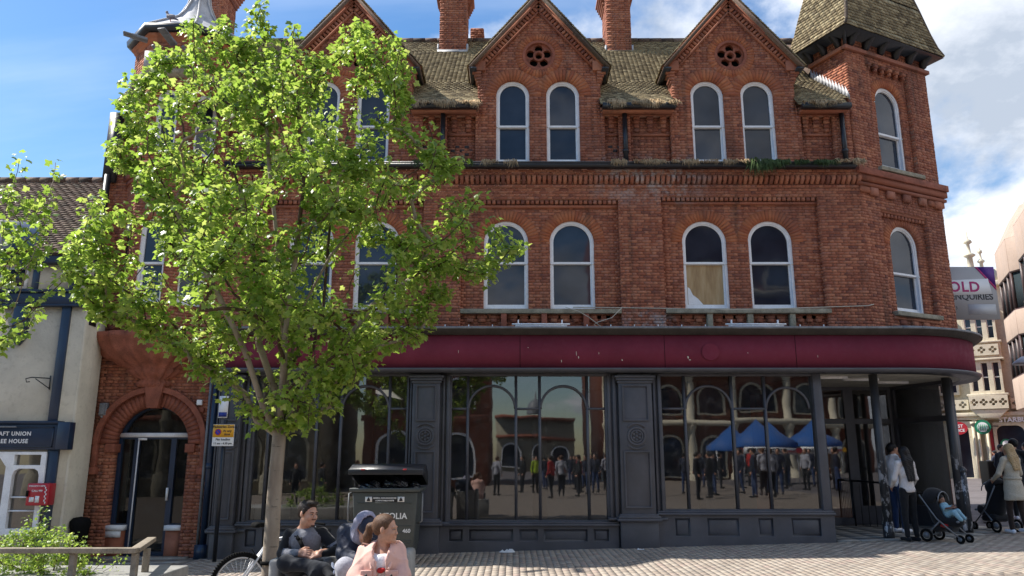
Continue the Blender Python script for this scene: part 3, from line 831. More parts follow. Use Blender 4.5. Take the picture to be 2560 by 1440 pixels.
yd = Y0+.45; zd = EZ-.03+(yd-EY)*1.0625
roof.add([(-8.25, yd, zd), (7.0, yd, zd), (7.4, RY, RZ-.03), (-8.25, RY, RZ-.03), (-8.25, RY+3.1, EZ-.03), (8.6, RY+3.1, EZ-.03)], [(0, 1, 2, 3), (3, 2, 5, 4)])
rf = roof.build('roof', M['tile_dark'], B)
m = MB()
x = -8.2
while x < 7.2:
    m.lathe((x, 0, 0), [], 3) if False else None
    m.tube([(x, RY, RZ+.0), (x+.29, RY, RZ+.005)], .09, 8); x += .3
m.build('ridge_tile', M['tile_dark'], rf, kind='stuff')
DZ0, DZ1, DH = 9.62, 11.40, 1.50
for c in GC:
    for s in (-1, 1):
        eave = Vector((c+s*DH, Y0-.20, DZ0)); top = Vector((c, Y0-.20, DZ1)); sl = (top-eave); L = sl.length; u2 = sl.normalized(); al = Vector((0, s, 0))
        def ivd(t):
            z = eave.z+u2.z*t; ym = EY+(z-EZ)/((RZ-EZ)/(RY-EY))
            return [(0, ym-eave.y+.06)] if s > 0 else [(-(ym-eave.y+.06), 0)]
        # for s<0 'along' points to the camera so that along x up faces outwards
        tile_plane(eave, al, u2, L, ivd)
        m = MB(); d = MB()
        yb = EY+(DZ1-EZ)/((RZ-EZ)/(RY-EY))
        nn = Vector((s*abs(u2.z), 0, abs(u2.x)))
        q = [eave-nn*.03, top-nn*.03, Vector((c, yb+.05, DZ1))-nn*.03, Vector((c+s*DH, EY+(DZ0-EZ)*(RY-EY)/(RZ-EZ)+.05, DZ0))-nn*.03]
        q2 = [v-nn*.05 for v in q]
        m.add(q+q2, [(0, 1, 2, 3), (4, 7, 6, 5), (0, 4, 5, 1), (1, 5, 6, 2), (2, 6, 7, 3), (3, 7, 4, 0)]); m.build('gable_roof', M['tile_dark'], B, fixn=True)
        # dark eaves board with hooked end, seen from below
        m = MB(); p = eave-nn*.085; m.boxes([(p.x+(-s)*.05, (Y0-.2+15.5)/2, p.z-.0)], [(.07, 0, 0)], [(0, (15.5-Y0+.2)/2, 0)], [(0, 0, .02)]); m.build('eaves_soffit', M['iron'], B)
    m = MB(); m.tube([(c, Y0-.2, DZ1+.01), (c, yb, DZ1+.01)], .07, 8); m.build('ridge_tile', M['tile_dark'], B)
# bell-cast tower roof
o_ = .36
e0 = [K-(TU+TW)*o_, K+TU*(TWD+.2)-TW*o_, K+TU*(TWD+.2)+TW*(TDP+o_), K-TU*o_+TW*(TDP+o_)]
ctr = sum(e0, Vector((0, 0, 0)))/4
prof = [(0, 10.42), (.07, 10.62), (.14, 10.95), (.25, 11.6), (.5, 12.95), (.92, 15.2)]
def ringpts(s, z): return [p.lerp(ctr, s)+Vector((0, 0, z)) for p in e0]
trm = MB(); V = []
for s, z in prof: V += ringpts(s, z-.03)
F = []
for i in range(len(prof)-1):
    for k in range(4): F.append((i*4+k, i*4+(k+1) % 4, i*4+4+(k+1) % 4, i*4+4+k))
F.append((3, 2, 1, 0)); trm.add(V, F); trm.build('tower_roof', M['iron'], B)
for k in (0, 3, 1):
    for i in range(len(prof)-1):
        a0, a1 = ringpts(*prof[i])[k], ringpts(*prof[i])[(k+1) % 4]; b0, b1 = ringpts(*prof[i+1])[k], ringpts(*prof[i+1])[(k+1) % 4]
        al = (a1-a0).normalized(); up2 = (b0+b1-a0-a1)/2; L = up2.length; up2.normalize(); w0 = (a1-a0).length/2; w1 = (b1-b0).length/2
        P = (a0+a1)/2
        tile_plane(P, al, up2, L+.02, lambda s, w0=w0, w1=w1, L=L: [(-(w0+(w1-w0)*s/L), (w0+(w1-w0)*s/L))], row=.085, tw_=.12)
for k in (0, 1):
    m = MB(); m.tube([ringpts(s, z)[k]+Vector((0, 0, .01)) for s, z in prof], .035, 6); m.build('hip_tile', M['tile_dark'], B)
# tiles: 300 largest singly would be the lowest rows nearest the camera
T0 = np.array(tlC)
dist = np.linalg.norm(T0-np.array([0, 0, 1.6]), axis=1)+np.where(np.abs(T0[:, 0]) > T0[:, 1]*.66, 50, 0)+np.where(T0[:, 0] < -1.9, 50, 0)+np.where(np.linalg.norm(np.array(tlA), axis=1) < .045, 50, 0)
idx = np.argsort(dist)[:300]; sel = np.zeros(len(T0), bool); sel[idx] = True
me = None
for i in idx:
    a, b, d = Vector(tlA[i]), Vector(tlB[i]), Vector(tlD[i])
    if me is None:
        m = MB(); m.box(-1, 1, -1, 1, -1, 1); o = m.build('roof_tile', M['tile'], origin=Vector((0, 0, 0))); me = o.data; o.parent = rf
    else: o = link('roof_tile', me, rf)
    mt = Matrix((a.normalized(), b.normalized(), d.normalized())).transposed()
    o.rotation_euler = mt.to_euler(); o.scale = (a.length, b.length, d.length); o.location = Vector(tlC[i])-worldloc(rf)
m = MB(); k = ~sel
m.boxes(T0[k], np.array(tlA)[k], np.array(tlB)[k], np.array(tlD)[k]); m.build('roof_tiling', M['tile'], rf, kind='stuff')

# chimneys
for (a, b), y0, y1, zt, lab in ((CHIM[0], 16.95, 17.75, 13.9, None), (CHIM[1], 17.0, 17.8, 13.9, None), (CHIM[2], 16.6, 17.4, 14.5, None), ((-1.1, -.75), 18.2, 18.7, 12.75, 'small mossy stack behind the ridge')):
    ch = MB(); ch.box(a+.012, b-.012, y0+.012, y1-.012, 10, zt); c = ch.build('chimney', M['mortar'], B)
    if lab: c['label'] = lab
    n0 = len(brC)
    fr = (Vector((a, y0, 0)), Vector((1, 0, 0)), Vector((0, -1, 0)))
    zb = 10.9 if y0 < 18 else 11.5
    brickwork(fr, zb, zt, lambda z: [(0, b-a)], 0, .05)
    brickwork((Vector((b, y0, 0)), Vector((0, 1, 0)), Vector((1, 0, 0))), zb, zt, lambda z: [(.01, y1-y0)], 0, .05)
    brickwork((Vector((a, y1, 0)), Vector((0, -1, 0)), Vector((-1, 0, 0))), zb, zt, lambda z: [(.0, y1-y0-.01)], 0, .05)
    if y0 < 18:
        f = MB(); f.box(a-.04, b+.04, y0-.06, y0+.02, 11.22 if a > -5 else 10.5, 11.36 if a > -5 else 10.6); f.box(a-.05, a-.005, y0, y0+.4, 11.3, 11.55); f.box(b+.005, b+.05, y0, y0+.4, 11.3, 11.55)
        f.build('lead_flashing', M['leadpale'], c)
        cp = MB()
        for q in range(5): cp.box(a-.03-.03*q, b+.03+.03*q, y0+.3-.03*q, y1+.03+.03*q, 12.75+q*.09, 12.75+q*.09+.08)
        cp.build('corbelled_head', M['brick'], c)
# stepped lead flashing where the roof meets the tower's sunlit face
fl = MB(); O, u, n = FL
for q in range(12):
    t0 = q/12*.93; t1 = t0+.10
    y0 = (O+u*t0).y; y1_ = (O+u*t1).y
    zr0 = EZ+(y0-EY)*1.0625; zr1 = EZ+(y1_-EY)*1.0625
    fl.prism([(t0, zr0-.02), (min(t1, .949), zr1-.02), (min(t1, .949), zr1+.10), (t0+.01, zr0+.24)], FL, 0, .015)
fl.build('stepped_flashing', M['leadpale'], B)
# gutters of the eaves between gables, downpipes
for a, b in ((-2.1, -.72), (1.86, 3.36), (5.95, 6.95), (-6.0, -4.7)):
    m = MB(); m.box(a, b, EY-.12, EY+.02, EZ-.10, EZ-.0); m.build('eaves_gutter', M['iron'], B)
    m = MB(); m.box(a+.02, b-.02, EY+.02, Y0, EZ-.12, EZ-.05); m.build('eaves_board', M['brick'], B)
    m = MB(); m.add([(a, EY, EZ-.03), (b, EY, EZ-.03), (b, yd, zd), (a, yd, zd), (a, yd, EZ-.05), (b, yd, EZ-.05)], [(0, 1, 2, 3), (0, 4, 5, 1)]); m.build('eaves_deck', M['tile_dark'], B)
def pipe(x, y, z0, z1, r=.05, name='downpipe'):
    m = MB(); m.tube([(x, y, z0), (x, y, z1)], r, 12)
    z = z0+.3
    while z < z1: m.tube([(x, y, z), (x, y, z+.07)], r*1.25, 12); z += 1.6
    return m.build(name, M['iron'], B, smooth=False)
pipe(-1.43, Y0-.07, 7.42, 8.62); pipe(2.34, Y0-.07, 7.42, 8.62); pipe(6.84, Y0-.08, 7.42, 8.62)
pipe(-8.0, Y0-.28, -.25, 4.3, .085); pipe(-8.2, Y0-.15, 3.8, 7.2, .065)
m = MB(); m.box(-8.34, -8.10, Y0-.1, Y0+.5, 7.1, 8.6); m.build('rainwater_head', M['iron'], B)
fr = (Vector((-8.28, Y0, 0)), Vector((1, 0, 0)), Vector((0, -1, 0)))
brickwork(fr, 3.85, 8.6, lambda z: [(0, .5)], -.02, .2)
brickwork((Vector((-8.28, Y0+3, 0)), Vector((0, -1, 0)), Vector((-1, 0, 0))), 5, 8.6, lambda z: [(0, 3)], 0, .1)
# carcass: side and back walls, floors (keeps daylight out of the rooms)
m = MB(); m.box(-8.2, 8.0, 20.5, 20.7, -.3, 8.7); m.box(-8.2, -8.05, Y0+.25, 20.5, -.3, 8.7); m.box(8.1, 8.25, 18.4, 20.5, -.3, 8.7)
m.build('rear_wall', M['brick'], B)
m = MB(); m.box(-8.0, 7.0, Y0+.1, 20.5, 3.75, 3.85); m.build('upper_floor', M['dark_in'], B)
m = MB(); m.add([(8.05, 18.2, -.3), (9.2, 16.4, -.3), (9.4, 24, -.3), (8.05, 24, -.3), (8.05, 18.2, 10.2), (9.35, 16.9, 10.2), (9.4, 24, 10.2), (8.05, 24, 10.2)], [(0, 1, 5, 4), (1, 2, 6, 5), (2, 3, 7, 6), (4, 5, 6, 7)]); m.build('side_wall', M['brick'], B)

# --- lay all remaining bricks
m = MB(); m.boxes(np.array(brC), np.array(brA), np.array(brB), np.array(brD)); bf = m.build('brickwork', M['brick'], B, kind='stuff')
m = MB(); m.boxes(np.array(moC), np.array(moA), np.array(moB), np.array(moD)); m.build('wall', M['mortar'], B)
print('bricks', len(brC), 'tiles', len(tlC))

# grass and weeds growing from the gutters
def fringe(name, mat, x0, x1, y, z, n, ln, hang=1., spread=.08, w=.005, parent=B):
    m = MB(); V = []
    xs = RNG.uniform(x0, x1, n); 
    dens = np.sin(xs*7.3)+np.sin(xs*17.1+2)+np.sin(xs*31)+1.2
    xs = xs[RNG.uniform(-.8, 2.8, n) < dens]; n = len(xs)
    l = ln*RNG.uniform(.35, 1.15, n)*(1+.45*np.sin(xs*9+1)); dx_ = RNG.normal(0, .3, n)*l; dy_ = -RNG.uniform(.1, .9, n)*spread; dz_ = -hang*l*RNG.uniform(.5, 1, n)
    p0 = np.c_[xs, y+RNG.uniform(-.03, .05, n), z+RNG.uniform(-.03, .03, n)]
    p1 = p0+np.c_[dx_*.4, dy_*.7, l*.25*RNG.uniform(0, 1, n)]
    p2 = p0+np.c_[dx_, dy_*1.3, dz_]
    ww = w*RNG.uniform(.6, 1.6, n)
    V = np.stack([p0-np.c_[ww, ww*0, ww*0], p0+np.c_[ww, ww*0, ww*0], p1+np.c_[ww, ww*0, ww*0], p1-np.c_[ww, ww*0, ww*0], p2], 1).reshape(-1, 3)
    q = (np.arange(n)*5)[:, None]
    m.quads(V, q+np.array([[0, 1, 2, 3]])); m.Q.append((q+np.array([[3, 2, 4]]), 0))
    return m.build(name, mat, parent, kind='stuff')
fringe('gutter_grass', M['straw'], -2.1, -.68, EY-.12, EZ-.0, 1900, .13)
fringe('gutter_grass', M['straw'], 1.95, 3.45, EY-.12, EZ-.0, 1900, .13)
fringe('gutter_grass', M['straw'], 5.95, 6.75, EY-.12, EZ-.0, 1000, .10)
fringe('gutter_grass', M['straw'], -.6, .1, Y0-.31, 7.43, 500, .10)
fringe('gutter_grass', M['straw'], 2.0, 4.9, Y0-.31, 7.43, 2600, .09)
fringe('gutter_grass', M['straw'], 6.5, 7.1, Y0-.31, 7.44, 900, .10)
fringe('gutter_weeds', M['green'], 4.7, 6.6, Y0-.31, 7.42, 1800, .10, w=.009)
fringe('gutter_weeds', M['green'], 4.85, 5.4, Y0-.33, 7.40, 1400, .26, w=.010)
fringe('gutter_weeds', M['green'], -2.0, -.8, Y0-.31, 7.42, 900, .14, w=.008)
# ------------------------------------------------------------------ shopfront
YS = 14.45; FS = frame(0, YS, 1, 0)
# interior seen through the glass
m = MB(); m.box(-5.5, 5.9, 19.0, 19.1, 0, 3.3); m.box(-5.6, -5.5, YS, 19, 0, 3.3); m.build('shop_back_wall', M['dark_in'], B)
m = MB(); m.box(-5.5, 7.0, YS+.1, 20.4, 3.25, 3.3); m.build('shop_ceiling', M['dark_in'], B)
m = MB(); m.box(-5.5, 5.7, YS+.08, 19, .0, .2); m.build('shop_floor', M['dark_in'], B)
m = MB()
for x in (-3.2, .6, 4.2): m.box(x-.15, x+.15, 16.8, 17.1, .2, 3.25)
m.build('shop_pillar', M['dark_in'], B)
for a, b, z1 in ((-4.75, -4.1, .78), (-3.9, -3.2, .8), (-3.1, -2.75, .83), (-2.7, -2.05, .74)):
    m = MB(); m.box(a, b, YS+.14, YS+.17, .45, z1); m.build('window_board', M['white'], B)
BAYS = [dict(x0=-4.86, x1=-1.92, sill=.49, mull=[-4.55, -3.65, -3.2, -2.3], arch=[(-4.55, -3.65), (-3.2, -2.3)]),
        dict(x0=-1.19, x1=1.80, sill=.49, mull=[-.83, .075, .52, 1.415], arch=[(-.83, .075), (.52, 1.415)]),
        dict(x0=2.75, x1=5.68, sill=.68, mull=[3.245, 4.14, 4.76], arch=[(3.245, 4.14), (4.76, 5.60)])]
HEAD, TRZ = 3.12, 2.5
for bi, b in enumerate(BAYS):
    sw = MB(); x0, x1, sl = b['x0'], b['x1'], b['sill']
    ft = [(x0-.06, sl-.10), (x1+.06, sl-.10), (x1+.06, HEAD+.06), (x0-.06, HEAD+.06)]
    w = shape_mesh('shop_window', [ft, [(x0, sl), (x1, sl), (x1, HEAD), (x0, HEAD)]], .12, M['shop'], FS, 0, B, bevel=.006)
    w['label'] = ['shop window behind the tree and bin', 'middle shop window with two arched lights', 'shop window beside the corner entrance'][bi]
    for x in b['mull']:
        m = MB(); m.tube([(x, YS-.02, sl), (x, YS-.02, HEAD)], .028, 10); m.build('mullion', M['shop'], w, smooth=True)
    edges = [x0]+b['mull']+[x1]
    for i in range(len(edges)-1):
        a, c = edges[i], edges[i+1]; mid = (a+c)/2
        isarch = any(a-.02 <= (p+q)/2 <= c+.02 for p, q in b['arch'])
        if isarch:
            p, q = [(p, q) for p, q in b['arch'] if a-.02 <= (p+q)/2 <= c+.02][0]
            cx, r = (p+q)/2, (q-p)/2-.015
            m = MB(); m.tube([(cx+r*math.cos(t), YS-.02, TRZ+r*.98*math.sin(t)) for t in np.linspace(0, PI, 24)], .024, 8); m.build('arched_bar', M['shop'], w, smooth=True)
        else:
            m = MB(); m.box(a+.02, c-.02, YS-.045, YS+.0, TRZ-.02, TRZ+.02); m.build('transom', M['shop'], w)
        tx = random.uniform(-.006, .006); tz = random.uniform(-.004, .004)
        m = MB(); m.add([(a, YS+.01-tx*(c-a)/2, sl), (c, YS+.01+tx*(c-a)/2, sl), (c, YS+.01+tx*(c-a)/2+tz, HEAD), (a, YS+.01-tx*(c-a)/2+tz, HEAD)], [(0, 1, 2, 3)])
        m.build('pane', M['glass_shop'], w)
    # stall riser
    rx0, rx1 = x0-.12, x1+.12
    if bi == 2: rx1 = x1+.14
    z0 = gz(rx0)-.15; zt = sl-.09
    z1p = zt-.05; z0p = gz(mid)+.12
    secs = [(edges[i]+.03, edges[i+1]-.03) for i in range(len(edges)-1)]
    if bi == 2: secs = [(2.92, 3.24), (3.5, 4.12), (4.42, 4.74), (5.02, 5.6)]
    holes = [[(a+.02, z0p), (c-.02, z0p), (c-.02, z1p), (a+.02, z1p)] for a, c in secs if c-a > .1]
    rs = shape_mesh('stall_riser', [[(rx0, z0), (rx1, z0), (rx1, zt), (rx0, zt)]]+holes, .03, M['shop'], FS, .125, B, bevel=.008)
    m = MB(); m.fbox(FS, rx0, rx1, -.1, .109, z0, zt); m.build('riser_backing', M['shop'], rs)
    for h in holes:
        m = MB(); m.fbox(FS, h[0][0]+.04, h[1][0]-.04, .105, .122, h[0][1]+.04, h[2][1]-.04); m.build('raised_panel', M['shop'], rs, bevel=.006)
    m = MB(); m.fbox(FS, rx0-.01, rx1+.02, -.05, .20, zt, zt+.045); m.fbox(FS, rx0-.0, rx1+.01, -.05, .165, zt+.045, zt+.075); m.build('window_ledge', M['shop'], B, bevel=.008)
def pilaster(xa, xb, sx0, sx1, base, rose=True):
    z0 = gz((xa+xb)/2)-.1
    m = MB(); m.fbox(FS, xa, xb, -.05, .22, base+.1, HEAD+.02)
    p = m.build('pilaster', M['shop'], B, bevel=.01)
    m = MB(); m.fbox(FS, sx0, sx1, -.1, .06, z0, HEAD+.05)
    for s, e in ((sx0, xa), (xb, sx1)):
        if e-s > .1: m.fbox(FS, s+(e-s)*.18, s+(e-s)*.42, .06, .12, base, HEAD); m.fbox(FS, s+(e-s)*.58, s+(e-s)*.86, .06, .15, base, HEAD)
    m.build('reeded_side', M['shop'], p, bevel=.012)
    m = MB(); m.fbox(FS, xa-.03, xb+.03, -.05, .24, z0, base-.0); m.build('plinth', M['shop'], p, bevel=.012)
    m = MB()
    for i, (dz, e) in enumerate(((0, .09), (.045, .07), (.075, .04))): m.fbox(FS, xa-e, xb+e, -.05, .22+e, base+dz-.01, base+dz+.035)
    for a0, a1 in ((sx0, xa-.04), (xb+.04, sx1)):
        if a1-a0 > .05: m.fbox(FS, a0, a1, -.05, .19, base, base+.045)
    m.build('base_moulding', M['shop'], p, bevel=.008)
    m = MB()
    for i in range(3): m.fbox(FS, xa-.02-.025*i, xb+.02+.025*i, -.05, .24+.02*i, HEAD-.16+.05*i, HEAD-.16+.05*i+.045)
    m.build('capital', M['shop'], p, bevel=.008)
    cx = (xa+xb)/2; hw = (xb-xa)/2-.07; cz = 1.99
    def frm(z0_, z1_):
        t = .018
        shape_mesh('panel_moulding', [[(cx-hw, z0_), (cx+hw, z0_), (cx+hw, z1_), (cx-hw, z1_)], [(cx-hw+t, z0_+t), (cx+hw-t, z0_+t), (cx+hw-t, z1_-t), (cx-hw+t, z1_-t)]], .03, M['shop'], FS, .23, p, bevel=.006)
    frm(2.27, 2.92); frm(base+.22, 1.72)
    if rose:
        for r1, r0 in ((.165, .14), (.115, .10)): shape_mesh('roundel', [circ(cx, cz, r1, 32), circ(cx, cz, r0, 32)], .03, M['shop'], FS, .232, p, bevel=.008)
        m = MB()
        for q in range(6): m.tube([(cx+.065*math.cos(q*PI/3+.5), YS-.22, cz+.065*math.sin(q*PI/3+.5)), (cx+.065*math.cos(q*PI/3+.5), YS-.25, cz+.065*math.sin(q*PI/3+.5))], .024, 10)
        m.tube([(cx, YS-.22, cz), (cx, YS-.25, cz)], .026, 10); m.build('rosette', M['shop'], p, bevel=.006)
        for s in (-1, 1):
            a = circ(cx, cz, .235, 14, s*PI/2-.75, s*PI/2+.75, False)+circ(cx, cz, .218, 14, s*PI/2-.75, s*PI/2+.75, False)[::-1]
            shape_mesh('arc_moulding', [a], .03, M['shop'], FS, .232, p, bevel=.005)
    return p
pilaster(-1.85, -1.34, -1.98, -1.13, .42)
pilaster(1.98, 2.60, 1.74, 2.81, .50)
pilaster(-5.38, -5.02, -5.52, -4.80, .30)
# right end post of the third bay
m = MB(); m.fbox(FS, 5.66, 5.82, -.15, .10, gz(5.8)+.3, HEAD+.05); m.build('corner_post', M['shop'], B, bevel=.012)

# fascia that follows the front and bends round the corner
path = [(-5.5, 14.12), (-4.2, 14.115), (-2, 14.11), (.4, 14.11), (2.7, 14.11), (5, 14.11), (7.25, 14.11)]
cx_, cy_, rr = 7.25, 16.56, 2.45
npth = len(path)
for i in range(1, 22):
    th = R(100)*i/21; path.append((cx_+rr*math.sin(th), cy_-rr*math.cos(th)))
def sweep(name, mat, prof, pth, parent=B, smooth=False, bev=0):
    """prof: closed list of (outward d, z)"""
    m = MB(); V = []; n = len(pth); k = len(prof)
    for i, (x, y) in enumerate(pth):
        a = pth[max(0, i-1)]; b = pth[min(n-1, i+1)]; t = Vector((b[0]-a[0], b[1]-a[1], 0)).normalized(); nn = Vector((t.y, -t.x, 0))
        for d, z in prof: V.append(Vector((x, y, z))+nn*d)
    F = [tuple(range(k)), tuple((n-1)*k+j for j in range(k))[::-1]]
    for i in range(n-1):
        for j in range(k): F.append((i*k+j, (i+1)*k+j, (i+1)*k+(j+1) % k, i*k+(j+1) % k))
    m.add(V, F); return m.build(name, mat, parent, fixn=True, bevel=bev, smooth=smooth)
segs = [(0, 2), (2, 4), (4, 6)]
fa = sweep('fascia_board', M['maroon'], [(0, 3.235), (0, 3.85), (-.25, 3.85), (-.25, 3.235)], path)
fa['label'] = 'blank maroon fascia board wrapping the corner'
for x in (-3.1, .15, 2.85, 5.3):
    m = MB(); m.box(x-.004, x+.004, 14.1055, 14.12, 3.24, 3.845); m.build('board_joint', M['black'], fa)
mk = MB()
for x, z, h, w_ in ((.92, 3.33, .05, .006), (1.20, 3.45, .09, .005), (1.24, 3.40, .05, .008), (1.62, 3.48, .045, .004), (2.05, 3.36, .03, .01), (3.28, 3.40, .05, .014), (3.31, 3.37, .02, .02), (4.4, 3.5, .02, .006), (.3, 3.6, .02, .007), (5.7, 3.42, .05, .004), (-1.0, 3.5, .06, .004)):
    mk.add([(x-w_, 14.1035, z+h), (x+w_*.6, 14.1035, z+h), (x+w_*1.3, 14.1035, z+h*.5), (x+w_*.4, 14.1035, z), (x-w_*.7, 14.1035, z+h*.3)], [(0, 4, 3, 2, 1)])
mk.build('dropping_marks', M['render'], fa, kind='stuff')
m = MB(); m.tube([(3.70, 14.12, 3.53), (3.70, 14.075, 3.53)], .165, 40); m.build('blank_disc', M['maroon'], fa, bevel=.01)
sweep('lower_trim', M['shop'], [(.0, 3.15), (.05, 3.15), (.09, 3.20), (.09, 3.225), (.0, 3.232), (-.3, 3.232), (-.3, 3.15)], path)
sweep('fascia_cornice', M['trim'], [(-.2, 3.852), (.05, 3.852), (.07, 3.885), (.13, 3.90), (.15, 3.94), (.17, 3.95), (.17, 3.965), (-.2, 3.97)], path)
ap = [p for p in path[:npth]]
lead = sweep('lead_flashing', M['lead'], [(.165, 3.972), (.175, 3.945), (.185, 3.945), (.185, 3.985), (.0, 4.005), (-.58, 4.04), (-.60, 4.10), (-.64, 4.10), (-.64, 3.98)], path[:npth])
sweep('lead_flashing', M['lead'], [(.165, 3.972), (.175, 3.945), (.185, 3.945), (.185, 3.985), (.0, 4.03), (-.50, 4.10), (-1.3, 4.12), (-1.3, 3.98)], path[npth-1:])
# fluorescent fittings and cable clips on the ledge
for x0, x1 in ((.0, 1.1), (4.05, 5.2)):
    m = MB(); m.tube([(x0, 14.22, 4.075), (x1, 14.22, 4.075)], .018, 8); m.tube([(x0+.06, 14.18, 4.03), (x1-.06, 14.18, 4.03)], .014, 8)
    for x in (x0+.12, x1-.15): m.box(x-.012, x+.012, 14.22, 14.26, 3.99, 4.16)
    m.build('light_batten', M['white'], B)
m = MB(); m.tube([(-1.5+.12*i, 14.6-.02*math.sin(i*1.3), 4.075+.015*math.sin(i*.9)) for i in range(66)], .012, 6); m.build('black_cable', M['iron'], B)
for x in np.arange(-1.3, 6.1, .46): 
    m = MB(); m.box(x-.008, x+.008, 14.57, 14.585, 4.04, 4.13); m.build('cable_clip', M['white'], B)
m = MB(); m.tube([(1.2, 14.66, 4.49), (2.2, 14.67, 4.48), (3.05, 14.68, 4.47), (4.2, 14.66, 4.44), (5.0, 14.66, 4.455), (6.3, 14.68, 4.50), (7.0, 14.66, 4.52), (7.12, 14.66, 4.55)], .009, 6)
m.tube([(1.05, 14.66, 4.49), (1.3, 14.6, 4.40), (1.5, 14.6, 4.28), (1.62, 14.6, 4.18), (1.75, 14.6, 4.08)], .007, 6)
m.tube([(2.15, 14.6, 4.47), (1.95, 14.6, 4.27), (1.66, 14.6, 4.18), (1.6, 14.6, 4.13), (1.72, 14.6, 4.03)], .007, 6)
m.build('wall_cable', M['render'], B)
# entrance: soffit, recessed glazed screen with double doors, columns
m = MB(); sof = [(5.7, 14.2), (7.25, 14.2)]+[(cx_+(rr-.06)*math.sin(R(90)*i/16), cy_-(rr-.06)*math.cos(R(90)*i/16)) for i in range(1, 17)]+[(9.3, 18), (5.7, 18)]
m.add([(x, y, 3.165) for x, y in sof], [tuple(range(len(sof)))[::-1]]); 
M['soffit'] = weathered('flaking_cream_soffit', (.46, .44, .38), .7, .2, 3, .3, .1, grime=.4); m.build('soffit', M['soffit'], B)
for x, y in ((6.2, 14.9), (7.0, 15.3), (7.9, 15.9)):
    m = MB(); m.box(x-.35, x+.35, y-.05, y+.05, 3.11, 3.163); m.build('light_batten', M['white'], B)
ST = MB()
A_, B_, C_ = Vector((5.75, 17.3, 0)), Vector((8.57, 17.3, 0)), Vector((8.98, 15.62, 0))
def screen(P, Q, splits, doors=(), zb=.12, name='glazed_screen'):
    u = (Q-P); L = u.length; u.normalize(); fr = (P, u, Vector((u.y, -u.x, 0)))
    outer = [(0, zb-.1), (L, zb-.1), (L, 3.17), (0, 3.17)]; hs = []
    for i, (a, b) in enumerate(splits):
        lo = zb+.45 if i not in doors else zb+.2
        hs.append([(a, lo), (b, lo), (b, 2.35), (a, 2.35)]); hs.append([(a, 2.45), (b, 2.45), (b, 3.1), (a, 3.1)])
    s = shape_mesh(name, [outer]+hs, .09, M['shop'], fr, 0, B, bevel=.006)
    for h in hs:
        m = MB(); m.pane(fr, h[0][0], h[1][0], h[0][1], h[2][1], 0.); m.build('pane', M['glass_shop'], s)
    return fr, s
fr1, s1 = screen(A_, B_, [(.06, .55), (.65, 1.15), (1.25, 1.72), (1.92, 2.72)], doors=(1, 2)); s1['label'] = 'recessed dark glazed entrance doors'
fr2, s2 = screen(B_, C_, [(.12, 1.58)], zb=.16)
m = MB(); m.add([(8.0, 18.15, 0), (9.14, 16.35, 0), (9.14, 16.35, 3.2), (8.0, 18.15, 3.2)], [(0, 1, 2, 3)]); m.build('lobby_wall', M['dark_in'], B)
m = MB(); m.fbox(fr1, 1.165, 1.235, .05, .075, .9, 1.35); m.build('door_handle', M['iron'], s1)
m = MB(); m.tube([(7.35, 16.95, 1.12), (8.1, 15.9, 1.06)], .022, 8); m.tube([(7.35, 16.95, .18), (7.35, 16.95, 1.12)], .02, 8); m.tube([(8.1, 15.9, .2), (8.1, 15.9, 1.06)], .02, 8)
for i in range(1, 8): p = Vector((7.35, 16.95, .2)).lerp(Vector((8.1, 15.9, .2)), i/8); m.tube([p, p+Vector((0, 0, .85))], .008, 6)
m.build('entrance_railing', M['iron'], B)
m = MB(); m.box(5.72, 5.8, YS, 17.3, gz(5.8), 3.2); m.build('entrance_side_wall', M['shop'], B)
def pit():
    m, t, p = new_mat('chipped_column_paint'); n = noise(t, 9, 5, .7, sc=(1, 1, .5)); s = pos(t)
    f = math_(t, 'MULTIPLY', mrange(t, n, .54, .57), mrange(t, s[2], 1.9, 1.2)); c = mixc_(t, f, (.035, .037, .042), (.42, .42, .44))
    t.links.new(c, p.inputs['Base Color']); p.inputs['Roughness'].default_value = .45; return m
M['column'] = pit()
for x, y in ((6.93, 14.62), (8.66, 15.22)):
    m = MB(); z0 = gz(x); m.tube([(x, y, z0), (x, y, 3.17)], .078, 20); m.tube([(x, y, z0), (x, y, z0+.28)], .098, 20); m.tube([(x, y, z0+.28), (x, y, z0+.31)], .088, 20); m.build('iron_column', M['column'], B, smooth=False)
m = MB(); x, y = 8.80, 15.38; m.tube([(x, y, gz(x)), (x, y, 3.17)], .06, 4); m.build('corner_post', M['shop'], B)
m = MB(); m.tube([(8.74, 15.18, gz(8.7)), (8.74, 15.18, 1.32)], .07, 16); m.lathe((8.74, 15.18, 0), [(.07, 1.32), (.085, 1.34), (.085, 1.38), (.05, 1.43), (.0, 1.45)], 16); m.build('bollard_post', M['column'], B)
# entrance floor tiles
m = MB()
for i in range(9):
    for j in range(8):
        x = 5.86+i*.42; y = 14.32+j*.42
        if (x-cx_) > 0 and math.hypot(x-cx_+.2, y-cy_+.2) > 2.35 and y < cy_: continue
        m.boxes([(x+.205, y+.205, gz(x+.2)+.012)], [(.204, 0, .005)], [(0, .204, 0)], [(0, 0, .012)])
m.build('entrance_floor', M['slab'], B, kind='stuff')
# wall stand-offs at the left: navy and white downpipes beside the doorway
m = MB(); m.tube([(-5.60, 14.45, gz(-5.6)), (-5.60, 14.45, 3.7)], .06, 14); m.tube([(-5.60, 14.45, .2+1.2), (-5.60, 14.45, 1.5)], .072, 14); m.box(-5.72, -5.5, 14.36, 14.56, gz(-5.6)-.03, gz(-5.6)+.24); m.build('navy_downpipe', M['navy'], B)
m = MB(); m.tube([(-5.72, 14.5, gz(-5.6)), (-5.72, 14.5, 3.6)], .028, 10); m.build('white_waste_pipe', M['lead'], B)
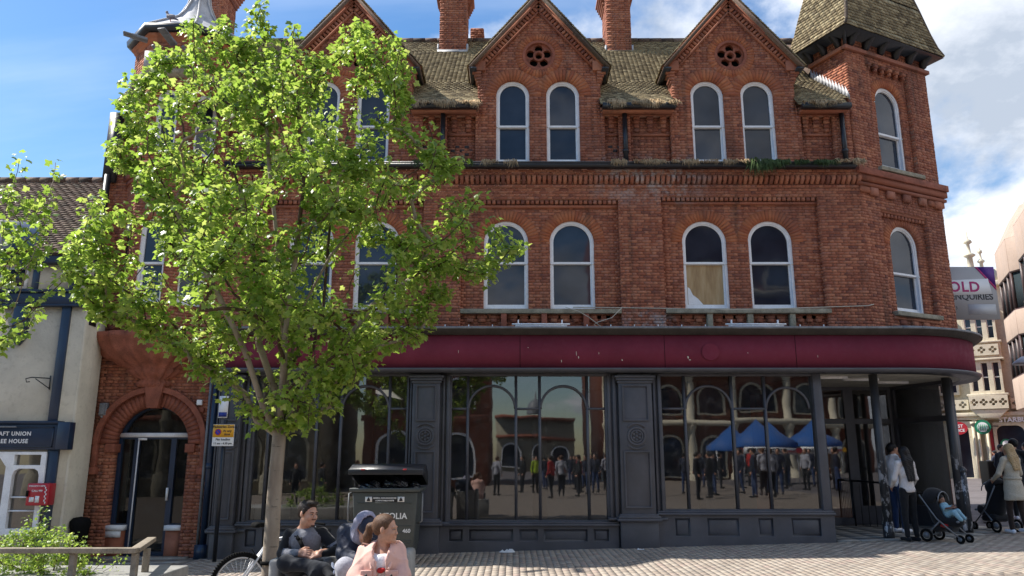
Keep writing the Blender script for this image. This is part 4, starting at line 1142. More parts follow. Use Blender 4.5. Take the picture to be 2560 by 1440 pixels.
# lamps and camera brackets on the turret frieze
for (px, py) in ((375, 112), (450, 115)):
    p = W(px, py, 14.0 if px < 400 else 13.95)
    m = MB()
    m.tube([(p.x+.1, 14.2, p.z-.1), (p.x+.05, p.y, p.z)], .035, 8)
    c = Vector((p.x-.12, p.y-.2, p.z+.03)); d = Vector((-.9, -.42, .12)).normalized() if px < 400 else Vector((-.2, -.95, .25)).normalized(); s = d.cross(Vector((0, 0, 1))).normalized(); uu = s.cross(d)
    m.boxes([tuple(c)], [tuple(d*.15)], [tuple(s*.075)], [tuple(uu*.03)]); m.boxes([tuple(c+d*.18)], [tuple(d*.12)], [tuple(s*.085)], [tuple(uu*.018)])
    m.build('floodlight', M['lead'], B, bevel=.025)
m = MB(); m.box(-7.5, -7.3, 14.1, 14.2, 9.35, 9.72); m.box(-7.2, -6.4, 14.05, 14.12, 9.52, 9.60); m.box(-6.6, -6.55, 14.08, 14.13, 9.3, 9.55); m.build('lamp_bracket', M['leadpale'], B)
for z in (3.0,):
    pass
# white and blue estate notice on the shopfront
m = MB(); m.fbox(FS, -5.42, -5.25, .24, .26, 2.32, 2.72); nb = m.build('notice_plate', M['white'], B)
m = MB(); m.fbox(FS, -5.41, -5.26, .262, .266, 2.34, 2.42); m.build('blue_strip', plain('royal_blue_print', (.01, .03, .25), .4), nb)
# ------------------------------------------------------------------ trees
def leaf_mat():
    m, t, p = new_mat('maple_leaf'); r = island(t)
    c = ramp(t, r, [(0, (.07, .13, .024)), (.45, (.14, .225, .038)), (.8, (.22, .31, .06)), (1, (.33, .37, .10))])
    t.links.new(c, p.inputs['Base Color']); p.inputs['Roughness'].default_value = .38; p.inputs['Specular IOR Level'].default_value = .5
    tr = t.nodes.new('ShaderNodeBsdfTranslucent'); c2 = ramp(t, r, [(0, (.30, .48, .06)), (.6, (.46, .63, .09)), (1, (.64, .72, .18))]); t.links.new(c2, tr.inputs[0])
    mx_ = t.nodes.new('ShaderNodeMixShader'); mx_.inputs[0].default_value = .5
    t.links.new(p.outputs[0], mx_.inputs[1]); t.links.new(tr.outputs[0], mx_.inputs[2]); t.links.new(mx_.outputs[0], t.nodes['Material Output'].inputs[0]); return m
M['leaf'] = leaf_mat()
def bark_mat():
    m, t, p = new_mat('grey_buff_bark'); n = noise(t, 3, 5, .6, sc=(3, 3, .8)); c = ramp(t, n, [(.3, (.19, .145, .105)), (.65, (.33, .27, .205))])
    n2 = noise(t, 6, 4, .7, sc=(1, 1, 5)); c = mixc_(t, mrange(t, n2, .60, .68, 0, .7), c, (.07, .055, .04)); t.links.new(c, p.inputs['Base Color']); p.inputs['Roughness'].default_value = .9
    bump(t, p, n2, .5, .01); return m
M['bark'] = bark_mat(); M['twig'] = weathered('brown_twig_bark', (.09, .06, .04), .85, .3, 9, .2, .2)
LP = []
for a, r in ((-90, .06), (-62, .34), (-40, .64), (-22, .52), (6, .74), (22, .96), (36, .72), (60, .72), (76, .96), (90, 1.15), (104, .96), (120, .72), (144, .72), (158, .96), (174, .74), (202, .52), (220, .64), (242, .34)):
    LP.append((r*math.cos(R(a))*.5, r*math.sin(R(a))*.5+.3))
LP = np.array(LP); LN = len(LP)
def leaf_arrays(Pt, Nr, Up, size):
    """Pt (n,3) stalk ends; Nr leaf normal; Up direction the blade points"""
    n = len(Pt); X = np.cross(Up, Nr); X /= np.linalg.norm(X, axis=1)[:, None]
    V = np.zeros((n, LN+1, 3)); droop = RNG.uniform(.05, .35, n)
    V[:, 0] = Pt+Up*(size*.3)[:, None]
    for k in range(LN):
        x, y = LP[k]
        V[:, k+1] = Pt+X*(x*size)[:, None]+Up*(y*size)[:, None]-Nr*((x*x*1.6+max(0, y-.3)**2*1.2)*size*droop*2)[:, None]
    T = np.array([(0, 1+k, 1+(k+1) % LN) for k in range(LN)])
    F = (np.arange(n)*(LN+1))[:, None, None]+T[None]
    return V.reshape(-1, 3), F.reshape(-1, 3)
def unit(a): return a/np.maximum(1e-9, np.linalg.norm(a, axis=1))[:, None]
class Tree:
    def __init__(s, trunk):      # list of (pos, None)
        s.P = [Vector(p) for p in trunk]; s.par = [i-1 for i in range(len(trunk))]; s.tips = []
    def limb(s, i0, pts):
        i = i0; 
        for p in pts: s.P.append(Vector(p)); s.par.append(i); i = len(s.P)-1
        return i
    def grow(s, targets, lo=3, step=.13, lift=.35, wander=.03, origin=None):
        for t in targets:
            A = np.array([tuple(p) for p in s.P[lo:]]); tv = np.array(tuple(t)); d = tv-A; L = np.linalg.norm(d, axis=1)
            up = d[:, 2]/np.maximum(L, 1e-6)
            out = tv-np.array(tuple(origin)); out /= np.linalg.norm(out); al = (d@out)/np.maximum(L, 1e-6)
            cost = L*(1+.9*np.maximum(0, .55-al)+.6*np.maximum(0, -up+.1))+.15*np.linalg.norm(A-np.array(tuple(origin)), axis=1)*0
            i = int(np.argmin(cost))+lo; a = s.P[i]; v = Vector(tv)-a; n = max(1, int(v.length/step)); cur = i
            dirp = (a-s.P[s.par[i]]).normalized() if s.par[i] >= 0 else Vector((0, 0, 1))
            c1 = a+dirp*v.length*.3-Vector((0, 0, .0)); c2 = Vector(tv)-Vector((v.x*.25, v.y*.25, v.length*lift*.5))
            for k in range(1, n+1):
                u = k/n; p = a*(1-u)**3+c1*3*u*(1-u)**2+c2*3*u*u*(1-u)+Vector(tv)*u**3+Vector(RNG.normal(0, wander, 3))*(1 if k < n else 0)*.5
                s.P.append(p); s.par.append(cur); cur = len(s.P)-1
            s.tips.append(cur)
    def radii(s, tip=.004, ex=2.1, fixed={}):
        n = len(s.P); acc = np.zeros(n); ch = [[] for _ in range(n)]
        for i in range(n):
            if s.par[i] >= 0: ch[s.par[i]].append(i)
        for i in range(n-1, -1, -1):
            acc[i] = max(tip**ex, sum(acc[c] for c in ch[i])) if ch[i] else tip**ex
            acc[i] += (tip*.25)**ex
        s.r = acc**(1/ex); s.ch = ch; return s.r
    def chains(s):
        out = []; n = len(s.P); used = set()
        starts = [0]
        st_ = [(0, None)]
        while st_:
            i, prev = st_.pop(); c = [prev, i] if prev is not None else [i]
            while s.ch[i]:
                k = max(s.ch[i], key=lambda q: s.r[q])
                for q in s.ch[i]:
                    if q != k: st_.append((q, i))
                c.append(k); i = k
            out.append(c)
        return out
FORK = W(698, 1092, 8.5)
polypx = [(650,5),(672,60),(700,120),(735,60),(790,130),(830,150),(880,70),(920,60),(985,90),(1015,140),(1020,230),(1000,300),(1060,330),(1110,380),(1150,410),(1100,450),(1050,500),(1075,575),(1140,520),(1200,490),(1165,555),(1105,610),(1190,600),(1250,560),(1310,615),(1270,660),(1240,690),(1180,680),(1120,740),(1090,790),(1060,850),(1000,870),(930,900),(880,950),(830,1020),(770,1060),(720,1075),(660,1060),(615,1050),(570,1010),(560,960),(480,940),(420,880),(350,860),(300,800),(240,780),(200,720),(170,640),(190,590),(240,540),(290,520),(340,470),(330,420),(290,400),(275,370),(310,320),(300,250),(330,190),(365,180),(400,130),(440,140),(465,60),(485,50),(510,120),(545,60),(570,50),(590,120),(625,100),(640,40)]
poly = [(W(x, y, 8.5).x, W(x, y, 8.5).z) for x, y in polypx]
PX = np.array(poly)
def inpoly(x, z):
    c = False; n = len(poly); j = n-1
    for i in range(n):
        xi, zi = poly[i]; xj, zj = poly[j]
        if (zi > z) != (zj > z) and x < (xj-xi)*(z-zi)/(zj-zi)+xi: c = not c
        j = i
    return c
def edist(x, z):
    A = PX; Bp = np.roll(PX, -1, 0); d = Bp-A; p = np.array([x, z]); t = np.clip(((p-A)*d).sum(1)/(d*d).sum(1), 0, 1)
    return np.min(np.linalg.norm(A+d*t[:, None]-p, axis=1))
TY = 8.5
tg = []
rs = random.Random(11)
x0, x1, z0, z1 = PX[:, 0].min(), PX[:, 0].max(), PX[:, 1].min(), PX[:, 1].max()
tries = 0
while len(tg) < 520 and tries < 60000:
    tries += 1
    x, z = rs.uniform(x0, x1), rs.uniform(z0, z1)
    if not inpoly(x, z): continue
    e = edist(x, z); th = min(1.55, .12+e*1.5); y = TY+rs.uniform(-1, 1)*th
    # scale about the viewpoint line is avoided: depth only spreads the crown in its own volume
    p = Vector((x*(1+(y-TY)/TY*.55), y, 1.6+(z-1.6)*(1+(y-TY)/TY*.55)))
    nz = math.sin(p.x*3.1+1.3)*math.sin(p.z*2.9+.4)+.7*math.sin(p.x*6.3+p.z*4.1+p.y*2)*math.sin(p.z*5.7-p.y*3.3+1)
    if nz < -.20+(.0 if p.x < -1.9 else .18): continue
    if min([(p-q).length for q in tg] or [9]) < .19: continue
    tg.append(p)
for x, y in polypx[::1]:          # keep the outline's spurs
    w = W(x, y, TY); c = Vector((-3.0, TY, 4.3)); tg.append(w+(c-w).normalized()*.10)
tr1 = Tree([(W(672, 1530, 8.5).x, 8.5, gz(-2.6)-.05), (W(676, 1400, 8.5).x, 8.5, .45), (W(683, 1280, 8.5).x, 8.5, .95), (W(690, 1180, 8.5).x, 8.5, 1.42), tuple(FORK)])
mains = [[(700, 1000), (712, 880), (705, 740), (690, 600), (675, 430), (660, 260), (655, 120)], [(735, 1010), (775, 900), (810, 780), (820, 620), (835, 450), (880, 300), (900, 160)],
         [(655, 1010), (610, 880), (560, 760), (500, 640), (430, 520), (380, 380), (370, 260)], [(650, 1050), (600, 980), (520, 900), (420, 800), (310, 720), (230, 660)],
         [(680, 980), (650, 860), (640, 700), (610, 520), (560, 360), (520, 210), (490, 110)], [(760, 950), (850, 870), (930, 760), (1020, 690), (1120, 650), (1210, 630)],
         [(720, 900), (760, 760), (830, 640), (930, 520), (1010, 440), (1090, 400)], [(715, 820), (745, 640), (755, 460), (750, 300), (740, 160)]]
dep = [0, .5, -.6, .3, .7, -.2, .4, -.7]
for mpts, dd in zip(mains, dep):
    pts = []
    for i, (x, y) in enumerate(mpts):
        Yq = 8.5+dd*(i+1)/len(mpts); pts.append(W(x, y, Yq)+Vector(RNG.normal(0, .02, 3)))
    dens = []; pr0 = tr1.P[4]
    for q in pts:
        for k in (1/3, 2/3, 1): dens.append(pr0.lerp(q, k))
        pr0 = q
    tr1.limb(4, dens)
tg.sort(key=lambda p: (p-FORK).length)
spire_tips = []
spires = [[(655, 190), (660, 120), (652, 60), (650, 8)], [(478, 230), (488, 140), (482, 90), (484, 52)], [(572, 220), (560, 140), (552, 90), (553, 55)], [(735, 190), (728, 120), (738, 65)], [(412, 260), (408, 190), (398, 135)], [(342, 330), (332, 260), (330, 190)],
          [(905, 200), (915, 120), (900, 62)], [(985, 200), (1000, 130)], [(1060, 620), (1110, 600), (1155, 555), (1198, 492)], [(1080, 690), (1150, 665), (1230, 650), (1308, 615)], [(1200, 655), (1240, 610), (1252, 562)], [(1010, 470), (1070, 440), (1090, 370), (1072, 315)], [(1040, 470), (1110, 430), (1150, 405)],
          [(310, 420), (292, 385), (274, 368)], [(215, 620), (225, 560), (238, 500)], [(1075, 590), (1140, 540), (1165, 515)], [(870, 870), (890, 930), (880, 960)], [(1000, 820), (1050, 850)], [(800, 950), (830, 1010)], [(775, 1010), (770, 1075)], [(330, 810), (290, 800), (250, 790)]]
tr1.grow(tg, lo=5, origin=FORK-Vector((0, 0, .6)), lift=.45)
for ln in spires:
    yy = TY+rs.uniform(-.5, .5); pts = [W(x, y, yy) for x, y in ln]
    A = np.array([tuple(p) for p in tr1.P[5:]]); i = int(np.argmin(np.linalg.norm(A-np.array(tuple(pts[0])), axis=1)))+5
    prv = tr1.P[i]; cur = i
    for q in pts:
        n = max(1, int((q-prv).length/.075))
        for k in range(1, n+1):
            tr1.P.append(prv.lerp(q, k/n)+Vector(RNG.normal(0, .006, 3))); tr1.par.append(cur); cur = len(tr1.P)-1; spire_tips.append(cur)
        prv = q
tr1.radii(tip=.0032, ex=2.15)
sc_r = .088/tr1.r[4]
TR = empty('street_tree', 'young maple with fresh green leaves standing in front of the brick building', 'tree', (W(672, 1530, 8.5).x, 8.5, gz(-2.6)))
def build_tree(tr, root, trunk_n, rmin=.003, scl=1., name='branches'):
    mt, mb = MB(), MB()
    for c in tr.chains():
        pts = [tr.P[i] for i in c]; rr = [max(rmin, tr.r[i]*scl) for i in c]
        if len(pts) < 2: continue
        if len(c) > 1 and c[0] != 0: rr[0] = min(rr[0], rr[1]*1.25)
        big = rr[0] > .022
        (mt if c[0] == 0 or rr[0] > .03 else mb).tube(pts, rr, 12 if c[0] == 0 else (7 if big else 4), cap=False)
    if mt.n: mt.build('trunk', M['bark'], root, smooth=True)
    if mb.n: mb.build(name, M['twig'], root, smooth=True)
for i, r0 in ((0, .094), (1, .083), (2, .079), (3, .075), (4, .073)): tr1.r[i] = r0/sc_r
def leaves_for(tr, root, per, size, spread, n_single, tips=None, back=4, lp=M['leaf'], seed=3):
    g = np.random.default_rng(seed); tips = tips or tr.tips; P = []; O = []
    for tp in tips:
        i = tp; path = []
        for _ in range(back):
            path.append(i); i = tr.par[i]
            if i < 5: break
        k = g.poisson(per*g.uniform(.45, 1.5))
        for _ in range(k):
            j = path[min(len(path)-1, int(abs(g.normal(0, 1))*1.6))]
            b = np.array(tuple(tr.P[j])); o = g.normal(0, 1, 3); o /= np.linalg.norm(o); rr = spread*g.uniform(.25, 1.0)
            P.append(b+o*rr); O.append(o)
    P = np.array(P); O = np.array(O); n = len(P)
    Nr = unit(np.c_[g.normal(0, .55, n), g.normal(0, .55, n), g.uniform(.35, 1.2, n)]+O*.35)
    Up = unit(O*np.array([1, 1, .25])+g.normal(0, .45, (n, 3))+np.array([0, 0, -.35])); Up = unit(Up-Nr*(Up*Nr).sum(1)[:, None])
    sz = size*g.uniform(.45, 1.35, n)
    d = np.linalg.norm(P-np.array([0, 0, 1.6]), axis=1)-sz*30; idx = np.argsort(d)[:n_single]; sel = np.zeros(n, bool); sel[idx] = True
    m = MB(); V, F = leaf_arrays(P[~sel], Nr[~sel], Up[~sel], sz[~sel]); m.quads(V, F); m.build('crown', lp, root, kind='stuff')
    if n_single:
        m = MB(); V, F = leaf_arrays(np.zeros((1, 3)), np.array([[0, 0, 1.]]), np.array([[0, 1., 0]]), np.ones(1)); m.quads(V, F); me = None
        for i in idx:
            if me is None: o = m.build('leaf', lp, origin=Vector((0, 0, 0))); me = o.data; o.parent = root
            else: o = link('leaf', me, root)
            x = Vector(np.cross(Up[i], Nr[i])); o.rotation_euler = Matrix((x, Vector(Up[i]), Vector(Nr[i]))).transposed().to_euler(); o.scale = [sz[i]]*3; o.location = Vector(P[i])-worldloc(root)
    print('leaves', n)
build_tree(tr1, TR, 5, scl=sc_r)
leaves_for(tr1, TR, 50, .084, .135, 300)
leaves_for(tr1, TR, 9, .085, .085, 0, tips=spire_tips, back=1, seed=33)
# black tie round the trunk
m = MB(); c = W(678, 1382, 8.5); m.lathe((c.x, 8.5, 0), [(.106, .50), (.108, .50), (.108, .54), (.106, .54)], 20); m.tube([(c.x+.1, 8.52, .52), (c.x+.2, 8.7, .56)], .012, 6)
tag(m.build('bicycle_lock_strap', M['black'], top=True), 'black strap round the tree trunk holding the bicycle', 'strap')

# sparse tree reaching in from the left edge
T2 = empty('street_tree', 'sparse young tree reaching in from the left edge before the pub', 'tree', (-6.6, 7.8, gz(-6.6)))
tr2 = Tree([(-6.6, 7.8, gz(-6.6)-.05), (-6.55, 7.8, .9), (-6.5, 7.8, 1.6), (-6.4, 7.8, 2.1), (-6.2, 7.8, 2.5)])
tr2.r = None
lines = [[(-60, 900), (-20, 800), (0, 640), (15, 520), (50, 400)], [(-60, 900), (30, 780), (80, 650), (110, 560), (125, 480), (143, 410)], [(-60, 900), (60, 800), (100, 745), (150, 690), (172, 680)],
         [(80, 650), (60, 590), (40, 540), (20, 470)], [(110, 560), (75, 520), (70, 490)], [(-60, 900), (20, 850), (60, 830), (90, 780)], [(-60, 900), (10, 740), (40, 690), (100, 640), (140, 620)], [(195, 640), (215, 560), (232, 510), (250, 485)], [(-60, 900), (-10, 860), (30, 840)], [(-20, 800), (10, 700), (45, 610), (20, 570)]]
fk = 4
for ln in lines:
    pts = [W(x, y, 7.8+(.25 if i % 2 else -.1)) for i, (x, y) in enumerate(ln)]
    if ln[0] == (195, 640): pts = [W(60, 800, 7.8), W(130, 730, 7.9), W(180, 680, 7.95)]+pts
    prv = tr2.P[fk]; de = []
    for q in pts:
        n = max(1, int((q-prv).length/.12))
        for k in range(1, n+1): de.append(prv.lerp(q, k/n)+Vector(RNG.normal(0, .008, 3)))
        prv = q
    e = tr2.limb(fk, de)
    ee = e; st_ = 0
    while tr2.par[ee] > 5 and st_ < 14:
        if st_ % 2 == 0: tr2.tips.append(ee)
        ee = tr2.par[ee]; st_ += 1
tr2.radii(tip=.0035, ex=2.2); build_tree(tr2, T2, 5, scl=1.0)
leaves_for(tr2, T2, 17, .085, .10, 0, back=2, seed=9)
# dense lower left clump of the same tree
# shrub in the planter
SH = empty('planter_shrub', 'small leaved shrub spilling over the planter behind the timber rail', 'shrub', (-5.0, 8.7, .3))
tr3 = Tree([(-5.0, 8.75, .2), (-5.0, 8.75, .26), (-5.0, 8.75, .3), (-5.0, 8.75, .34), (-5.0, 8.75, .38)])
tg3 = []
g3 = np.random.default_rng(5)
pp = [(0, 1345), (40, 1330), (70, 1300), (100, 1335), (150, 1345), (200, 1350), (240, 1380), (300, 1395), (260, 1400), (290, 1410), (0, 1400), (110, 1275), (105, 1295), (115, 1310), (150, 1325), (60, 1360), (95, 1320)]
for _ in range(150):
    x = g3.uniform(-40, 225); top = np.interp(x, [-40, 0, 60, 110, 180, 225], [1350, 1348, 1322, 1312, 1345, 1372]); y = g3.uniform(top, 1470); q = W(x, y, g3.uniform(8.25, 9.1)); tg3.append(q)
for x, y in pp: tg3.append(W(x, y, g3.uniform(8.3, 8.8)))
tg3.sort(key=lambda p: (p-tr3.P[4]).length); tr3.grow(tg3, lo=2, origin=Vector((-5, 8.75, .1)), step=.1, lift=.5); tr3.radii(tip=.0025, ex=2.3); build_tree(tr3, SH, 5, scl=1.)
leaves_for(tr3, SH, 34, .038, .075, 0, back=3, seed=21)
# ------------------------------------------------------------------ the half-timbered pub on the left
YP = 13.8; FP = frame(0, YP, 1, 0)
PB = empty('timbered_pub', 'cream rendered pub with navy timbers and dark tiled roof left of the brick building', 'pub', (-10, YP, gz(-10)))
def pb(name, mat, *bx, bevel=0, parent=PB, fr=FP):
    m = MB()
    for b in bx: m.fbox(fr, *b)
    return m.build(name, mat, parent, bevel=bevel)
pb('wall', M['render'], (-15, -7.86, -.35, 0, -.5, 4.35), (-15, -8.0, -.35, .02, 4.35, 5.2))
m = MB(); m.add([(-7.82, YP, -.4), (-7.82, YP, 4.35), (-7.86, YP+.7, 4.35), (-7.86, YP+.7, -.4), (-7.87, YP-.001, -.4), (-7.87, YP-.001, 4.35)], [(0, 1, 2, 3), (0, 4, 5, 1)]); m.build('return_wall', M['render'], PB)
for a, b, z0, z1 in ((-8.29, -8.13, 2.2, 4.33), (-8.22, -8.10, 4.62, 5.1), (-8.92, -8.80, 4.62, 5.1), (-10.0, -9.86, 2.2, 4.3), (-8.22, -8.02, -.4, 1.74), (-10.6, -10.4, -.4, 1.74)):
    pb('timber_post', M['navy'], (a, b, 0, .05, z0, z1), bevel=.006)
pb('jetty_beam', M['navy'], (-15, -7.80, -.1, .10, 4.36, 4.58), bevel=.01); pb('jetty_moulding', M['navy'], (-15, -7.78, -.1, .16, 4.58, 4.63), bevel=.01); pb('jetty_moulding', M['navy'], (-15, -7.81, -.1, .12, 4.32, 4.36), bevel=.006)
m = MB(); m.prism([(-9.12, 3.75), (-9.0, 3.60), (-8.88, 3.75), (-8.88, 4.32), (-9.12, 4.32)], FP, 0, .14); m.build('drop_bracket', M['navy'], PB, bevel=.008)
pb('eaves_fascia', M['navy'], (-15, -8.0, 0, .22, 5.12, 5.3), bevel=.01)
pb('upper_window', M['white'], (-9.9, -9.0, .02, .07, 4.66, 5.06)); pb('upper_window_pane', M['glass'], (-9.85, -9.5, .06, .075, 4.70, 5.02), (-9.44, -9.05, .06, .075, 4.70, 5.02))
# shop sign
sg = pb('name_board', M['navy'], (-15, -8.02, 0, .12, 1.74, 2.19), bevel=.01); pb('sign_cap', M['navy'], (-15, -8.0, 0, .17, 2.19, 2.24), bevel=.01); pb('sign_corbel', M['navy'], (-8.02, -7.80, 0, .18, 1.74, 2.22), bevel=.012)
pb('sign_rim', M['navy'], (-15, -8.1, .12, .135, 2.12, 2.14), (-15, -8.1, .12, .135, 1.78, 1.80), (-8.12, -8.1, .12, .135, 1.78, 2.14))
pb('sign_light', M['lead'], (-9.3, -8.72, .2, .24, 2.12, 2.145), bevel=.006)
M['letter'] = plain('white_lettering', (.75, .75, .75), .5)
text('lettering', 'CRAFT UNION', .098, M['letter'], FP, (-8.50, 2.015), .126, sg, align='RIGHT', weight=.003, spacing=1.12)
text('lettering', 'FREE HOUSE', .098, M['letter'], FP, (-8.54, 1.885), .126, sg, align='RIGHT', weight=.003, spacing=1.12)
m = MB(); c = Vector((-8.42, YP-.1, 3.0)); m.tube([(-8.33, YP-.05, 2.80), (-8.33, YP-.06, 3.05)], .012, 6); m.tube([(-8.33, YP-.06, 3.0), (-8.55, YP-.25, 3.0), (-8.62, YP-.3, 2.97), (-8.60, YP-.3, 2.91), (-8.56, YP-.27, 2.92)], .01, 6); m.tube([(-8.33, YP-.06, 2.82), (-8.5, YP-.22, 2.98)], .009, 6); m.build('hanging_bracket', M['iron'], PB)
m = MB(); m.lathe((-8.02, YP-.16, 0), [(.03, 4.63), (.05, 4.66), (.04, 4.74), (.10, 4.92), (.11, 4.96), (.0, 4.97)], 12); m.build('lantern', M['iron'], PB)
# ground floor window
wf = shape_mesh('bar_window', [[(-10.14, .3), (-8.21, .3), (-8.21, 1.70), (-10.14, 1.70)],
    [(-8.77, 1.47), (-8.29, 1.47), (-8.29, 1.66), (-8.77, 1.66)], [(-8.77, .40), (-8.29, .40), (-8.29, 1.30)]+circ(-8.53, 1.30, .24, 12, .1, PI-.1, False)[0:0]+[(-8.32, 1.38), (-8.39, 1.42), (-8.67, 1.42), (-8.74, 1.38), (-8.77, 1.30)],
    [(-9.41, .40), (-8.89, .40), (-8.89, 1.45), (-9.01, 1.60), (-9.29, 1.60), (-9.41, 1.45)], [(-10.04, .40), (-9.53, .40), (-9.53, 1.66), (-10.04, 1.66)]], .08, M['white'], FP, .04, PB, bevel=.006)
m = MB(); m.pane(FP, -10.09, -8.25, .35, 1.68, .003); m.build('glazing', M['glass_shop'], wf)
for z in (.70, .93): pb('glazing_bar', M['white'], (-8.76, -8.30, .02, .06, z-.012, z+.012), parent=wf)
M['curtain'] = weathered('pale_curtain', (.42, .38, .32), .9, .3, 8, .1, 0)
m = MB()
for i in range(8): m.tube([(-8.31-i*.022, YP+.03, 1.66), (-8.33-i*.018, YP+.03, 1.2), (-8.29-i*.008, YP+.03, .45)], .014, 6)
m.build('curtain', M['curtain'], wf)
pb('black_room_sheet', M['black'], (-10.14, -8.21, -.09, -.08, .3, 1.7), parent=wf)  # thin black slab close behind the glazing, indoor shade given by colour
# roof
tlC, tlA, tlB, tlD = [], [], [], []
pe, pr = Vector((0, YP-.25, 5.28)), Vector((0, 16.5, 7.78)); pup = (pr-pe).normalized(); PL = (pr-pe).length
tile_plane(pe, Vector((1, 0, 0)), pup, PL, lambda s: [(-15, -8.0+min(0, -.0)) if s < .9 else (-15, -8.3)], row=.098, tw_=.165, thick=.022)
m = MB(); m.boxes(np.array(tlC), np.array(tlA), np.array(tlB), np.array(tlD)); 
pr_ = MB(); pr_.add([(-15, YP-.25, 5.25), (-8.0, YP-.25, 5.25), (-8.3, 16.5, 7.75), (-15, 16.5, 7.75), (-15, 20, 5.2), (-8.3, 20, 5.2)], [(0, 1, 2, 3), (3, 2, 5, 4)]); prf = pr_.build('roof', M['tile_dark'], PB)
m.build('roof_tiling', M['tile_dark'], prf, kind='stuff')
m = MB()
for i in range(22): m.tube([(-15+i*.3, 16.5, 7.80), (-14.71+i*.3, 16.5, 7.80)], .10, 8)
m.build('ridge_tile', M['tile_dark'], prf, kind='stuff')
m = MB(); m.add([(-10.6, YP-.35, 5.3), (-9.45, YP-.35, 5.9), (-8.95, YP-.35, 5.35), (-10.6, YP+.8, 5.9), (-9.45, YP+1.2, 6.3), (-8.95, YP+.3, 5.6)], [(0, 2, 1), (0, 1, 4, 3), (1, 2, 5, 4)]); m.build('dormer_gable', M['navy'], PB)
m = MB(); m.tube([(-7.93, YP+.2, gz(-8)), (-7.95, YP+.2, 4.3)], .06, 10); m.box(-8.02, -7.82, YP+.05, YP+.3, 4.0, 4.4); m.build('downpipe', M['iron'], PB)
# red defibrillator cabinet on the pub wall
RC = empty('defibrillator_cabinet', 'red emergency cabinet fixed to the navy post of the pub', 'defibrillator box', (-8.130, YP-.05, .82))
M['red'] = weathered('red_enamel', (.42, .018, .03), .4, .12, 4, .5, 0, grime=.1)
m = MB(); m.fbox(FP, -8.360, -7.980, .05, .26, .80, 1.17); cbx = m.build('cabinet', M['red'], RC, bevel=.015)
text('lettering', 'EMERGENCY DEFIB', .033, M['letter'], FP, (-8.190, 1.125), .262, cbx, weight=.0006); text('lettering', 'CALL 999', .045, M['letter'], FP, (-8.180, 1.045), .262, cbx, weight=.001)
m = MB(); m.fbox(FP, -8.300, -8.220, .26, .264, .86, .94); m.fbox(FP, -8.200, -8.130, .26, .264, .85, .96)
for i in range(8):
    for j in range(2): 
        if (i+j) % 2: m.fbox(FP, -8.050+.018*j, -8.032+.018*j, .26, .263, .83+.035*i, .865+.035*i)
m.build('label_print', M['letter'], cbx)
m = MB(); m.fbox(FP, -8.350, -8.320, .26, .29, .95, 1.05); m.build('latch', M['black'], cbx)
# dark litter bin by the wall and navy windbreak
m = MB(); c = W(198, 1330, 14.1); m.lathe((c.x, c.y, 0), [(.13, gz(c.x)), (.15, .35), (.17, .42), (.17, .5), (.12, .56), (.0, .58)], 14); tag(m.build('litter_bin', M['black'], top=True), 'black litter bin against the wall left of the arched doorway', 'litter bin')
WBK = empty('windbreak', 'navy fabric windbreak between posts in front of the pub', 'windbreak', (-6.0, 9.9, gz(-6)))
m = MB(); m.box(-8.0, -6.43, 9.88, 9.9, gz(-7)+.1, .62); m.build('panel', M['navy'], WBK)
M['wood'] = weathered('silvered_timber', (.27, .23, .18), .85, .25, 7, .2, .5, grime=.4)
m = MB(); p = W(28, 1345, 9.9); m.box(-6.50, -6.43, 9.86, 9.93, gz(-6), .74); m.build('post', M['wood'], WBK)

# ------------------------------------------------------------------ far street on the right
SBX = 22; YF = 40
SB = empty('victorian_stone_building', 'ornate cream stone building with a green disc sign far down the side street', 'building', (25, YF, gz(25)))
M['stone'] = weathered('honey_limestone', (.60, .54, .41), .9, .15, 1.2, .2, .3, grime=.35, gcol=(.25, .19, .1))
FF = frame(0, YF, 1, 0)
def sb(name, *bx, mat=None, parent=SB, bevel=.02):
    for b in bx:
        m = MB(); m.fbox(FF, *b); o = m.build(name, mat or M['stone'], parent, bevel=bevel)
    return o
g0 = gz(24)-.2
sb('wall', (17, 31, -.6, -.25, g0, 11.2)); 
piers = (22.0, 22.75, 23.85, 24.35, 26.3, 27.4, 29)
for x in piers: sb('shop_pier', (x, x+.22, -.3, .05, g0, 3.9))
for x in (23.80, 24.02, 24.42): 
    m = MB(); m.tube([(x+.08, YF-.15, g0), (x+.08, YF-.15, 3.3)], .07, 10); m.box(x-.03, x+.2, YF-.26, YF-.05, 3.3, 3.45); m.build('slim_column', M['stone'], SB)
sb('ground_cornice', (17, 31, -.3, .25, 3.72, 3.92), (17, 31, -.3, .12, 3.55, 3.72))
def arched(c, z0, z1, hw, name='shop_opening', rc=.35):
    o = [(c-hw-.12, z0-.1), (c+hw+.12, z0-.1), (c+hw+.12, z1+.12), (c-hw-.12, z1+.12)]
    i = [(c-hw, z0), (c+hw, z0), (c+hw, z1-rc)]+circ(c+hw-rc, z1-rc, rc, 6, 0, PI/2, False)+circ(c-hw+rc, z1-rc, rc, 6, PI/2, PI, False)
    w = shape_mesh(name, [o, i], .3, M['stone'], FF, -.1, SB, bevel=.02)
    m = MB(); m.add([Vector((a, YF+.18, z)) for a, z in o], [(0, 1, 2, 3)]); m.build('pane', M['glass'], w); return w
arched(23.25, g0+.2, 3.35, .42); arched(25.5, 1.15, 3.25, .62); arched(27.0, 1.15, 3.25, .42); arched(21.6, g0+.2, 3.3, .4)
sb('red_door', (24.45, 24.72, -.2, -.05, g0, 3.1), mat=M['red'])
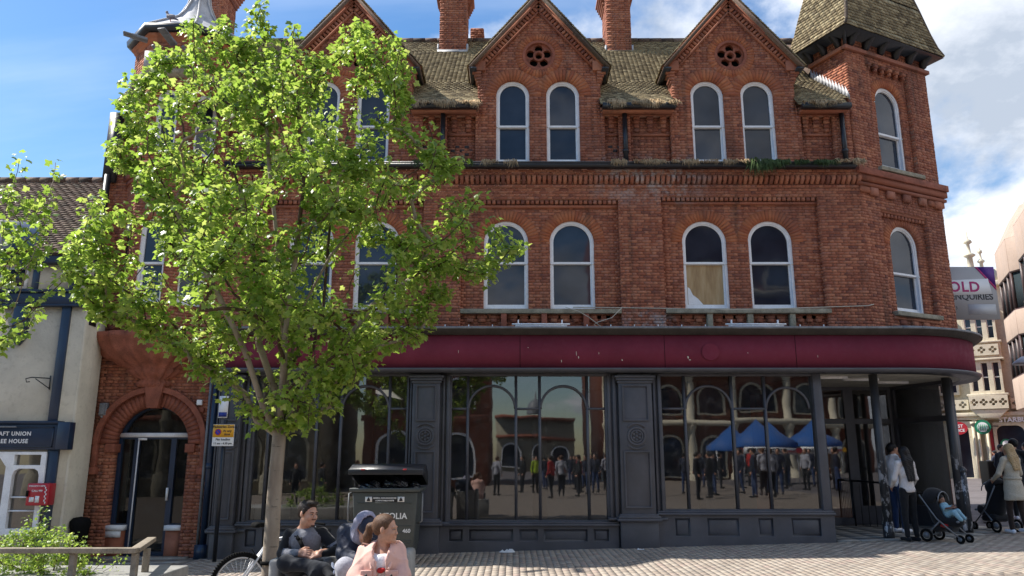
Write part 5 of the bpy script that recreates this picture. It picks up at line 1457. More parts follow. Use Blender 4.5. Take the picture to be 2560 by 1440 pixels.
def tracery(name, x0, x1, z0, z1, d):
    w = x1-x0; hs = []; n = max(1, int(w/.42)); s = w/n
    for i in range(n): hs += [circ(x0+s*(i+.5)+.11*a, (z0+z1)/2+.11*b, .085, 10) for a, b in ((1, 0), (-1, 0), (0, 1), (0, -1))]
    return shape_mesh(name, [[(x0, z0), (x1, z0), (x1, z1), (x0, z1)]]+hs, .12, M['stone'], FF, d, SB, bevel=.01)
for (bx0, bx1) in ((20.5, 22.2), (23.9, 25.6), (27.6, 29.3)):
    # two-storey oriel: corbel, tracery balcony, windows
    d = .55
    m = MB(); m.prism([(bx0+.45, 3.6), (bx1-.45, 3.6), (bx1, 4.05), (bx0, 4.05)], FF, -.3, d); m.build('oriel_corbel', M['stone'], SB, bevel=.03)
    sb('balcony_back', (bx0, bx1, -.3, d-.1, 4.05, 4.8)); tracery('tracery_balcony', bx0, bx1, 4.08, 4.75, d+.0)
    for z0, z1 in ((4.85, 6.6), (7.6, 9.2)):
        sb('oriel_side', (bx0+.1, bx0+.35, -.3, d-.15, z0, z1), (bx1-.35, bx1-.1, -.3, d-.15, z0, z1), ((bx0+bx1)/2-.12, (bx0+bx1)/2+.12, -.3, d-.1, z0, z1)) if False else None
        for q in range(3):
            a = bx0+.1+q*(bx1-bx0-.2)/3; e = a+(bx1-bx0-.2)/3
            w = shape_mesh('oriel_window', [[(a, z0), (e, z0), (e, z1), (a, z1)], [(a+.10, z0+.15), (e-.10, z0+.15), (e-.10, z1-.12), (a+.10, z1-.12)]], .2, M['stone'], FF, d-.25, SB, bevel=.015)
            m = MB(); m.add([Vector((x, YF-d+.32, z)) for x, z in ((a, z0), (e, z0), (e, z1), (a, z1))], [(0, 1, 2, 3)]); m.build('pane', M['glass'], w)
            m = MB(); m.fbox(FF, a+.10, e-.10, d-.33, d-.28, (z0+z1)/2-.03, (z0+z1)/2+.03); m.fbox(FF, a+.10, a+.15, d-.33, d-.28, z0+.15, z1-.12); m.build('sash_bar', M['white'], w)
    sb('oriel_spandrel', (bx0, bx1, -.3, d-.1, 6.6, 7.6)); tracery('spandrel_tracery', bx0+.1, bx1-.1, 6.85, 7.4, d-.04)
    sb('oriel_band', (bx0-.08, bx1+.08, -.3, d+.05, 4.75, 4.86), (bx0-.08, bx1+.08, -.3, d+.02, 6.6, 6.7), (bx0-.08, bx1+.08, -.3, d+.02, 7.5, 7.6), (bx0-.08, bx1+.08, -.3, d+.05, 9.2, 9.4))
tracery('tracery_balcony', 22.3, 23.8, 4.08, 4.6, .1); tracery('tracery_balcony', 25.7, 27.5, 4.08, 4.6, .1)
for x in (22.9, 26.5):
    for z0, z1 in ((4.9, 6.5), (7.7, 9.1)):
        w = shape_mesh('mullioned_window', [[(x-.45, z0), (x+.55, z0), (x+.55, z1), (x-.45, z1)], [(x-.35, z0+.1), (x, z0+.1), (x, z1-.15), (x-.35, z1-.15)], [(x+.1, z0+.1), (x+.45, z0+.1), (x+.45, z1-.15), (x+.1, z1-.15)]], .25, M['stone'], FF, -.15, SB, bevel=.02)
        m = MB(); m.add([Vector((a, YF+.24, z)) for a, z in ((x-.4, z0), (x+.5, z0), (x+.5, z1), (x-.4, z1))], [(0, 1, 2, 3)]); m.build('pane', M['glass'], w)
sb('parapet', (17, 31, -.5, .15, 10.6, 10.85)); m = MB()
for i in range(22): m.fbox(FF, 17+i*.62, 17.36+i*.62, -.3, -.05, 10.85, 11.5)
m.build('parapet_crenels', M['stone'], SB, kind='stuff')
for x, s in ((23.6, .55), (24.75, .85), (25.25, .5)):
    m = MB(); m.lathe((x, YF-.1, 0), [(.28*s, 10.9), (.28*s, 11.3), (.20*s, 11.4), (.16*s, 11.3+1.1*s), (.34*s, 11.35+1.15*s), (.34*s, 11.42+1.15*s), (.12*s, 11.5+1.2*s), (.09*s, 11.5+1.75*s), (.26*s, 11.55+1.8*s), (.2*s, 11.65+1.85*s), (.05*s, 11.7+1.9*s), (.03*s, 11.7+2.35*s), (0, 11.7+2.36*s)], 8); m.build('pinnacle', M['stone'], SB)
M['green'+'_sign'] = plain('green_enamel', (.01, .17, .085), .4)
def disc(name, c, r, mat, parent, holes=()): return shape_mesh(name, [circ(c[0], c[1], r, 32)], .06, mat, FF, c[2], parent)
GS = empty('round_cafe_sign', 'round green and white sign hanging beside the red door', 'sign', (24.35, YF-.7, 3.0))
gs = disc('sign_disc', (24.35, 3.15, .7), .37, M['green_sign'], GS)
disc('inner_disc', (24.35, 3.15, .735), .25, M['letter'], gs); 
for q in range(5):
    m = MB(); x = 24.35+(q-2)*.09; m.tube([(x, YF-.80, 2.96), (x+.015*(q-2), YF-.80, 3.12), (x-.01*(q-2), YF-.80, 3.28)], .02, 5); m.build('wave_emblem', M['green_sign'], gs)
m = MB(); m.tube([(24.7, YF-.7, 3.2), (25.0, YF-.1, 3.2)], .03, 6); m.build('sign_arm', M['iron'], GS)
text('lettering', 'STARBUCKS', .34, M['letter'], FF, (26.0, 3.50), .27, SB, depth=.06, weight=.008)
w2 = MB(); g2 = disc('window_emblem', (25.25, 2.3, -.05), .26, M['green_sign'], SB); disc('emblem_centre', (25.25, 2.3, -.01), .17, M['letter'], g2)
PO = empty('post_office_sign', 'red oval post office sign above the arched doorway', 'sign', (23.2, YF-.5, 2.9))
po = shape_mesh('sign_plate', [[(23.2+.46*math.cos(t), 3.12+.34*math.sin(t)) for t in np.linspace(0, 2*PI, 28)[:-1]]], .08, M['red'], FF, .5, PO)
text('lettering', 'POST', .22, M['letter'], FF, (23.2, 3.22), .545, po, weight=.004); text('lettering', 'OFFICE', .2, M['letter'], FF, (23.2, 3.0), .545, po, weight=.004)
sb('red_door_case', (22.95, 23.02, .0, .1, g0, 2.6), mat=M['red']); 

SB.location.x += .2
for o_ in (SB, GS, PO):
    o_.rotation_euler.z = R(-35)
    if o_ is not SB:
        d = o_.location-Vector((25, YF, 0)); o_.location = Vector((25.2, YF, 0))+Matrix.Rotation(R(-35), 3, 'Z')@d
# pink panelled office block with mirror windows at the right edge
OB = empty('panelled_office', 'pinkish panelled office block with projecting mirrored bays at the right edge', 'building', (21, 30, gz(20)))
M['pink'] = weathered('pinkish_cladding_panel', (.43, .32, .25), .7, .08, 1.0, .3, .05, grime=.1); M['bronze'] = weathered('bronze_window_frame', (.05, .022, .018), .5, .2, 4)
M['mirror'] = plain('mirror_glass', (.25, .33, .36), .05, 1.0, .85)
oa, ob_ = Vector((18.9, 25.0, 0)), Vector((22.7, 33.5, 0)); ou = (ob_-oa).normalized(); on = Vector((-ou.y, ou.x, 0))
nb_ = 2; bl = (ob_-oa).length/nb_
for i in range(nb_):
    p0 = oa+ou*bl*i; p1 = oa+ou*bl*(i+1)
    pts = [p0, p0+ou*bl*.22+on*.75, p0+ou*bl*.80+on*.75, p1]
    for q in range(3):
        A2, B2 = pts[q], pts[q+1]; u = (A2-B2); L = u.length; u.normalize(); fr = (B2, u, Vector((u.y, -u.x, 0)))
        if fr[2].dot(on) < 0: fr = (A2, -u, Vector((-u.y, u.x, 0)))
        for z0, z1, d in ((3.6, 4.9, .0), (6.5, 7.5, .0), (9.1, 10.5, .0)):
            k = 1 if q != 1 else 2
            for j in range(k):
                m = MB(); m.fbox(fr, L*j/k+.015, L*(j+1)/k-.015, -.15, d, z0, z1); m.build('cladding_panel', M['pink'], OB, bevel=.015)
        for z0, z1 in ((4.9, 6.5), (7.5, 9.1)):
            k = 1 if q != 1 else 3
            for j in range(k):
                m = MB(); m.fbox(fr, L*j/k+.06, L*(j+1)/k-.06, -.14, -.10, z0+.05, z1-.05); m.build('mirror_pane', M['mirror'], OB)
                m = MB(); m.fbox(fr, L*j/k-.05, L*j/k+.05, -.15, -.03, z0, z1); m.build('window_post', M['bronze'], OB)
            m = MB(); m.fbox(fr, 0, L, -.14, -.02, z0-.04, z0+.05); m.fbox(fr, 0, L, -.14, -.02, z1-.05, z1+.03); m.build('window_rail', M['bronze'], OB)
        # sloping cap
        up_ = on*-.7
        m = MB(); m.add([A2+Vector((0, 0, 10.5)), B2+Vector((0, 0, 10.5)), B2+up_+Vector((0, 0, 11.9)), A2+up_+Vector((0, 0, 11.9))], [(0, 1, 2, 3)]); m.build('sloping_cap', M['pink'], OB)
        m = MB(); m.add([A2+Vector((0, 0, 3.6)), B2+Vector((0, 0, 3.6)), B2-on*1.2+Vector((0, 0, 3.1)), A2-on*1.2+Vector((0, 0, 3.1))], [(0, 1, 2, 3)]); m.build('bay_soffit', M['pink'], OB)
m = MB(); a1, b1 = oa-on*.9, ob_-on*.9; c1, d1 = b1+Vector((12, 0, 0)), a1+Vector((12, 0, 0))
m.add([v+Vector((0, 0, z)) for z in (0, 11.9) for v in (a1, b1, c1, d1)], [(0, 1, 5, 4), (1, 2, 6, 5), (2, 3, 7, 6), (3, 0, 4, 7), (4, 5, 6, 7)]); m.build('wall', M['brick_o'], OB, fixn=True)
# street lamp leaning in from the right edge
SL = empty('street_lamp', 'white dished street lamp head at the right edge', 'street lamp', (13.9, 20, gz(14)))
p = W(2558, 905, 20)
m = MB(); m.lathe((p.x+.05, 20, 0), [(.0, p.z+.16), (.08, p.z+.14), (.30, p.z-.02), (.30, p.z-.06), (.0, p.z-.05)], 16); m.build('lamp_head', M['leadpale'], SL)
m = MB(); m.tube([(p.x+.05, 20, p.z+.1), (p.x+.5, 20, p.z+.25), (p.x+.75, 20, p.z-.2), (p.x+.75, 20, gz(14))], .05, 8); m.build('lamp_post', M['iron'], SL)

# estate agent's board fixed to the flank of the tower
EB = empty('estate_agent_board', 'grey estate agent board with a SOLD strip projecting behind the tower', 'sign board', (10.0, 17, 4.6))
M['boardgrey'] = plain('grey_board', (.38, .37, .37), .5); M['magenta'] = plain('magenta_print', (.42, .01, .14), .5); M['purple'] = plain('purple_print', (.09, .015, .22), .5); M['ink'] = plain('black_print', (.02, .02, .025), .5)
FE = frame(0, 17.0, 1, 0)
m = MB(); m.fbox(FE, 9.35, 11.10, -.12, 0, 4.68, 5.90); bd = m.build('board', M['boardgrey'], EB)
m = MB(); m.fbox(FE, 9.3, 11.08, .0, .001, 4.6, 4.6) if False else m.fbox(FE, 9.2, 9.36, -.1, -.02, 5.2, 5.4); m.build('fixing_arm', M['iron'], EB)
m = MB(); m.prism([(10.72, 5.899), (11.099, 5.899), (11.099, 5.42)], FE, .0, .004); m.build('purple_corner', M['purple'], bd)
m = MB(); m.prism([(10.66, 5.899), (10.72, 5.899), (11.099, 5.42), (11.099, 5.34)], FE, .0, .003); m.build('magenta_edge', M['magenta'], bd)
m = MB(); m.prism([(9.4, 5.20), (10.98, 5.26), (10.93, 5.62), (9.4, 5.55)], FE, .004, .009); m.build('sold_strip', M['letter'], bd)
text('lettering', 'SOLD', .33, M['magenta'], FE, (10.72, 5.415), .011, bd, align='RIGHT', weight=.008, spacing=1.1)
text('lettering', 'ENQUIRIES', .20, M['ink'], FE, (11.0, 5.19), .0015, bd, align='RIGHT', weight=.004)
text('lettering', '3', .10, M['ink'], FE, (10.13, 4.93), .0015, bd)
m = MB(); m.fbox(FE, 10.4, 11.03, 0, .004, 4.78, 5.02); m.build('pale_patch', plain('pale_sticker', (.5, .5, .5), .5), bd)

# ------------------------------------------------------------------ street furniture
SGN = empty('parking_sign', 'yellow and white pedestrian zone sign on a black post by the left pilaster', 'sign', (-5.35, 13.9, gz(-5.3)))
p0 = W(536, 1397, 13.9); pt = W(563, 1050, 13.9); p0.z = gz(p0.x)-.05; SGN.location = (p0.x, 13.9, gz(p0.x))
m = MB(); m.tube([(p0.x, 13.9, p0.z), (p0.x, 13.9, pt.z)], .035, 12); m.build('post', M['iron'], SGN)
c = W(558, 1088, 13.84); FG2 = frame(0, 13.84, 1, 0); hw = .192
M['yellow'] = plain('yellow_sign_face', (.72, .36, .02), .45)
m = MB(); m.fbox(FG2, c.x-hw, c.x+hw, -.012, 0, c.z-.19, c.z+.19); pl = m.build('plate', M['letter'], SGN, bevel=.003)
m = MB(); m.fbox(FG2, c.x-hw+.004, c.x+hw-.004, 0, .003, c.z-.035, c.z+.186); yp = m.build('yellow_face', M['yellow'], pl)
text('lettering', 'Pedestrian Zone', .058, M['ink'], FG2, (c.x, c.z+.148), .0045, pl, weight=.0012); text('lettering', 'At any', .058, M['ink'], FG2, (c.x+.07, c.z+.075), .0045, pl, weight=.0012); text('lettering', 'time', .058, M['ink'], FG2, (c.x+.07, c.z+.015), .0045, pl, weight=.0012)
text('lettering', 'No loading', .058, M['ink'], FG2, (c.x, c.z-.075), .0015, pl, weight=.0012); text('lettering', '11 am - 4.30 pm', .05, M['ink'], FG2, (c.x, c.z-.145), .0015, pl, weight=.0012)
M['signblue'] = plain('sign_blue', (.02, .04, .4), .4)
shape_mesh('blue_roundel', [circ(c.x-.095, c.z+.055, .052, 24)], .002, M['signblue'], FG2, .005, pl)
shape_mesh('red_ring', [circ(c.x-.095, c.z+.055, .056, 24), circ(c.x-.095, c.z+.055, .044, 24)], .002, M['red'], FG2, .008, pl)
m = MB(); m.prism([(c.x-.135, c.z+.088), (c.x-.128, c.z+.095), (c.x-.055, c.z+.022), (c.x-.062, c.z+.015)], FG2, .005, .009); m.build('red_bar', M['red'], pl)

# big wheeled waste bin, lid ajar, full of black sacks
BN = empty('waste_bin', 'large dark grey wheeled waste bin with its lid ajar against the shopfront', 'waste bin', (-2.05, 13.1, gz(-2)))
M['binp'] = weathered('grey_green_bin_plastic', (.062, .070, .068), .5, .12, 3, .5, .08, grime=.2); M['lid'] = weathered('black_lid_plastic', (.016, .018, .024), .4, .2, 4)
yb = 12.75; FBn = frame(0, yb, 1, 0); bx = -2.06; g = gz(bx)
def binring(z, hx, hy): return [(bx-hx, yb+.42-hy, z), (bx+hx, yb+.42-hy, z), (bx+hx, yb+.42+hy, z), (bx-hx, yb+.42+hy, z)]
m = MB(); V = binring(g+.16, .44, .30)+binring(g+.22, .47, .33)+binring(1.06, .53, .42)+binring(1.06, .49, .38)+binring(.5, .45, .33)
F = [(3, 2, 1, 0)]
for i in range(4):
    for k in range(4): F.append((i*4+k, i*4+(k+1) % 4, i*4+4+(k+1) % 4, i*4+4+k))
F.append((16, 17, 18, 19)); m.add(V, F); bb = m.build('body', M['binp'], BN, bevel=.02)
m = MB(); V = binring(1.06, .57, .46)+binring(1.12, .575, .465)+binring(1.12, .50, .39)+binring(1.06, .50, .39)
m.add(V, [(i*4+k, i*4+(k+1) % 4, ((i+1) % 4)*4+(k+1) % 4, ((i+1) % 4)*4+k) for i in range(4) for k in range(4)]); m.build('rim', M['binp'], BN, bevel=.012, fixn=True)
def onface(z): return .42-(.33+(z-g-.22)/(1.06-g-.22)*.09)     # y offset of the sloped front at height z
sl_ = (.42-.33)/(1.06-g-.22)
class FaceFrame: pass
def bf_box(name, a0, a1, z0, z1, mat, th=.006, parent=None):
    m = MB(); y0_, y1_ = yb+onface(z0), yb+onface(z1)
    V = [(a0, y0_-th, z0), (a1, y0_-th, z0), (a1, y1_-th, z1), (a0, y1_-th, z1), (a0, y0_+.01, z0), (a1, y0_+.01, z0), (a1, y1_+.01, z1), (a0, y1_+.01, z1)]
    m.add(V, [(0, 1, 2, 3), (0, 4, 5, 1), (1, 5, 6, 2), (2, 6, 7, 3), (3, 7, 4, 0)]); return m.build(name, mat, parent or BN)
for z in (.30, .42, .52, .88, .26): bf_box('moulded_rib', bx-.44, bx+.44, z, z+.012, M['binp'], .008)
def bft(body, size, x, z, mat, parent, weight=0, align='CENTER', spacing=1.):
    o = text('lettering', body, size, mat, (Vector((0, yb+onface(z), 0)), Vector((1, 0, 0)), Vector((0, -1, 0))), (x, z), .014, parent, weight=weight, align=align, spacing=spacing); return o
st = bf_box('sticker', bx-.20, bx+.20, .905, .985, M['ink'], .008)
bft('GENERAL NON-HAZARDOUS', .0285, bx, .965, M['letter'], st, .001); bft('COMPACTABLE WASTE', .0285, bx, .925, M['letter'], st, .001)
for s in (-1, 1):
    q = bf_box('pictogram', bx+s*.262-.055, bx+s*.262+.055, .905, .985, M['letter'], .008)
    shape_mesh('sack_print', [[(bx+s*.262-.03, .915), (bx+s*.262+.03, .915), (bx+s*.262+.022, .95), (bx+s*.262+.01, .962), (bx+s*.262+.012, .975), (bx+s*.262-.012, .975), (bx+s*.262-.01, .962), (bx+s*.262-.022, .95)]], .002, M['ink'], (Vector((0, yb+onface(.945), 0)), Vector((1, 0, 0)), Vector((0, -1, 0))), .012, q)
fv = (Vector((0, yb+onface(.68), 0)), Vector((1, 0, 0)), Vector((0, -1, 0)))
bft('VEOLIA', .13, bx+.145, .68, M['letter'], bb, .003, spacing=1.02)
lg = shape_mesh('ring_emblem', [circ(bx-.235, .69, .072, 28), circ(bx-.235, .69, .056, 28)], .002, M['letter'], fv, .016, bb); shape_mesh('drop_emblem', [[(bx-.235, .715), (bx-.212, .67), (bx-.222, .65), (bx-.248, .65), (bx-.258, .67)]], .002, M['letter'], fv, .016, bb)
bft('460', .085, bx+.36, .45, M['letter'], bb, .002)
# lid: slanting shell propped on its hinge at the back
m = MB(); hx = .60
zf, zb_ = 1.30, 1.46; y0_, y1_ = yb-.02, yb+.90
V = [(bx-hx, y0_+.30, zf+.16), (bx+hx, y0_+.30, zf+.16), (bx+hx-.04, y1_, zf+.10), (bx-hx+.04, y1_, zf+.10),
     (bx-hx, y0_+.30, zf+.10), (bx+hx, y0_+.30, zf+.10), (bx+hx-.03, y1_, 1.12), (bx-hx+.03, y1_, 1.12)]
lidp = [(yb+.02, 1.35), (yb+.05, 1.43), (yb+.3, 1.50), (yb+.6, 1.47), (yb+.88, 1.33), (yb+.90, 1.14)]
V = []; F = []
for s in (-1, 1):
    for y, z in lidp: V.append((bx+s*hx, y, z))
k = len(lidp)
for i in range(k-1): F.append((i, i+1, k+i+1, k+i))
V += [(bx-hx, yb+.90, 1.13), (bx+hx, yb+.90, 1.13)]
F += [tuple(range(k)), tuple(range(k, 2*k))[::-1]]
m.add(V, F); ld = m.build('lid', M['lid'], BN, fixn=True); sdm = ld.modifiers.new('shell', 'SOLIDIFY'); sdm.thickness = .02
m = MB(); m.box(bx-hx-.01, bx+hx+.01, yb-.0, yb+.03, 1.33, 1.42); m.build('lid_lip', M['lid'], ld, bevel=.01)
for s in (-.62, .52): m = MB(); m.box(bx+s*.6-.03, bx+s*.6+.03, yb-.02, yb+.03, 1.405, 1.425); m.build('red_lid_grip', M['red'], ld, bevel=.006)
for s in (-1, 1):
    m = MB(); x = bx+s*.60; m.tube([(bx+s*.56, yb+.2, 1.05), (x, yb+.1, 1.03), (x, yb+.08, .6), (bx+s*.52, yb+.2, .56)], .014, 8); m.build('side_handle', M['lead'], BN)
for sx in (-1, 1):
    for sy in (.12, .72):
        m = MB(); x = bx+sx*.40; y = yb+sy; m.tube([(x-.022, y, g+.09), (x+.022, y, g+.09)], .09, 18); wv = m.build('castor', M['black'], BN, bevel=.012)
        m = MB(); m.tube([(x-.024, y, g+.09), (x+.024, y, g+.09)], .05, 14); m.build('castor_hub', M['lead'], wv)
        m = MB(); m.box(x-.035, x-.027, y-.03, y+.03, g+.08, g+.19); m.box(x+.027, x+.035, y-.03, y+.03, g+.08, g+.19); m.box(x-.04, x+.04, y-.04, y+.04, g+.18, g+.20); m.build('castor_fork', M['lead'], wv)

# concrete seats
def block(name, pts, mat, parent, bev=.015):
    m = MB(); [m.box(*p) for p in pts]; return m.build(name, mat, parent, bevel=bev)
def seat(label, x0, x1, y0, zt):
    s = empty('concrete_bench', label, 'bench', ((x0+x1)/2, y0+.3, gz(x0)), 'moulded concrete seats')
    g = gz(x0)
    block('arm', [(x0, x0+.10, y0, y0+.55, g, zt)], M['concrete'], s, .03); block('arm', [(x1-.10, x1, y0, y0+.55, g, zt)], M['concrete'], s, .03)
    block('seat', [(x0+.1, x1-.1, y0, y0+.5, g, g+.45)], M['concrete'], s); block('back', [(x0+.1, x1-.1, y0+.46, y0+.58, g, zt-.02)], M['concrete'], s, .03)
    return s
a = W(684, 1390, 7.5); b = W(842, 1372, 7.5); seat('pale concrete seat under the man in the grey and black top', a.x, b.x, 7.35, .69)
a = W(864, 1372, 7.3); b = W(1027, 1362, 7.3); seat('pale concrete seat behind the girl in the pink jacket', a.x, b.x, 7.15, .76)

# timber rail round the planter at bottom left
RL_ = empty('timber_rail', 'weathered timber rail in front of the shrub at bottom left', 'railing', (-4.6, 8.3, gz(-4.6)))
p1 = W(0, 1378, 8.2); p2 = W(345, 1376, 8.2); p3 = W(378, 1360, 9.3)
m = MB(); m.boxes([((p1.x-1.5+p2.x)/2, 8.2, p2.z-.0)], [((p2.x-p1.x+1.5)/2, 0, 0)], [(0, .05, 0)], [(0, 0, .026)]); m.build('top_rail', M['wood'], RL_, bevel=.008)
d = Vector((p3.x-p2.x+.03, 1.1, 0)); cc = (p2+Vector((p2.x-.04+d.x, 8.2+d.y, p2.z)))/2
m = MB(); dn_ = d.normalized(); m.boxes([((p2.x+p2.x+d.x)/2-.03, 8.2+d.y/2, p2.z)], [tuple(d/2)], [tuple(Vector((-dn_.y, dn_.x, 0))*.05)], [(0, 0, .025)]); m.build('top_rail', M['wood'], RL_, bevel=.008)
for x, y in ((p2.x-.03, 8.22), (p2.x+d.x*.35, 8.2+d.y*.42), (p1.x+.75, 8.22)):
    m = MB(); m.box(x-.03, x+.03, y-.03, y+.03, gz(x), p2.z-.03); m.build('rail_post', M['wood'], RL_, bevel=.005)
m = MB(); m.box(-7, W(385, 1425, 8.3).x, 7.9, 9.2, gz(-5), .40); tag(m.build('planter_wall', M['concrete'], top=True, bevel=.02), 'pale concrete planter edge under the timber rail', 'planter')

# litter
M['paper'] = plain('white_paper', (.75, .75, .75), .7)
for px, py, s, lab in ((1268, 1380, .11, 'crumpled white paper on the pavement before the middle shop window'), (1602, 1383, .05, 'small white scrap on the pavement near the middle pilaster'), (992, 1397, .05, 'pale scrap on the paving right of the waste bin wheel')):
    Yq = 1.63/math.tan(math.atan((py-720)/1900)-PITCH); p = W(px, py, Yq); g = gz(p.x)+.004
    m = MB(); n = 7
    for i in range(n):
        for j in range(n): pass
    V = [(p.x+s*(i/3-1)*1.2+random.uniform(-.01, .01), p.y+s*(j/3-1)+random.uniform(-.01, .01), g+abs(random.gauss(0, s*.28))*(1 if 0 < i < 6 and 0 < j < 6 else .1)) for i in range(n) for j in range(n)]
    m.add(V, [(i*n+j, (i+1)*n+j, (i+1)*n+j+1, i*n+j+1) for i in range(n-1) for j in range(n-1)]); tag(m.build('paper_scrap', M['paper'], top=True), lab, 'litter', 'litter on the pavement')
# kerb and drain channel across the side street
m = MB(); a, b = Vector((13.6, 22.5, 0)), Vector((10.4, 17.2, 0)); u = (b-a).normalized(); c = (a+b)/2
m.boxes([(c.x, c.y, gz(c.x)+.0)], [tuple(u*3.1+Vector((0, 0, .025*u.x*3.1)))], [tuple(Vector((-u.y, u.x, 0))*.15)], [(0, 0, .02)]); o = m.build('kerb', M['slab'], top=True); tag(o, kind='structure')
# ------------------------------------------------------------------ figures: one smooth body each, clothes and hair as children
def _grid_sdf(prims, res, pad):
    lo = np.full(3, 1e9); hi = np.full(3, -1e9)
    for p in prims:
        if p['sub']: continue
        lo = np.minimum(lo, p['lo']); hi = np.maximum(hi, p['hi'])
    lo -= pad; hi += pad; n = np.ceil((hi-lo)/res).astype(int)+1
    ax = [lo[i]+np.arange(n[i])*res for i in range(3)]
    D = np.full(tuple(n), .5, np.float32)
    for p in prims:
        k = p['k']; mg = k+res*2.5+.02
        i0 = np.clip(((p['lo']-mg-lo)/res).astype(int), 0, n-1); i1 = np.clip(((p['hi']+mg-lo)/res).astype(int)+2, 1, n)
        if (i1 <= i0).any(): continue
        X, Y, Z = np.meshgrid(ax[0][i0[0]:i1[0]], ax[1][i0[1]:i1[1]], ax[2][i0[2]:i1[2]], indexing='ij')
        d = p['f'](X, Y, Z).astype(np.float32); S = D[i0[0]:i1[0], i0[1]:i1[1], i0[2]:i1[2]]
        if p['sub']:
            if k > 0:
                h = np.clip(.5-.5*(S+d)/k, 0, 1); D[i0[0]:i1[0], i0[1]:i1[1], i0[2]:i1[2]] = S+(-d-S)*h+k*h*(1-h)
            else: D[i0[0]:i1[0], i0[1]:i1[1], i0[2]:i1[2]] = np.maximum(S, -d)
        else:
            if k > 0:
                h = np.clip(.5+.5*(S-d)/k, 0, 1); D[i0[0]:i1[0], i0[1]:i1[1], i0[2]:i1[2]] = S+(d-S)*h-k*h*(1-h)
            else: D[i0[0]:i1[0], i0[1]:i1[1], i0[2]:i1[2]] = np.minimum(S, d)
    return D, ax
def surface_net(D, ax, res):
    ins = D < 0; nx, ny, nz = D.shape
    acc = np.zeros((nx-1, ny-1, nz-1, 3)); cnt = np.zeros((nx-1, ny-1, nz-1))
    for a in range(3):
        sl0 = [slice(None)]*3; sl1 = [slice(None)]*3; sl0[a] = slice(0, -1); sl1[a] = slice(1, None)
        A, Bv = D[tuple(sl0)], D[tuple(sl1)]; cr = (A < 0) != (Bv < 0); t = np.where(cr, A/np.where(cr, A-Bv, 1), 0)
        o = [b for b in range(3) if b != a]
        for q in (0, 1):
            for r in (0, 1):
                s = [slice(None)]*3; s[o[0]] = slice(q, cr.shape[o[0]]-1+q); s[o[1]] = slice(r, cr.shape[o[1]]-1+r)
                c = cr[tuple(s)]; cnt += c; off = [0, 0, 0]; off[o[0]] = q; off[o[1]] = r
                acc[..., a] += np.where(c, t[tuple(s)], 0); acc[..., o[0]] += c*q; acc[..., o[1]] += c*r
    act = cnt > 0; idx = -np.ones(act.shape, int); idx[act] = np.arange(act.sum())
    ijk = np.argwhere(act); V = (ijk+acc[act]/cnt[act][:, None])*res+np.array([a[0] for a in ax])
    F = []
    for a in range(3):
        sl0 = [slice(None)]*3; sl1 = [slice(None)]*3; sl0[a] = slice(0, -1); sl1[a] = slice(1, None)
        A, Bv = ins[tuple(sl0)], ins[tuple(sl1)]; o = [b for b in range(3) if b != a]
        s = [slice(None)]*3; s[o[0]] = slice(1, -1); s[o[1]] = slice(1, -1)
        cr = (A != Bv)[tuple(s)]; P = np.argwhere(cr); P[:, o[0]] += 1; P[:, o[1]] += 1
        if not len(P): continue
        flip = A[tuple(P.T)]
        def cell(q, r): C = P.copy(); C[:, o[0]] -= q; C[:, o[1]] -= r; return idx[tuple(C.T)]
        Q = np.stack([cell(1, 1), cell(0, 1), cell(0, 0), cell(1, 0)], 1)
        if a == 1: flip = ~flip
        Q[~flip] = Q[~flip][:, ::-1]; F.append(Q)
    return V, np.concatenate(F)
def v3(p): return np.array(tuple(p), float)
def cap(a, b, ra, rb=None, k=.03, sub=False):
    a, b = v3(a), v3(b); rb = ra if rb is None else rb; ab = b-a; L2 = max(1e-9, ab@ab); rm = max(ra, rb)
    def f(X, Y, Z):
        x, y, z = X-a[0], Y-a[1], Z-a[2]; t = np.clip((x*ab[0]+y*ab[1]+z*ab[2])/L2, 0, 1)
        return np.sqrt((x-t*ab[0])**2+(y-t*ab[1])**2+(z-t*ab[2])**2)-(ra+(rb-ra)*t)
    return dict(f=f, k=k, sub=sub, lo=np.minimum(a, b)-rm, hi=np.maximum(a, b)+rm)
def ell(c, r, Rm=None, k=.03, sub=False):
    c = v3(c); r = v3(r); Rm = np.eye(3) if Rm is None else Rm; m = r.max()
    def f(X, Y, Z):
        x, y, z = X-c[0], Y-c[1], Z-c[2]
        u = [(x*Rm[0, i]+y*Rm[1, i]+z*Rm[2, i])/r[i] for i in range(3)]
        k0 = np.sqrt(u[0]**2+u[1]**2+u[2]**2); k1 = np.sqrt((u[0]/r[0])**2+(u[1]/r[1])**2+(u[2]/r[2])**2)
        return k0*(k0-1)/np.maximum(k1, 1e-6)
    return dict(f=f, k=k, sub=sub, lo=c-m, hi=c+m)
def half(c, n, k=0., size=1.):
    """removes everything on the +n side of a plane"""
    c, n = v3(c), v3(n); n = n/np.linalg.norm(n)
    def f(X, Y, Z): return -((X-c[0])*n[0]+(Y-c[1])*n[1]+(Z-c[2])*n[2])
    return dict(f=f, k=k, sub=True, lo=c-size, hi=c+size)
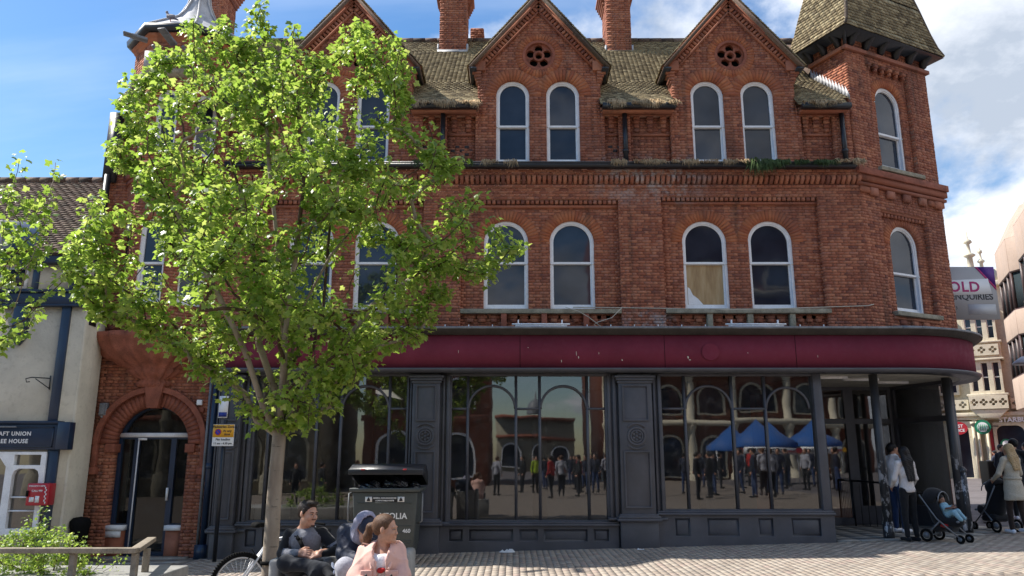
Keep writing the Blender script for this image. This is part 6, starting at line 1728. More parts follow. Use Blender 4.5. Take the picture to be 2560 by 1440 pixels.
def bodymesh(name, prims, mat, parent, res=.012, wr=0., wsc=9., colour=None, seed=0):
    D, ax = _grid_sdf(prims, res, res*3)
    if wr:
        X, Y, Z = np.meshgrid(*ax, indexing='ij'); s = seed
        w = np.sin(X*wsc*3.1+Z*wsc*4.7+s)*np.sin(Y*wsc*3.7-Z*wsc*2.9+s*2)+.6*np.sin(Z*wsc*9.1+X*wsc*5.3+s*3+2*np.sin(Y*wsc*3))+.4*np.sin((X-Z)*wsc*13+s)
        if wr >= .0018 and wsc < 9:          # pulled cloth: warped, sharp-edged creases
            u = X*wsc*2.6+Z*wsc*1.7+1.3*np.sin(Z*wsc*2.3+s)+1.1*np.sin(Y*wsc*3.1+X*wsc*1.9+s*2); v = Z*wsc*3.3-X*wsc*1.9+1.5*np.sin(X*wsc*2.1+s*3)+1.0*np.sin(Y*wsc*2.7)
            w = w*.5-2.1*(1-np.abs(np.sin(u)))**3-1.7*(1-np.abs(np.sin(v)))**3+.8
        D = D+(w*wr).astype(np.float32)
    V, F = surface_net(D, ax, res)
    m = MB(); m.quads(V, F); o = m.build(name, mat, parent, smooth=True, top=parent is None)
    if colour is not None:
        me = o.data; C = V[F].mean(1); me.polygons.foreach_set('material_index', colour(C).astype('i')); me.update()
    return o
def hframe(f, upv=(0, 0, 1)):
    y = Vector(f).normalized(); x = y.cross(Vector(upv)).normalized(); z = x.cross(y); return np.array([tuple(x), tuple(y), tuple(z)]).T
def H(c, Rm, s, p): return v3(c)+Rm@(v3(p)*s)
def head_prims(c, Rm, s=1., ns=1.):
    h = lambda *p: H(c, Rm, s, p); E = lambda p, r, k=.02, sub=False: ell(h(*p), v3(r)*s, Rm, k*s, sub)
    C = lambda a, b, ra, rb, k=.008: cap(h(*a), h(*b), ra*s, rb*s, k*s)
    return [E((0, -.018, .032), (.074, .094, .083), .001), E((0, .024, -.028), (.060, .064, .083)), E((0, .036, -.078), (.040, .046, .034)),
            C((0, .084, .008), (0, .084+.024*ns, -.028), .008, .0135*ns), E((.011, .090+.010*ns, -.034), (.009, .011, .008), .006), E((-.011, .090+.010*ns, -.034), (.009, .011, .008), .006),
            C((-.034, .078, .020), (.034, .078, .020), .010, .010, .015), E((.036, .060, -.032), (.021, .022, .024)), E((-.036, .060, -.032), (.021, .022, .024)),
            E((.030, .100, .002), (.017, .014, .011), .010, True), E((-.030, .100, .002), (.017, .014, .011), .010, True),
            C((-.018, .087, -.056), (.018, .087, -.056), .0065, .0065, .005), C((-.015, .085, -.067), (.015, .085, -.067), .007, .007, .005),
            E((0, .081, -.094), (.018, .016, .015)), E((.077, -.004, -.006), (.009, .020, .031), .006), E((-.077, -.004, -.006), (.009, .020, .031), .006)]
def eyes(c, Rm, s, parent, open_=True):
    for sx in (-1, 1):
        m = MB(); p = H(c, Rm, s, (sx*.030, .0815, .002)); q = H(c, Rm, s, (sx*.030, .0925, .001)); u = H(c, Rm, s, (sx*.030+.001, .085, .011))
        bodymesh('eye', [ell(p, v3((.0105, .0105, .0052))*s, Rm, 0)], M['eyewhite'], parent, res=.003*s)
        bodymesh('iris', [ell(q, v3((.0058, .003, .005))*s, Rm, 0)], M['black'], parent, res=.0017*s)
M['eyewhite'] = plain('eye_white', (.30, .25, .22), .4)
def skin_mat(name, col):
    m, t, p = new_mat(name); n = noise(t, 60, 3, .6); c = ramp(t, n, [(.3, tuple(x*.85 for x in col)), (.7, tuple(min(1, x*1.12) for x in col))]); t.links.new(c, p.inputs['Base Color'])
    p.inputs['Roughness'].default_value = .5; p.inputs['Subsurface Weight'].default_value = .08; p.inputs['Subsurface Radius'].default_value = (.02, .008, .004); return m
M['skin'] = skin_mat('fair_skin', (.50, .27, .18)); M['skin2'] = skin_mat('tan_skin', (.38, .19, .115)); M['skin3'] = skin_mat('brown_skin', (.23, .115, .07))
def cloth(name, col, rough=.85, sc=60, var=.16, bs=.5):
    m, t, p = new_mat(name); n = noise(t, sc, 3, .6); c = ramp(t, n, [(.3, tuple(x*(1-var) for x in col)), (.7, tuple(min(1, x*(1+var)) for x in col))]); t.links.new(c, p.inputs['Base Color'])
    p.inputs['Roughness'].default_value = rough; p.inputs['Specular IOR Level'].default_value = .25; p.inputs['Sheen Weight'].default_value = .15; bump(t, p, noise(t, 7, 4, .6), bs, .02); return m
def hairm(name, col):
    m, t, p = new_mat(name); n = noise(t, 30, 4, .6, sc=(6, 6, 1)); c = ramp(t, n, [(.3, tuple(x*.55 for x in col)), (.7, tuple(min(1, x*1.5) for x in col))]); t.links.new(c, p.inputs['Base Color']); p.inputs['Roughness'].default_value = .5; p.inputs['Specular IOR Level'].default_value = .3
    bump(t, p, n, .6, .01); return m
M['hair_dark'] = hairm('dark_brown_hair', (.022, .014, .010)); M['hair_black'] = hairm('black_hair', (.007, .006, .007)); M['hair_brown'] = hairm('light_brown_hair', (.105, .052, .027)); M['hair_blond'] = hairm('blonde_hair', (.42, .29, .15))
CL = dict(black=cloth('black_jersey', (.009, .010, .013)), grey=cloth('mid_grey_jersey', (.17, .175, .20)), denim=cloth('dark_trouser_cloth', (.010, .013, .02)), navy=cloth('navy_jacket_cloth', (.013, .018, .038), .6),
          lgrey=cloth('pale_grey_cloth', (.36, .36, .40)), lilac=cloth('grey_lilac_hood', (.25, .25, .33)), pink=cloth('dusty_pink_cotton', (.66, .40, .335), .8, 25, .04, .35), white=cloth('white_cotton', (.80, .79, .82)), blue=cloth('blue_denim', (.03, .055, .14)),
          heather=cloth('heather_grey_knit', (.56, .53, .52)), trench=cloth('stone_trench_cloth', (.46, .41, .32)), brown=cloth('dark_brown_legging', (.035, .022, .018)), aqua=cloth('pale_blue_knit', (.22, .38, .46)), red=cloth('red_cloth', (.4, .02, .02)), green=cloth('green_cloth', (.1, .3, .08)))

# hand: palm plus four unequal bent fingers and a thumb; w wrist point, d direction of the fingers, n back-of-hand normal
def hand(w, d, n, s=1., curl=.5, side=1, spread=.2):
    w, d, n = Vector(w), Vector(d).normalized(), Vector(n); n = (n-d*n.dot(d)).normalized(); x = d.cross(n)*side; pr = []
    kn = w+d*.085*s
    pr += [cap(w, w+d*.03*s, .024*s, .026*s, .01)]
    for i, (o, L) in enumerate(((-.030, .068), (-.010, .078), (.010, .074), (.029, .060))):
        b = kn+x*o*s-d*abs(o)*.25*s; pr.append(cap(w+d*.02*s+x*o*.6*s, b, .015*s, .0125*s, .012))
        dd = (d+x*o*spread*8).normalized(); th = 0; p = b
        for j, fr_ in enumerate((.45, .32, .25)):
            th += curl*(.55 if j == 0 else .8); q = p+(dd*math.cos(th)-n*math.sin(th))*L*fr_*s; pr.append(cap(p, q, (.0098-.0009*j)*s, (.0090-.0011*j)*s, .003)); p = q
    b = w+d*.022*s-x*.028*s; q = b+(d*.6-x*.65-n*.35).normalized()*.042*s; r = q+(d*.85-x*.2-n*.45).normalized()*.034*s
    pr += [cap(b, q, .0145*s, .012*s, .010), cap(q, r, .0115*s, .0095*s, .003)]
    return pr
def wp(px, py, Y): return W(px, py, Y)

# ---- seated man, grey and black sports top
def man_seated():
    Yb = 7.5; r = empty('person', 'seated man in a grey and black sports top with clasped hands, looking right', 'person', (W(775, 1400, Yb).x, Yb, gz(-2)), 'people sitting on the concrete seats')
    hc = wp(771, 1283, 7.42); f = Vector((.80, -.58, -.10)); Rm = hframe(f, (.03, .0, 1)); s = .98
    nb = wp(763, 1327, 7.50); sl, sr = wp(724, 1337, 7.50), wp(806, 1334, 7.50); chest = wp(766, 1352, 7.48); waist = wp(768, 1395, 7.52); pel = wp(770, 1425, 7.55)
    el, er = wp(704, 1384, 7.42), wp(843, 1376, 7.42); hl, hr_ = wp(764, 1383, 7.20), wp(786, 1381, 7.20)
    kl, kr = wp(714, 1408, 7.10), wp(792, 1432, 7.02); hipl, hipr = wp(742, 1424, 7.55), wp(800, 1426, 7.55)
    sk = head_prims(hc, Rm, s)+[cap(H(hc, Rm, s, (0, -.025, -.075)), nb, .050, .056, .03), cap(nb, chest, .06, .09, .04), cap(nb, sl, .04, .045, .04), cap(nb, sr, .04, .045, .04), cap(chest, pel, .10, .10, .05),
        cap(sl, el, .038, .034, .02), cap(sr, er, .038, .034, .02), cap(el, hl-Vector((.05, -.03, 0)), .032, .024, .02), cap(er, hr_+Vector((.05, .03, 0)), .032, .024, .02)]
    # interlaced hands: fingers of each hand wrap over the other
    wl_, wr_ = wp(745, 1383, 7.24), wp(806, 1384, 7.24)
    sk += hand(wl_, (.92, -.25, .05), (.05, -.85, .5), .98, .55, 1)+hand(wr_, (-.90, -.30, -.12), (.0, -.55, .82), .98, .62, -1)
    b = bodymesh('body', sk, M['skin'], r, .0058)
    eyes(hc, Rm, s, b)
    h = lambda *p: H(hc, Rm, s, p); E = lambda p, rr, k=.01, sub=False: ell(h(*p), v3(rr)*s, Rm, k*s, sub)
    bodymesh('hair', [E((0, -.026, .040), (.082, .098, .086)), E((0, .045, .098), (.055, .045, .028), .02), E((0, -.075, -.01), (.062, .035, .05), .02), E((.074, .012, .015), (.008, .016, .03)), E((-.074, .012, .015), (.008, .016, .03)),
        E((0, .085, -.015), (.075, .062, .083), .006, True), E((.085, -.0, -.035), (.02, .03, .035), .006, True), E((-.085, -.0, -.035), (.02, .03, .035), .006, True)], M['hair_dark'], r, .005, wr=.0008, wsc=30)
    for sx in (-1, 1): bodymesh('eyebrow', [cap(h(sx*.018, .093, .019), h(sx*.044, .080, .022), .004, .003, .003)], M['hair_dark'], b, .0022)
    bodymesh('stubble', [cap(h(-.022, .0905, -.047), h(.022, .0905, -.047), .0036, .0036, .002), E((0, .083, -.098), (.020, .0145, .014), .004)], M['stubble'], b, .0026)
    tp = [cap(nb+Vector((0, .01, -.015)), chest, .064, .112, .04), ell(chest, (.142, .105, .14), None, .04), cap(chest, waist, .118, .122, .04), cap(waist, pel, .122, .14, .04),
          cap(nb+Vector((-.05, .0, -.045)), sl, .042, .056, .04), cap(nb+Vector((.05, 0, -.045)), sr, .042, .056, .04),
          cap(sl, el, .058, .046, .018), cap(sr, er, .058, .046, .018), cap(el, wl_, .046, .033, .015), cap(er, wr_, .046, .033, .015)]
    def col(C):
        x = C[:, 0]; z = C[:, 2]; dx = x-chest.x; zz = z-nb.z
        grey = (np.abs(dx+.005) < .150+np.clip(zz+.10, -1, 0)*.0) & (np.abs(dx) < .10+(-zz)*.95) & (C[:, 1] < 7.6) & (z > pel.z-.1) & (zz < .035)
        # sleeves stay black, grey forearm on the left, pale flash on the right upper arm
        arm = (np.abs(dx) > .148)
        g = grey & ~arm
        fore = (z < el.z+.05) & (x < wl_.x+.01) & (x > el.x+.02) & (C[:, 1] < 7.45)
        fl = (np.abs((x-sr.x)*.6-(z-(sr.z-.13))*1.0-.03) < .014) & (x > sr.x-.02) & (z > er.z+.03) & (C[:, 1] < 7.5)
        return np.where(fl, 1, np.where(g | fore, 1, 0))
    bodymesh('sports_top', tp, [CL['black'], CL['grey']], r, .0085, wr=.0022, wsc=5, colour=col)
    bodymesh('collar', [cap(nb+Vector((-.045, -.03, .0)), nb+Vector((.0, -.075, -.045)), .016, .014, .01), cap(nb+Vector((.045, -.03, .005)), nb+Vector((.0, -.075, -.045)), .016, .014, .01), cap(nb+Vector((-.045, -.03, .0)), nb+Vector((-.04, .05, .02)), .016, .016, .01), cap(nb+Vector((.045, -.03, .005)), nb+Vector((.045, .05, .02)), .016, .016, .01)], CL['black'], r, .007)
    m = MB(); m.tube([nb+Vector((0, -.130, -.045)), chest+Vector((.005, -.185, .03))], .005, 6); m.build('zip', M['black'], r)
    m = MB(); pts = [nb+Vector((-.06, -.06, .0)), nb+Vector((-.05, -.115, -.04)), chest+Vector((-.02, -.165, .02)), chest+Vector((.03, -.18, -.06)), waist+Vector((.05, -.19, .08))]; 
    for a, c in zip(pts, pts[1:]): 
        d = (c-a); u = Vector((d.z, 0, -d.x)).normalized(); m.boxes([tuple((a+c)/2)], [tuple(d*.52)], [tuple(u*.017)], [(0, .004, 0)])
    m.build('bag_strap', M['black'], r)
    tr_ = [ell(pel, (.17, .14, .12), None, .04), cap(hipl, kl, .098, .075, .04), cap(kl, wp(812, 1420, 6.98), .066, .048, .03), cap(hipr, kr, .095, .078, .04), cap(kr, kr+Vector((-.02, .05, -.42)), .07, .05, .03)]
    bodymesh('trousers', tr_, CL['denim'], r, .011, wr=.003, wsc=6)
    a = wp(812, 1420, 6.98); 
    bodymesh('shoe', [cap(a, a+Vector((.07, -.02, -.03)), .045, .035, .02), cap(a+Vector((.0, 0, .0)), a+Vector((.08, -.10, -.06)), .036, .03, .02)], CL['black'], r, .008)
    bodymesh('shoe_sole', [cap(a+Vector((.062, .01, .035)), a+Vector((.088, -.04, -.03)), .013, .014, .01), cap(a+Vector((.088, -.04, -.03)), a+Vector((.07, -.12, -.085)), .014, .013, .01)], CL['white'], r, .007)
    k2 = kr+Vector((-.02, .05, -.42)); bodymesh('shoe', [cap(k2, k2+Vector((0, -.14, -.03)), .045, .036, .03)], CL['black'], r, .012)
    return r
M['stubble'] = plain('dark_stubble', (.10, .05, .035), .8)
man_seated()
# ---- hooded person bent forward behind the girl
def hooded():
    Yb = 7.25; r = empty('person', 'hunched person in a navy jacket, lilac hood and pale grey trousers', 'person', (W(900, 1400, Yb).x, Yb, gz(-1.4)), 'people sitting on the concrete seats')
    hc = wp(914, 1325, 6.98); f = Vector((.35, -.62, -.62)); Rm = hframe(f, (0, 0, 1)); s = .98
    nb = wp(900, 1330, 7.12); sl, sr = wp(866, 1332, 7.2), wp(935, 1345, 7.2); chest = wp(898, 1360, 7.2); pel = wp(895, 1425, 7.38)
    el, er = wp(858, 1385, 7.1), wp(950, 1390, 7.1); wl_, wr_ = wp(892, 1398, 6.85), wp(925, 1402, 6.85)
    kl, kr = wp(862, 1418, 6.8), wp(938, 1424, 6.8)
    sk = head_prims(hc, Rm, s)+[cap(H(hc, Rm, s, (0, -.03, -.07)), nb, .05, .056, .03), cap(nb, chest, .06, .09, .04), cap(chest, pel, .1, .1, .05), cap(nb, sl, .04, .04, .03), cap(nb, sr, .04, .04, .03), cap(sl, el, .036, .034), cap(el, wl_, .03, .024), cap(sr, er, .036, .034), cap(er, wr_, .03, .024)]+hand(wl_, (.6, -.5, -.5), (0, -.6, .8), .95, .7, 1)+hand(wr_, (-.6, -.5, -.5), (0, -.6, .8), .95, .7, -1)
    b = bodymesh('body', sk, M['skin'], r, .008)
    h = lambda *p: H(hc, Rm, s, p); E = lambda p, rr, k=.01, sub=False: ell(h(*p), v3(rr)*s, Rm, k*s, sub)
    bodymesh('cap', [E((0, -.012, .052), (.084, .102, .078)), cap(h(-.05, .09, .05), h(.05, .09, .05), .012, .012, .02), cap(h(-.035, .14, .035), h(.035, .14, .035), .010, .010, .03), half(h(0, 0, .015), Rm@np.array([0, 0, -1.]), 0, .3)], CL['navy'], r, .006)
    bodymesh('hood', [E((0, -.045, .03), (.108, .11, .122)), E((0, .03, .045), (.080, .13, .105), .015, True), half(h(0, .055, 0), Rm@np.array([0, 1., 0]), .01, .4), cap(h(0, -.05, -.09), nb+Vector((0, .05, -.02)), .10, .12, .05)], CL['lilac'], r, .007, wr=.0025, wsc=8)
    bodymesh('jacket', [cap(nb+Vector((0, .03, -.03)), chest, .10, .15, .05), ell(chest+Vector((0, .05, 0)), (.19, .15, .16), None, .05), cap(chest, pel, .155, .16, .05), cap(nb, sl, .07, .08, .05), cap(nb, sr, .07, .08, .05), cap(sl, el, .076, .062, .04), cap(sr, er, .076, .062, .04), cap(el, wl_, .062, .046, .03), cap(er, wr_, .062, .046, .03)], CL['navy'], r, .009, wr=.003, wsc=5, seed=2)
    bodymesh('trousers', [ell(pel, (.17, .14, .12), None, .04), cap(pel+Vector((-.08, 0, 0)), kl, .095, .078, .04), cap(pel+Vector((.08, 0, 0)), kr, .095, .078, .04), cap(kl, kl+Vector((-.02, .03, -.45)), .072, .055, .03), cap(kr, kr+Vector((.02, .03, -.45)), .072, .055, .03)], CL['lgrey'], r, .012, wr=.003, wsc=6)
    for k_ in (kl, kr): q = k_+Vector((0, .03, -.47)); bodymesh('shoe', [cap(q, q+Vector((0, -.15, -.02)), .044, .036, .03)], CL['white'], r, .014)
    return r
hooded()
# ---- girl in a pink jacket, head turned to the right
def girl():
    Yb = 6.2; r = empty('person', 'girl with a brown ponytail and open dusty pink jacket over a white top', 'person', (W(955, 1400, Yb).x, Yb, gz(-1)))
    hc = wp(966, 1322, 6.15); f = Vector((.97, -.26, -.04)); Rm = hframe(f, (.05, 0, 1)); s = .90
    nb = wp(957, 1368, 6.20); sl, sr = wp(915, 1382, 6.22), wp(992, 1376, 6.22); chest = wp(955, 1405, 6.18); pel = wp(952, 1500, 6.28)
    el, er = wp(893, 1440, 6.12), wp(1004, 1440, 6.12); wl_, wr_ = wp(915, 1490, 5.95), wp(985, 1490, 5.95); kl, kr = wp(915, 1520, 5.85), wp(990, 1520, 5.85)
    sk = head_prims(hc, Rm, s, .62)+[cap(H(hc, Rm, s, (0, -.025, -.07)), nb, .040, .046, .025), cap(nb, chest, .05, .08, .04), cap(chest, pel, .09, .1, .05), cap(nb, sl, .035, .04, .03), cap(nb, sr, .035, .04, .03), cap(sl, el, .034, .03), cap(el, wl_, .028, .02), cap(sr, er, .034, .03), cap(er, wr_, .028, .02)]+hand(wl_, (.7, -.6, -.3), (0, -.3, .9), .85, .5, 1)+hand(wr_, (-.7, -.6, -.3), (0, -.3, .9), .85, .5, -1)
    b = bodymesh('body', sk, M['skin'], r, .0055); eyes(hc, Rm, s, b)
    h = lambda *p: H(hc, Rm, s, p); E = lambda p, rr, k=.01, sub=False: ell(h(*p), v3(rr)*s, Rm, k*s, sub)
    hair = [E((0, -.026, .038), (.083, .100, .088)), E((0, -.07, -.005), (.065, .045, .055), .03), E((0, .086, -.010), (.085, .058, .088), .012, True), E((.085, .004, -.030), (.02, .022, .035), .006, True), E((-.085, .004, -.030), (.02, .022, .035), .006, True),
            cap(h(0, -.115, .02), h(0, -.15, .005), .026, .03, .02), cap(h(0, -.15, .005), h(-.01, -.175, -.07), .030, .032, .02), cap(h(-.01, -.175, -.07), h(-.02, -.20, -.16), .032, .024, .02), cap(h(-.02, -.20, -.16), h(-.03, -.235, -.24), .024, .010, .02), cap(h(-.01, -.17, -.06), h(0, -.15, -.15), .02, .012, .02)]
    bodymesh('hair', hair, M['hair_brown'], r, .005, wr=.0006, wsc=26)
    m = MB(); m.tube([h(0, -.112, .022)+v3((0, 0, 0)), h(0, -.128, .016)], .030, 14); m.build('hair_tie', M['black'], r)
    bodymesh('white_top', [cap(nb+Vector((0, -.0, -.03)), chest, .064, .112, .03), ell(chest, (.125, .105, .13), None, .03), cap(chest, pel, .11, .13, .04), half(nb+Vector((0, -.03, -.025)), (0, -.25, 1), .005, .25)], CL['white'], r, .007, wr=.0016, wsc=6)
    p = chest+Vector((.012, -.125, -.045))
    bodymesh('red_print', [ell(p, (.030, .02, .022), None, 0), ell(p+Vector((.018, 0, .008)), (.018, .02, .012), None, .004)], CL['red'], r, .006)
    jk = [cap(nb+Vector((0, .05, -.04)), chest+Vector((0, .05, 0)), .070, .13, .04), ell(chest+Vector((0, .02, 0)), (.175, .125, .16), None, .05), cap(chest, pel, .150, .20, .06), cap(nb+Vector((-.03, .02, -.05)), sl, .045, .060, .04), cap(nb+Vector((.03, .02, -.05)), sr, .045, .060, .04),
          cap(sl, el, .066, .072, .025), cap(sr, er, .066, .070, .025), cap(el, wl_, .072, .05, .03), cap(er, wr_, .070, .05, .03)]
    # open front: a tapering wedge is taken out over the white top
    for i in range(7):
        z = nb.z-.05-.075*i; jk.append(ell((chest.x+.012+.003*i, chest.y-.21, z), (.040+.002*i, .17, .07), None, .008, True))
    jk.append(ell(nb+Vector((.005, -.09, -.01)), (.062, .12, .085), None, .012, True))
    bodymesh('pink_jacket', jk, CL['pink'], r, .0075, wr=.0036, wsc=4.6, seed=1)
    col_ = [cap(nb+Vector((-.075, .02, .022)), nb+Vector((-.078, -.09, -.035)), .018, .026, .01), cap(nb+Vector((-.078, -.09, -.035)), nb+Vector((-.055, -.165, -.135)), .026, .010, .01), cap(nb+Vector((.078, .02, .022)), nb+Vector((.088, -.09, -.035)), .018, .026, .01), cap(nb+Vector((.088, -.09, -.035)), nb+Vector((.078, -.165, -.135)), .026, .010, .01), cap(nb+Vector((-.075, .04, .022)), nb+Vector((.078, .04, .022)), .02, .02, .02)]
    bodymesh('jacket_collar', col_, CL['pink'], r, .006, wr=.001)
    for s_ in (-1, 1):
        q = sl if s_ < 0 else sr
        m = MB(); a, c = nb+Vector((s_*.075, -.02, .0)), q+Vector((s_*.02, -.03, .060)); d = (c-a); w = d.cross(Vector((0, 1, .3))).normalized()
        m.boxes([tuple((a+c)/2+Vector((0, -.005, .012)))], [tuple(d/2)], [(0, -.02, 0.006)], [tuple(w*.004)]); m.build('epaulette', CL['pink'], r, bevel=.003)
        x = chest.x+(-.092 if s_ < 0 else .098); yq = chest.y-.122; z = chest.z-.065
        m = MB(); m.boxes([(x, yq-.018, z)], [(.046, 0, 0)], [(0, .008, 0)], [(0, 0, .024)]); m.boxes([(x, yq-.014, z-.055)], [(.043, 0, 0)], [(0, .007, 0)], [(0, 0, .05)]); m.build('chest_pocket', CL['pink'], r, bevel=.006, kind=None)
        m = MB(); m.tube([(x, yq-.024, z-.012), (x, yq-.032, z-.012)], .0085, 12); m.build('button', M['iron'], r)
        m = MB(); e = q+Vector((s_*.0, -.045, .052)); m.tube([e, e+Vector((0, -.006, .003))], .008, 12); m.build('button', M['lead'], r)
    bodymesh('trousers', [ell(pel, (.15, .13, .11), None, .04), cap(pel+Vector((-.07, 0, 0)), kl, .08, .06, .04), cap(pel+Vector((.07, 0, 0)), kr, .08, .06, .04), cap(kl, kl+Vector((0, .02, -.40)), .058, .042, .03), cap(kr, kr+Vector((0, .02, -.40)), .058, .042, .03)], CL['black'], r, .014)
    for k_ in (kl, kr): q = k_+Vector((0, .02, -.42)); bodymesh('shoe', [cap(q, q+Vector((0, -.13, -.02)), .04, .034, .03)], CL['white'], r, .014)
    st_ = MB(); st_.box(pel.x-.35, pel.x+.35, pel.y-.18, pel.y+.25, gz(pel.x), pel.z-.10); tag(st_.build('concrete_bench', M['concrete'], top=True, bevel=.02), 'low concrete bench the girl in the pink jacket sits on', 'bench')
    return r
girl()

# ---- standing figures: pose given in the figure's own frame (x right, y the way it faces), then turned
def stander(label, loc, yaw, ht, top, bottom, hair, skin, res=.014, coat=False, hairlong=0., head=(0, 1, 0), arms=None, stride=.0, group=None, shoes='white', lean=0., hooded=False, parts=True, slim=1.):
    r = empty('person', label, 'person', loc, group); k = ht/1.72
    Rz = Matrix.Rotation(yaw, 3, 'Z')
    def P(x, y, z): return Rz@Vector((x*k, y*k+lean*z*k, z*k))+Vector(loc)
    hf = Rz@Vector(head); Rm = hframe(hf); hc = P(0, .02, 1.595); s = k
    nb = P(0, 0, 1.46); chest = P(0, .0, 1.25); waist = P(0, .01, 1.05); pel = P(0, 0, .93)
    sh = [P(-.165*slim, 0, 1.40), P(.165*slim, 0, 1.40)]
    arms = arms or [((-.23, -.02, 1.12), (-.22, .08, .88)), ((.23, -.02, 1.12), (.22, .08, .88))]
    el = [P(*a[0]) for a in arms]; wr_ = [P(*a[1]) for a in arms]
    hip = [P(-.085, 0, .90), P(.085, 0, .90)]; kn = [P(-.095, .02+stride*.4, .50), P(.095, .02-stride*.3, .50)]; an = [P(-.10, stride*.55, .09), P(.10, -stride*.55, .09+abs(stride)*.15)]
    sk = head_prims(hc, Rm, s)+[cap(H(hc, Rm, s, (0, -.025, -.075)), nb, .046*k, .05*k, .03), cap(nb, chest, .055*k, .085*k, .04), cap(chest, pel, .09*k, .1*k, .05)]
    for i in (0, 1):
        sd_ = 1 if i else -1; d = (wr_[i]-el[i]).normalized()
        sk += [cap(nb, sh[i], .04*k, .045*k, .03), cap(sh[i], el[i], .042*k, .034*k, .02), cap(el[i], wr_[i], .033*k, .023*k, .02), cap(hip[i], kn[i], .075*k, .05*k, .03), cap(kn[i], an[i], .048*k, .032*k, .02)]+hand(wr_[i], d, Rz@Vector((sd_, 0, .1)), k, .45, sd_)
    b = bodymesh('body', sk, skin, r, res*.75)
    if parts:
        h = lambda *p: H(hc, Rm, s, p); E = lambda p, rr, kk=.01, sub=False: ell(h(*p), v3(rr)*s, Rm, kk*s, sub)
        hp = [E((0, -.026, .038), (.086, .102, .090)), E((0, -.07, -.01), (.066, .045, .055), .03), E((0, .090, -.015), (.082, .060, .088), .008, True)]
        if hairlong:
            bk = Rz@Vector((0, -1, 0))
            for sx in (-1, 0, 1):
                a = Vector(h(sx*.055, -.05, .02)); hp += [cap(a, Vector((a.x, a.y, a.z-.16))+bk*.05, .042*s, .05*s, .03), cap(Vector((a.x, a.y, a.z-.16))+bk*.05, Vector((a.x, a.y, a.z-hairlong))+bk*.11, .05*s, .022*s, .03)]
        if hooded: hp = [E((0, -.03, .02), (.115, .12, .135)), E((0, .10, .0), (.075, .08, .10), .01, True), cap(h(0, -.05, -.1), nb, .09, .10, .04)]
        bodymesh('hood' if hooded else 'hair', hp, hair, r, res*.62, wr=.002 if not hairlong else .004, wsc=22)
    tp = [cap(nb+Vector((0, 0, -.03)), chest, .07*k, .115*k*slim, .05), ell(chest, v3((.155*slim, .115, .16))*k, np.array(Rz), .04), cap(chest, waist, .125*k*slim, .12*k*slim, .05), cap(waist, pel, .125*k*slim, .15*k*slim, .05)]
    for i in (0, 1): tp += [cap(nb, sh[i], .05*k, .06*k, .04), cap(sh[i], el[i], .060*k*slim, .05*k, .03), cap(el[i], wr_[i], .05*k, .036*k, .02)]
    if coat: tp += [cap(waist, P(0, -.01, .70), .135*k, .17*k, .05), cap(P(-.06, 0, .9), P(-.10, -.01, .66), .11*k, .12*k, .05), cap(P(.06, 0, .9), P(.10, -.01, .66), .11*k, .12*k, .05), half(P(0, 0, .63), (0, 0, -1), .01, .6)]
    else: tp += [half(P(0, 0, .88), (0, 0, -1), .01, .6)]
    bodymesh('coat' if coat else 'top', tp, top, r, res, wr=.003, wsc=5, seed=len(label))
    bt = [ell(pel, v3((.145*slim, .112, .10))*k, np.array(Rz), .04)]
    for i in (0, 1): bt += [cap(hip[i], kn[i], .092*k*slim, .062*k*slim, .03), cap(kn[i], an[i]+Vector((0, 0, .02)), .062*k*slim, .046*k, .02)]
    bodymesh('trousers', bt, bottom, r, res, wr=.002, wsc=6)
    for i in (0, 1):
        q = an[i]-Vector((0, 0, .045*k)); fw = Rz@Vector((0, 1, 0)); bodymesh('shoe', [cap(q-fw*.03, q+fw*.15*k, .042*k, .034*k, .02)], CL[shoes], r, res)
    return r
def at(px, Y): # ground point under a photo column
    x = (px-1280)/1900*Y*1.04; return Vector((x, Y, gz(x)))
st1 = W(2228, 1340, 15.3); stander('man in a white t-shirt and blue jeans standing behind the entrance column', (7.56, 15.45, gz(7.5)+.02), R(-70), 1.72, CL['white'], CL['blue'], M['hair_black'], M['skin2'], head=(.35, 1, 0), arms=[((-.25, .0, 1.13), (-.12, .16, .98)), ((.24, .0, 1.13), (.2, .12, .9))], group='people at the corner entrance')
stander('woman with long black hair and a grey top seen from behind', (7.12, 14.15, gz(7.1)), R(14), 1.66, CL['heather'], CL['black'], M['hair_black'], M['skin2'], hairlong=.50, head=(.1, 1, 0), arms=[((-.23, .04, 1.12), (-.15, .22, .98)), ((.25, .05, 1.13), (.30, .22, .98))], group='people at the corner entrance', slim=.92, shoes='black')
TRW = stander('blonde woman in a stone trench coat pushing a pushchair', (9.52, 14.9, gz(9.52)), R(12), 1.66, CL['trench'], CL['brown'], M['hair_blond'], M['skin'], hairlong=.38, coat=True, arms=[((-.25, .06, 1.14), (-.18, .28, 1.02)), ((.25, .06, 1.14), (.18, .28, 1.02))], stride=.12, slim=.95)
stander('dark haired person in a black coat walking ahead at the right edge', (11.35, 17.6, gz(11.3)), R(-20), 1.78, CL['black'], CL['black'], M['hair_black'], M['skin2'], res=.02, coat=True, hooded=False, head=(-.6, .7, 0), group='people walking up the side street')
stander('person in a dark blue coat far up the side street', (13.9, 21.0, gz(13.9)), R(10), 1.70, CL['navy'], CL['black'], M['hair_dark'], M['skin'], res=.024, group='people walking up the side street', shoes='black')
stander('person with dark cap beside the mirrored block', (14.1, 22.4, gz(14.3)), R(190), 1.66, CL['denim'], CL['black'], M['hair_dark'], M['skin'], res=.024, group='people walking up the side street', shoes='black')

m = MB(); m.lathe((9.52, 14.9, gz(9.52)+.99), [(.150, 0), (.158, .0), (.158, .05), (.150, .05)], 20, sy=.9); m.build('coat_belt', CL['trench'], TRW)
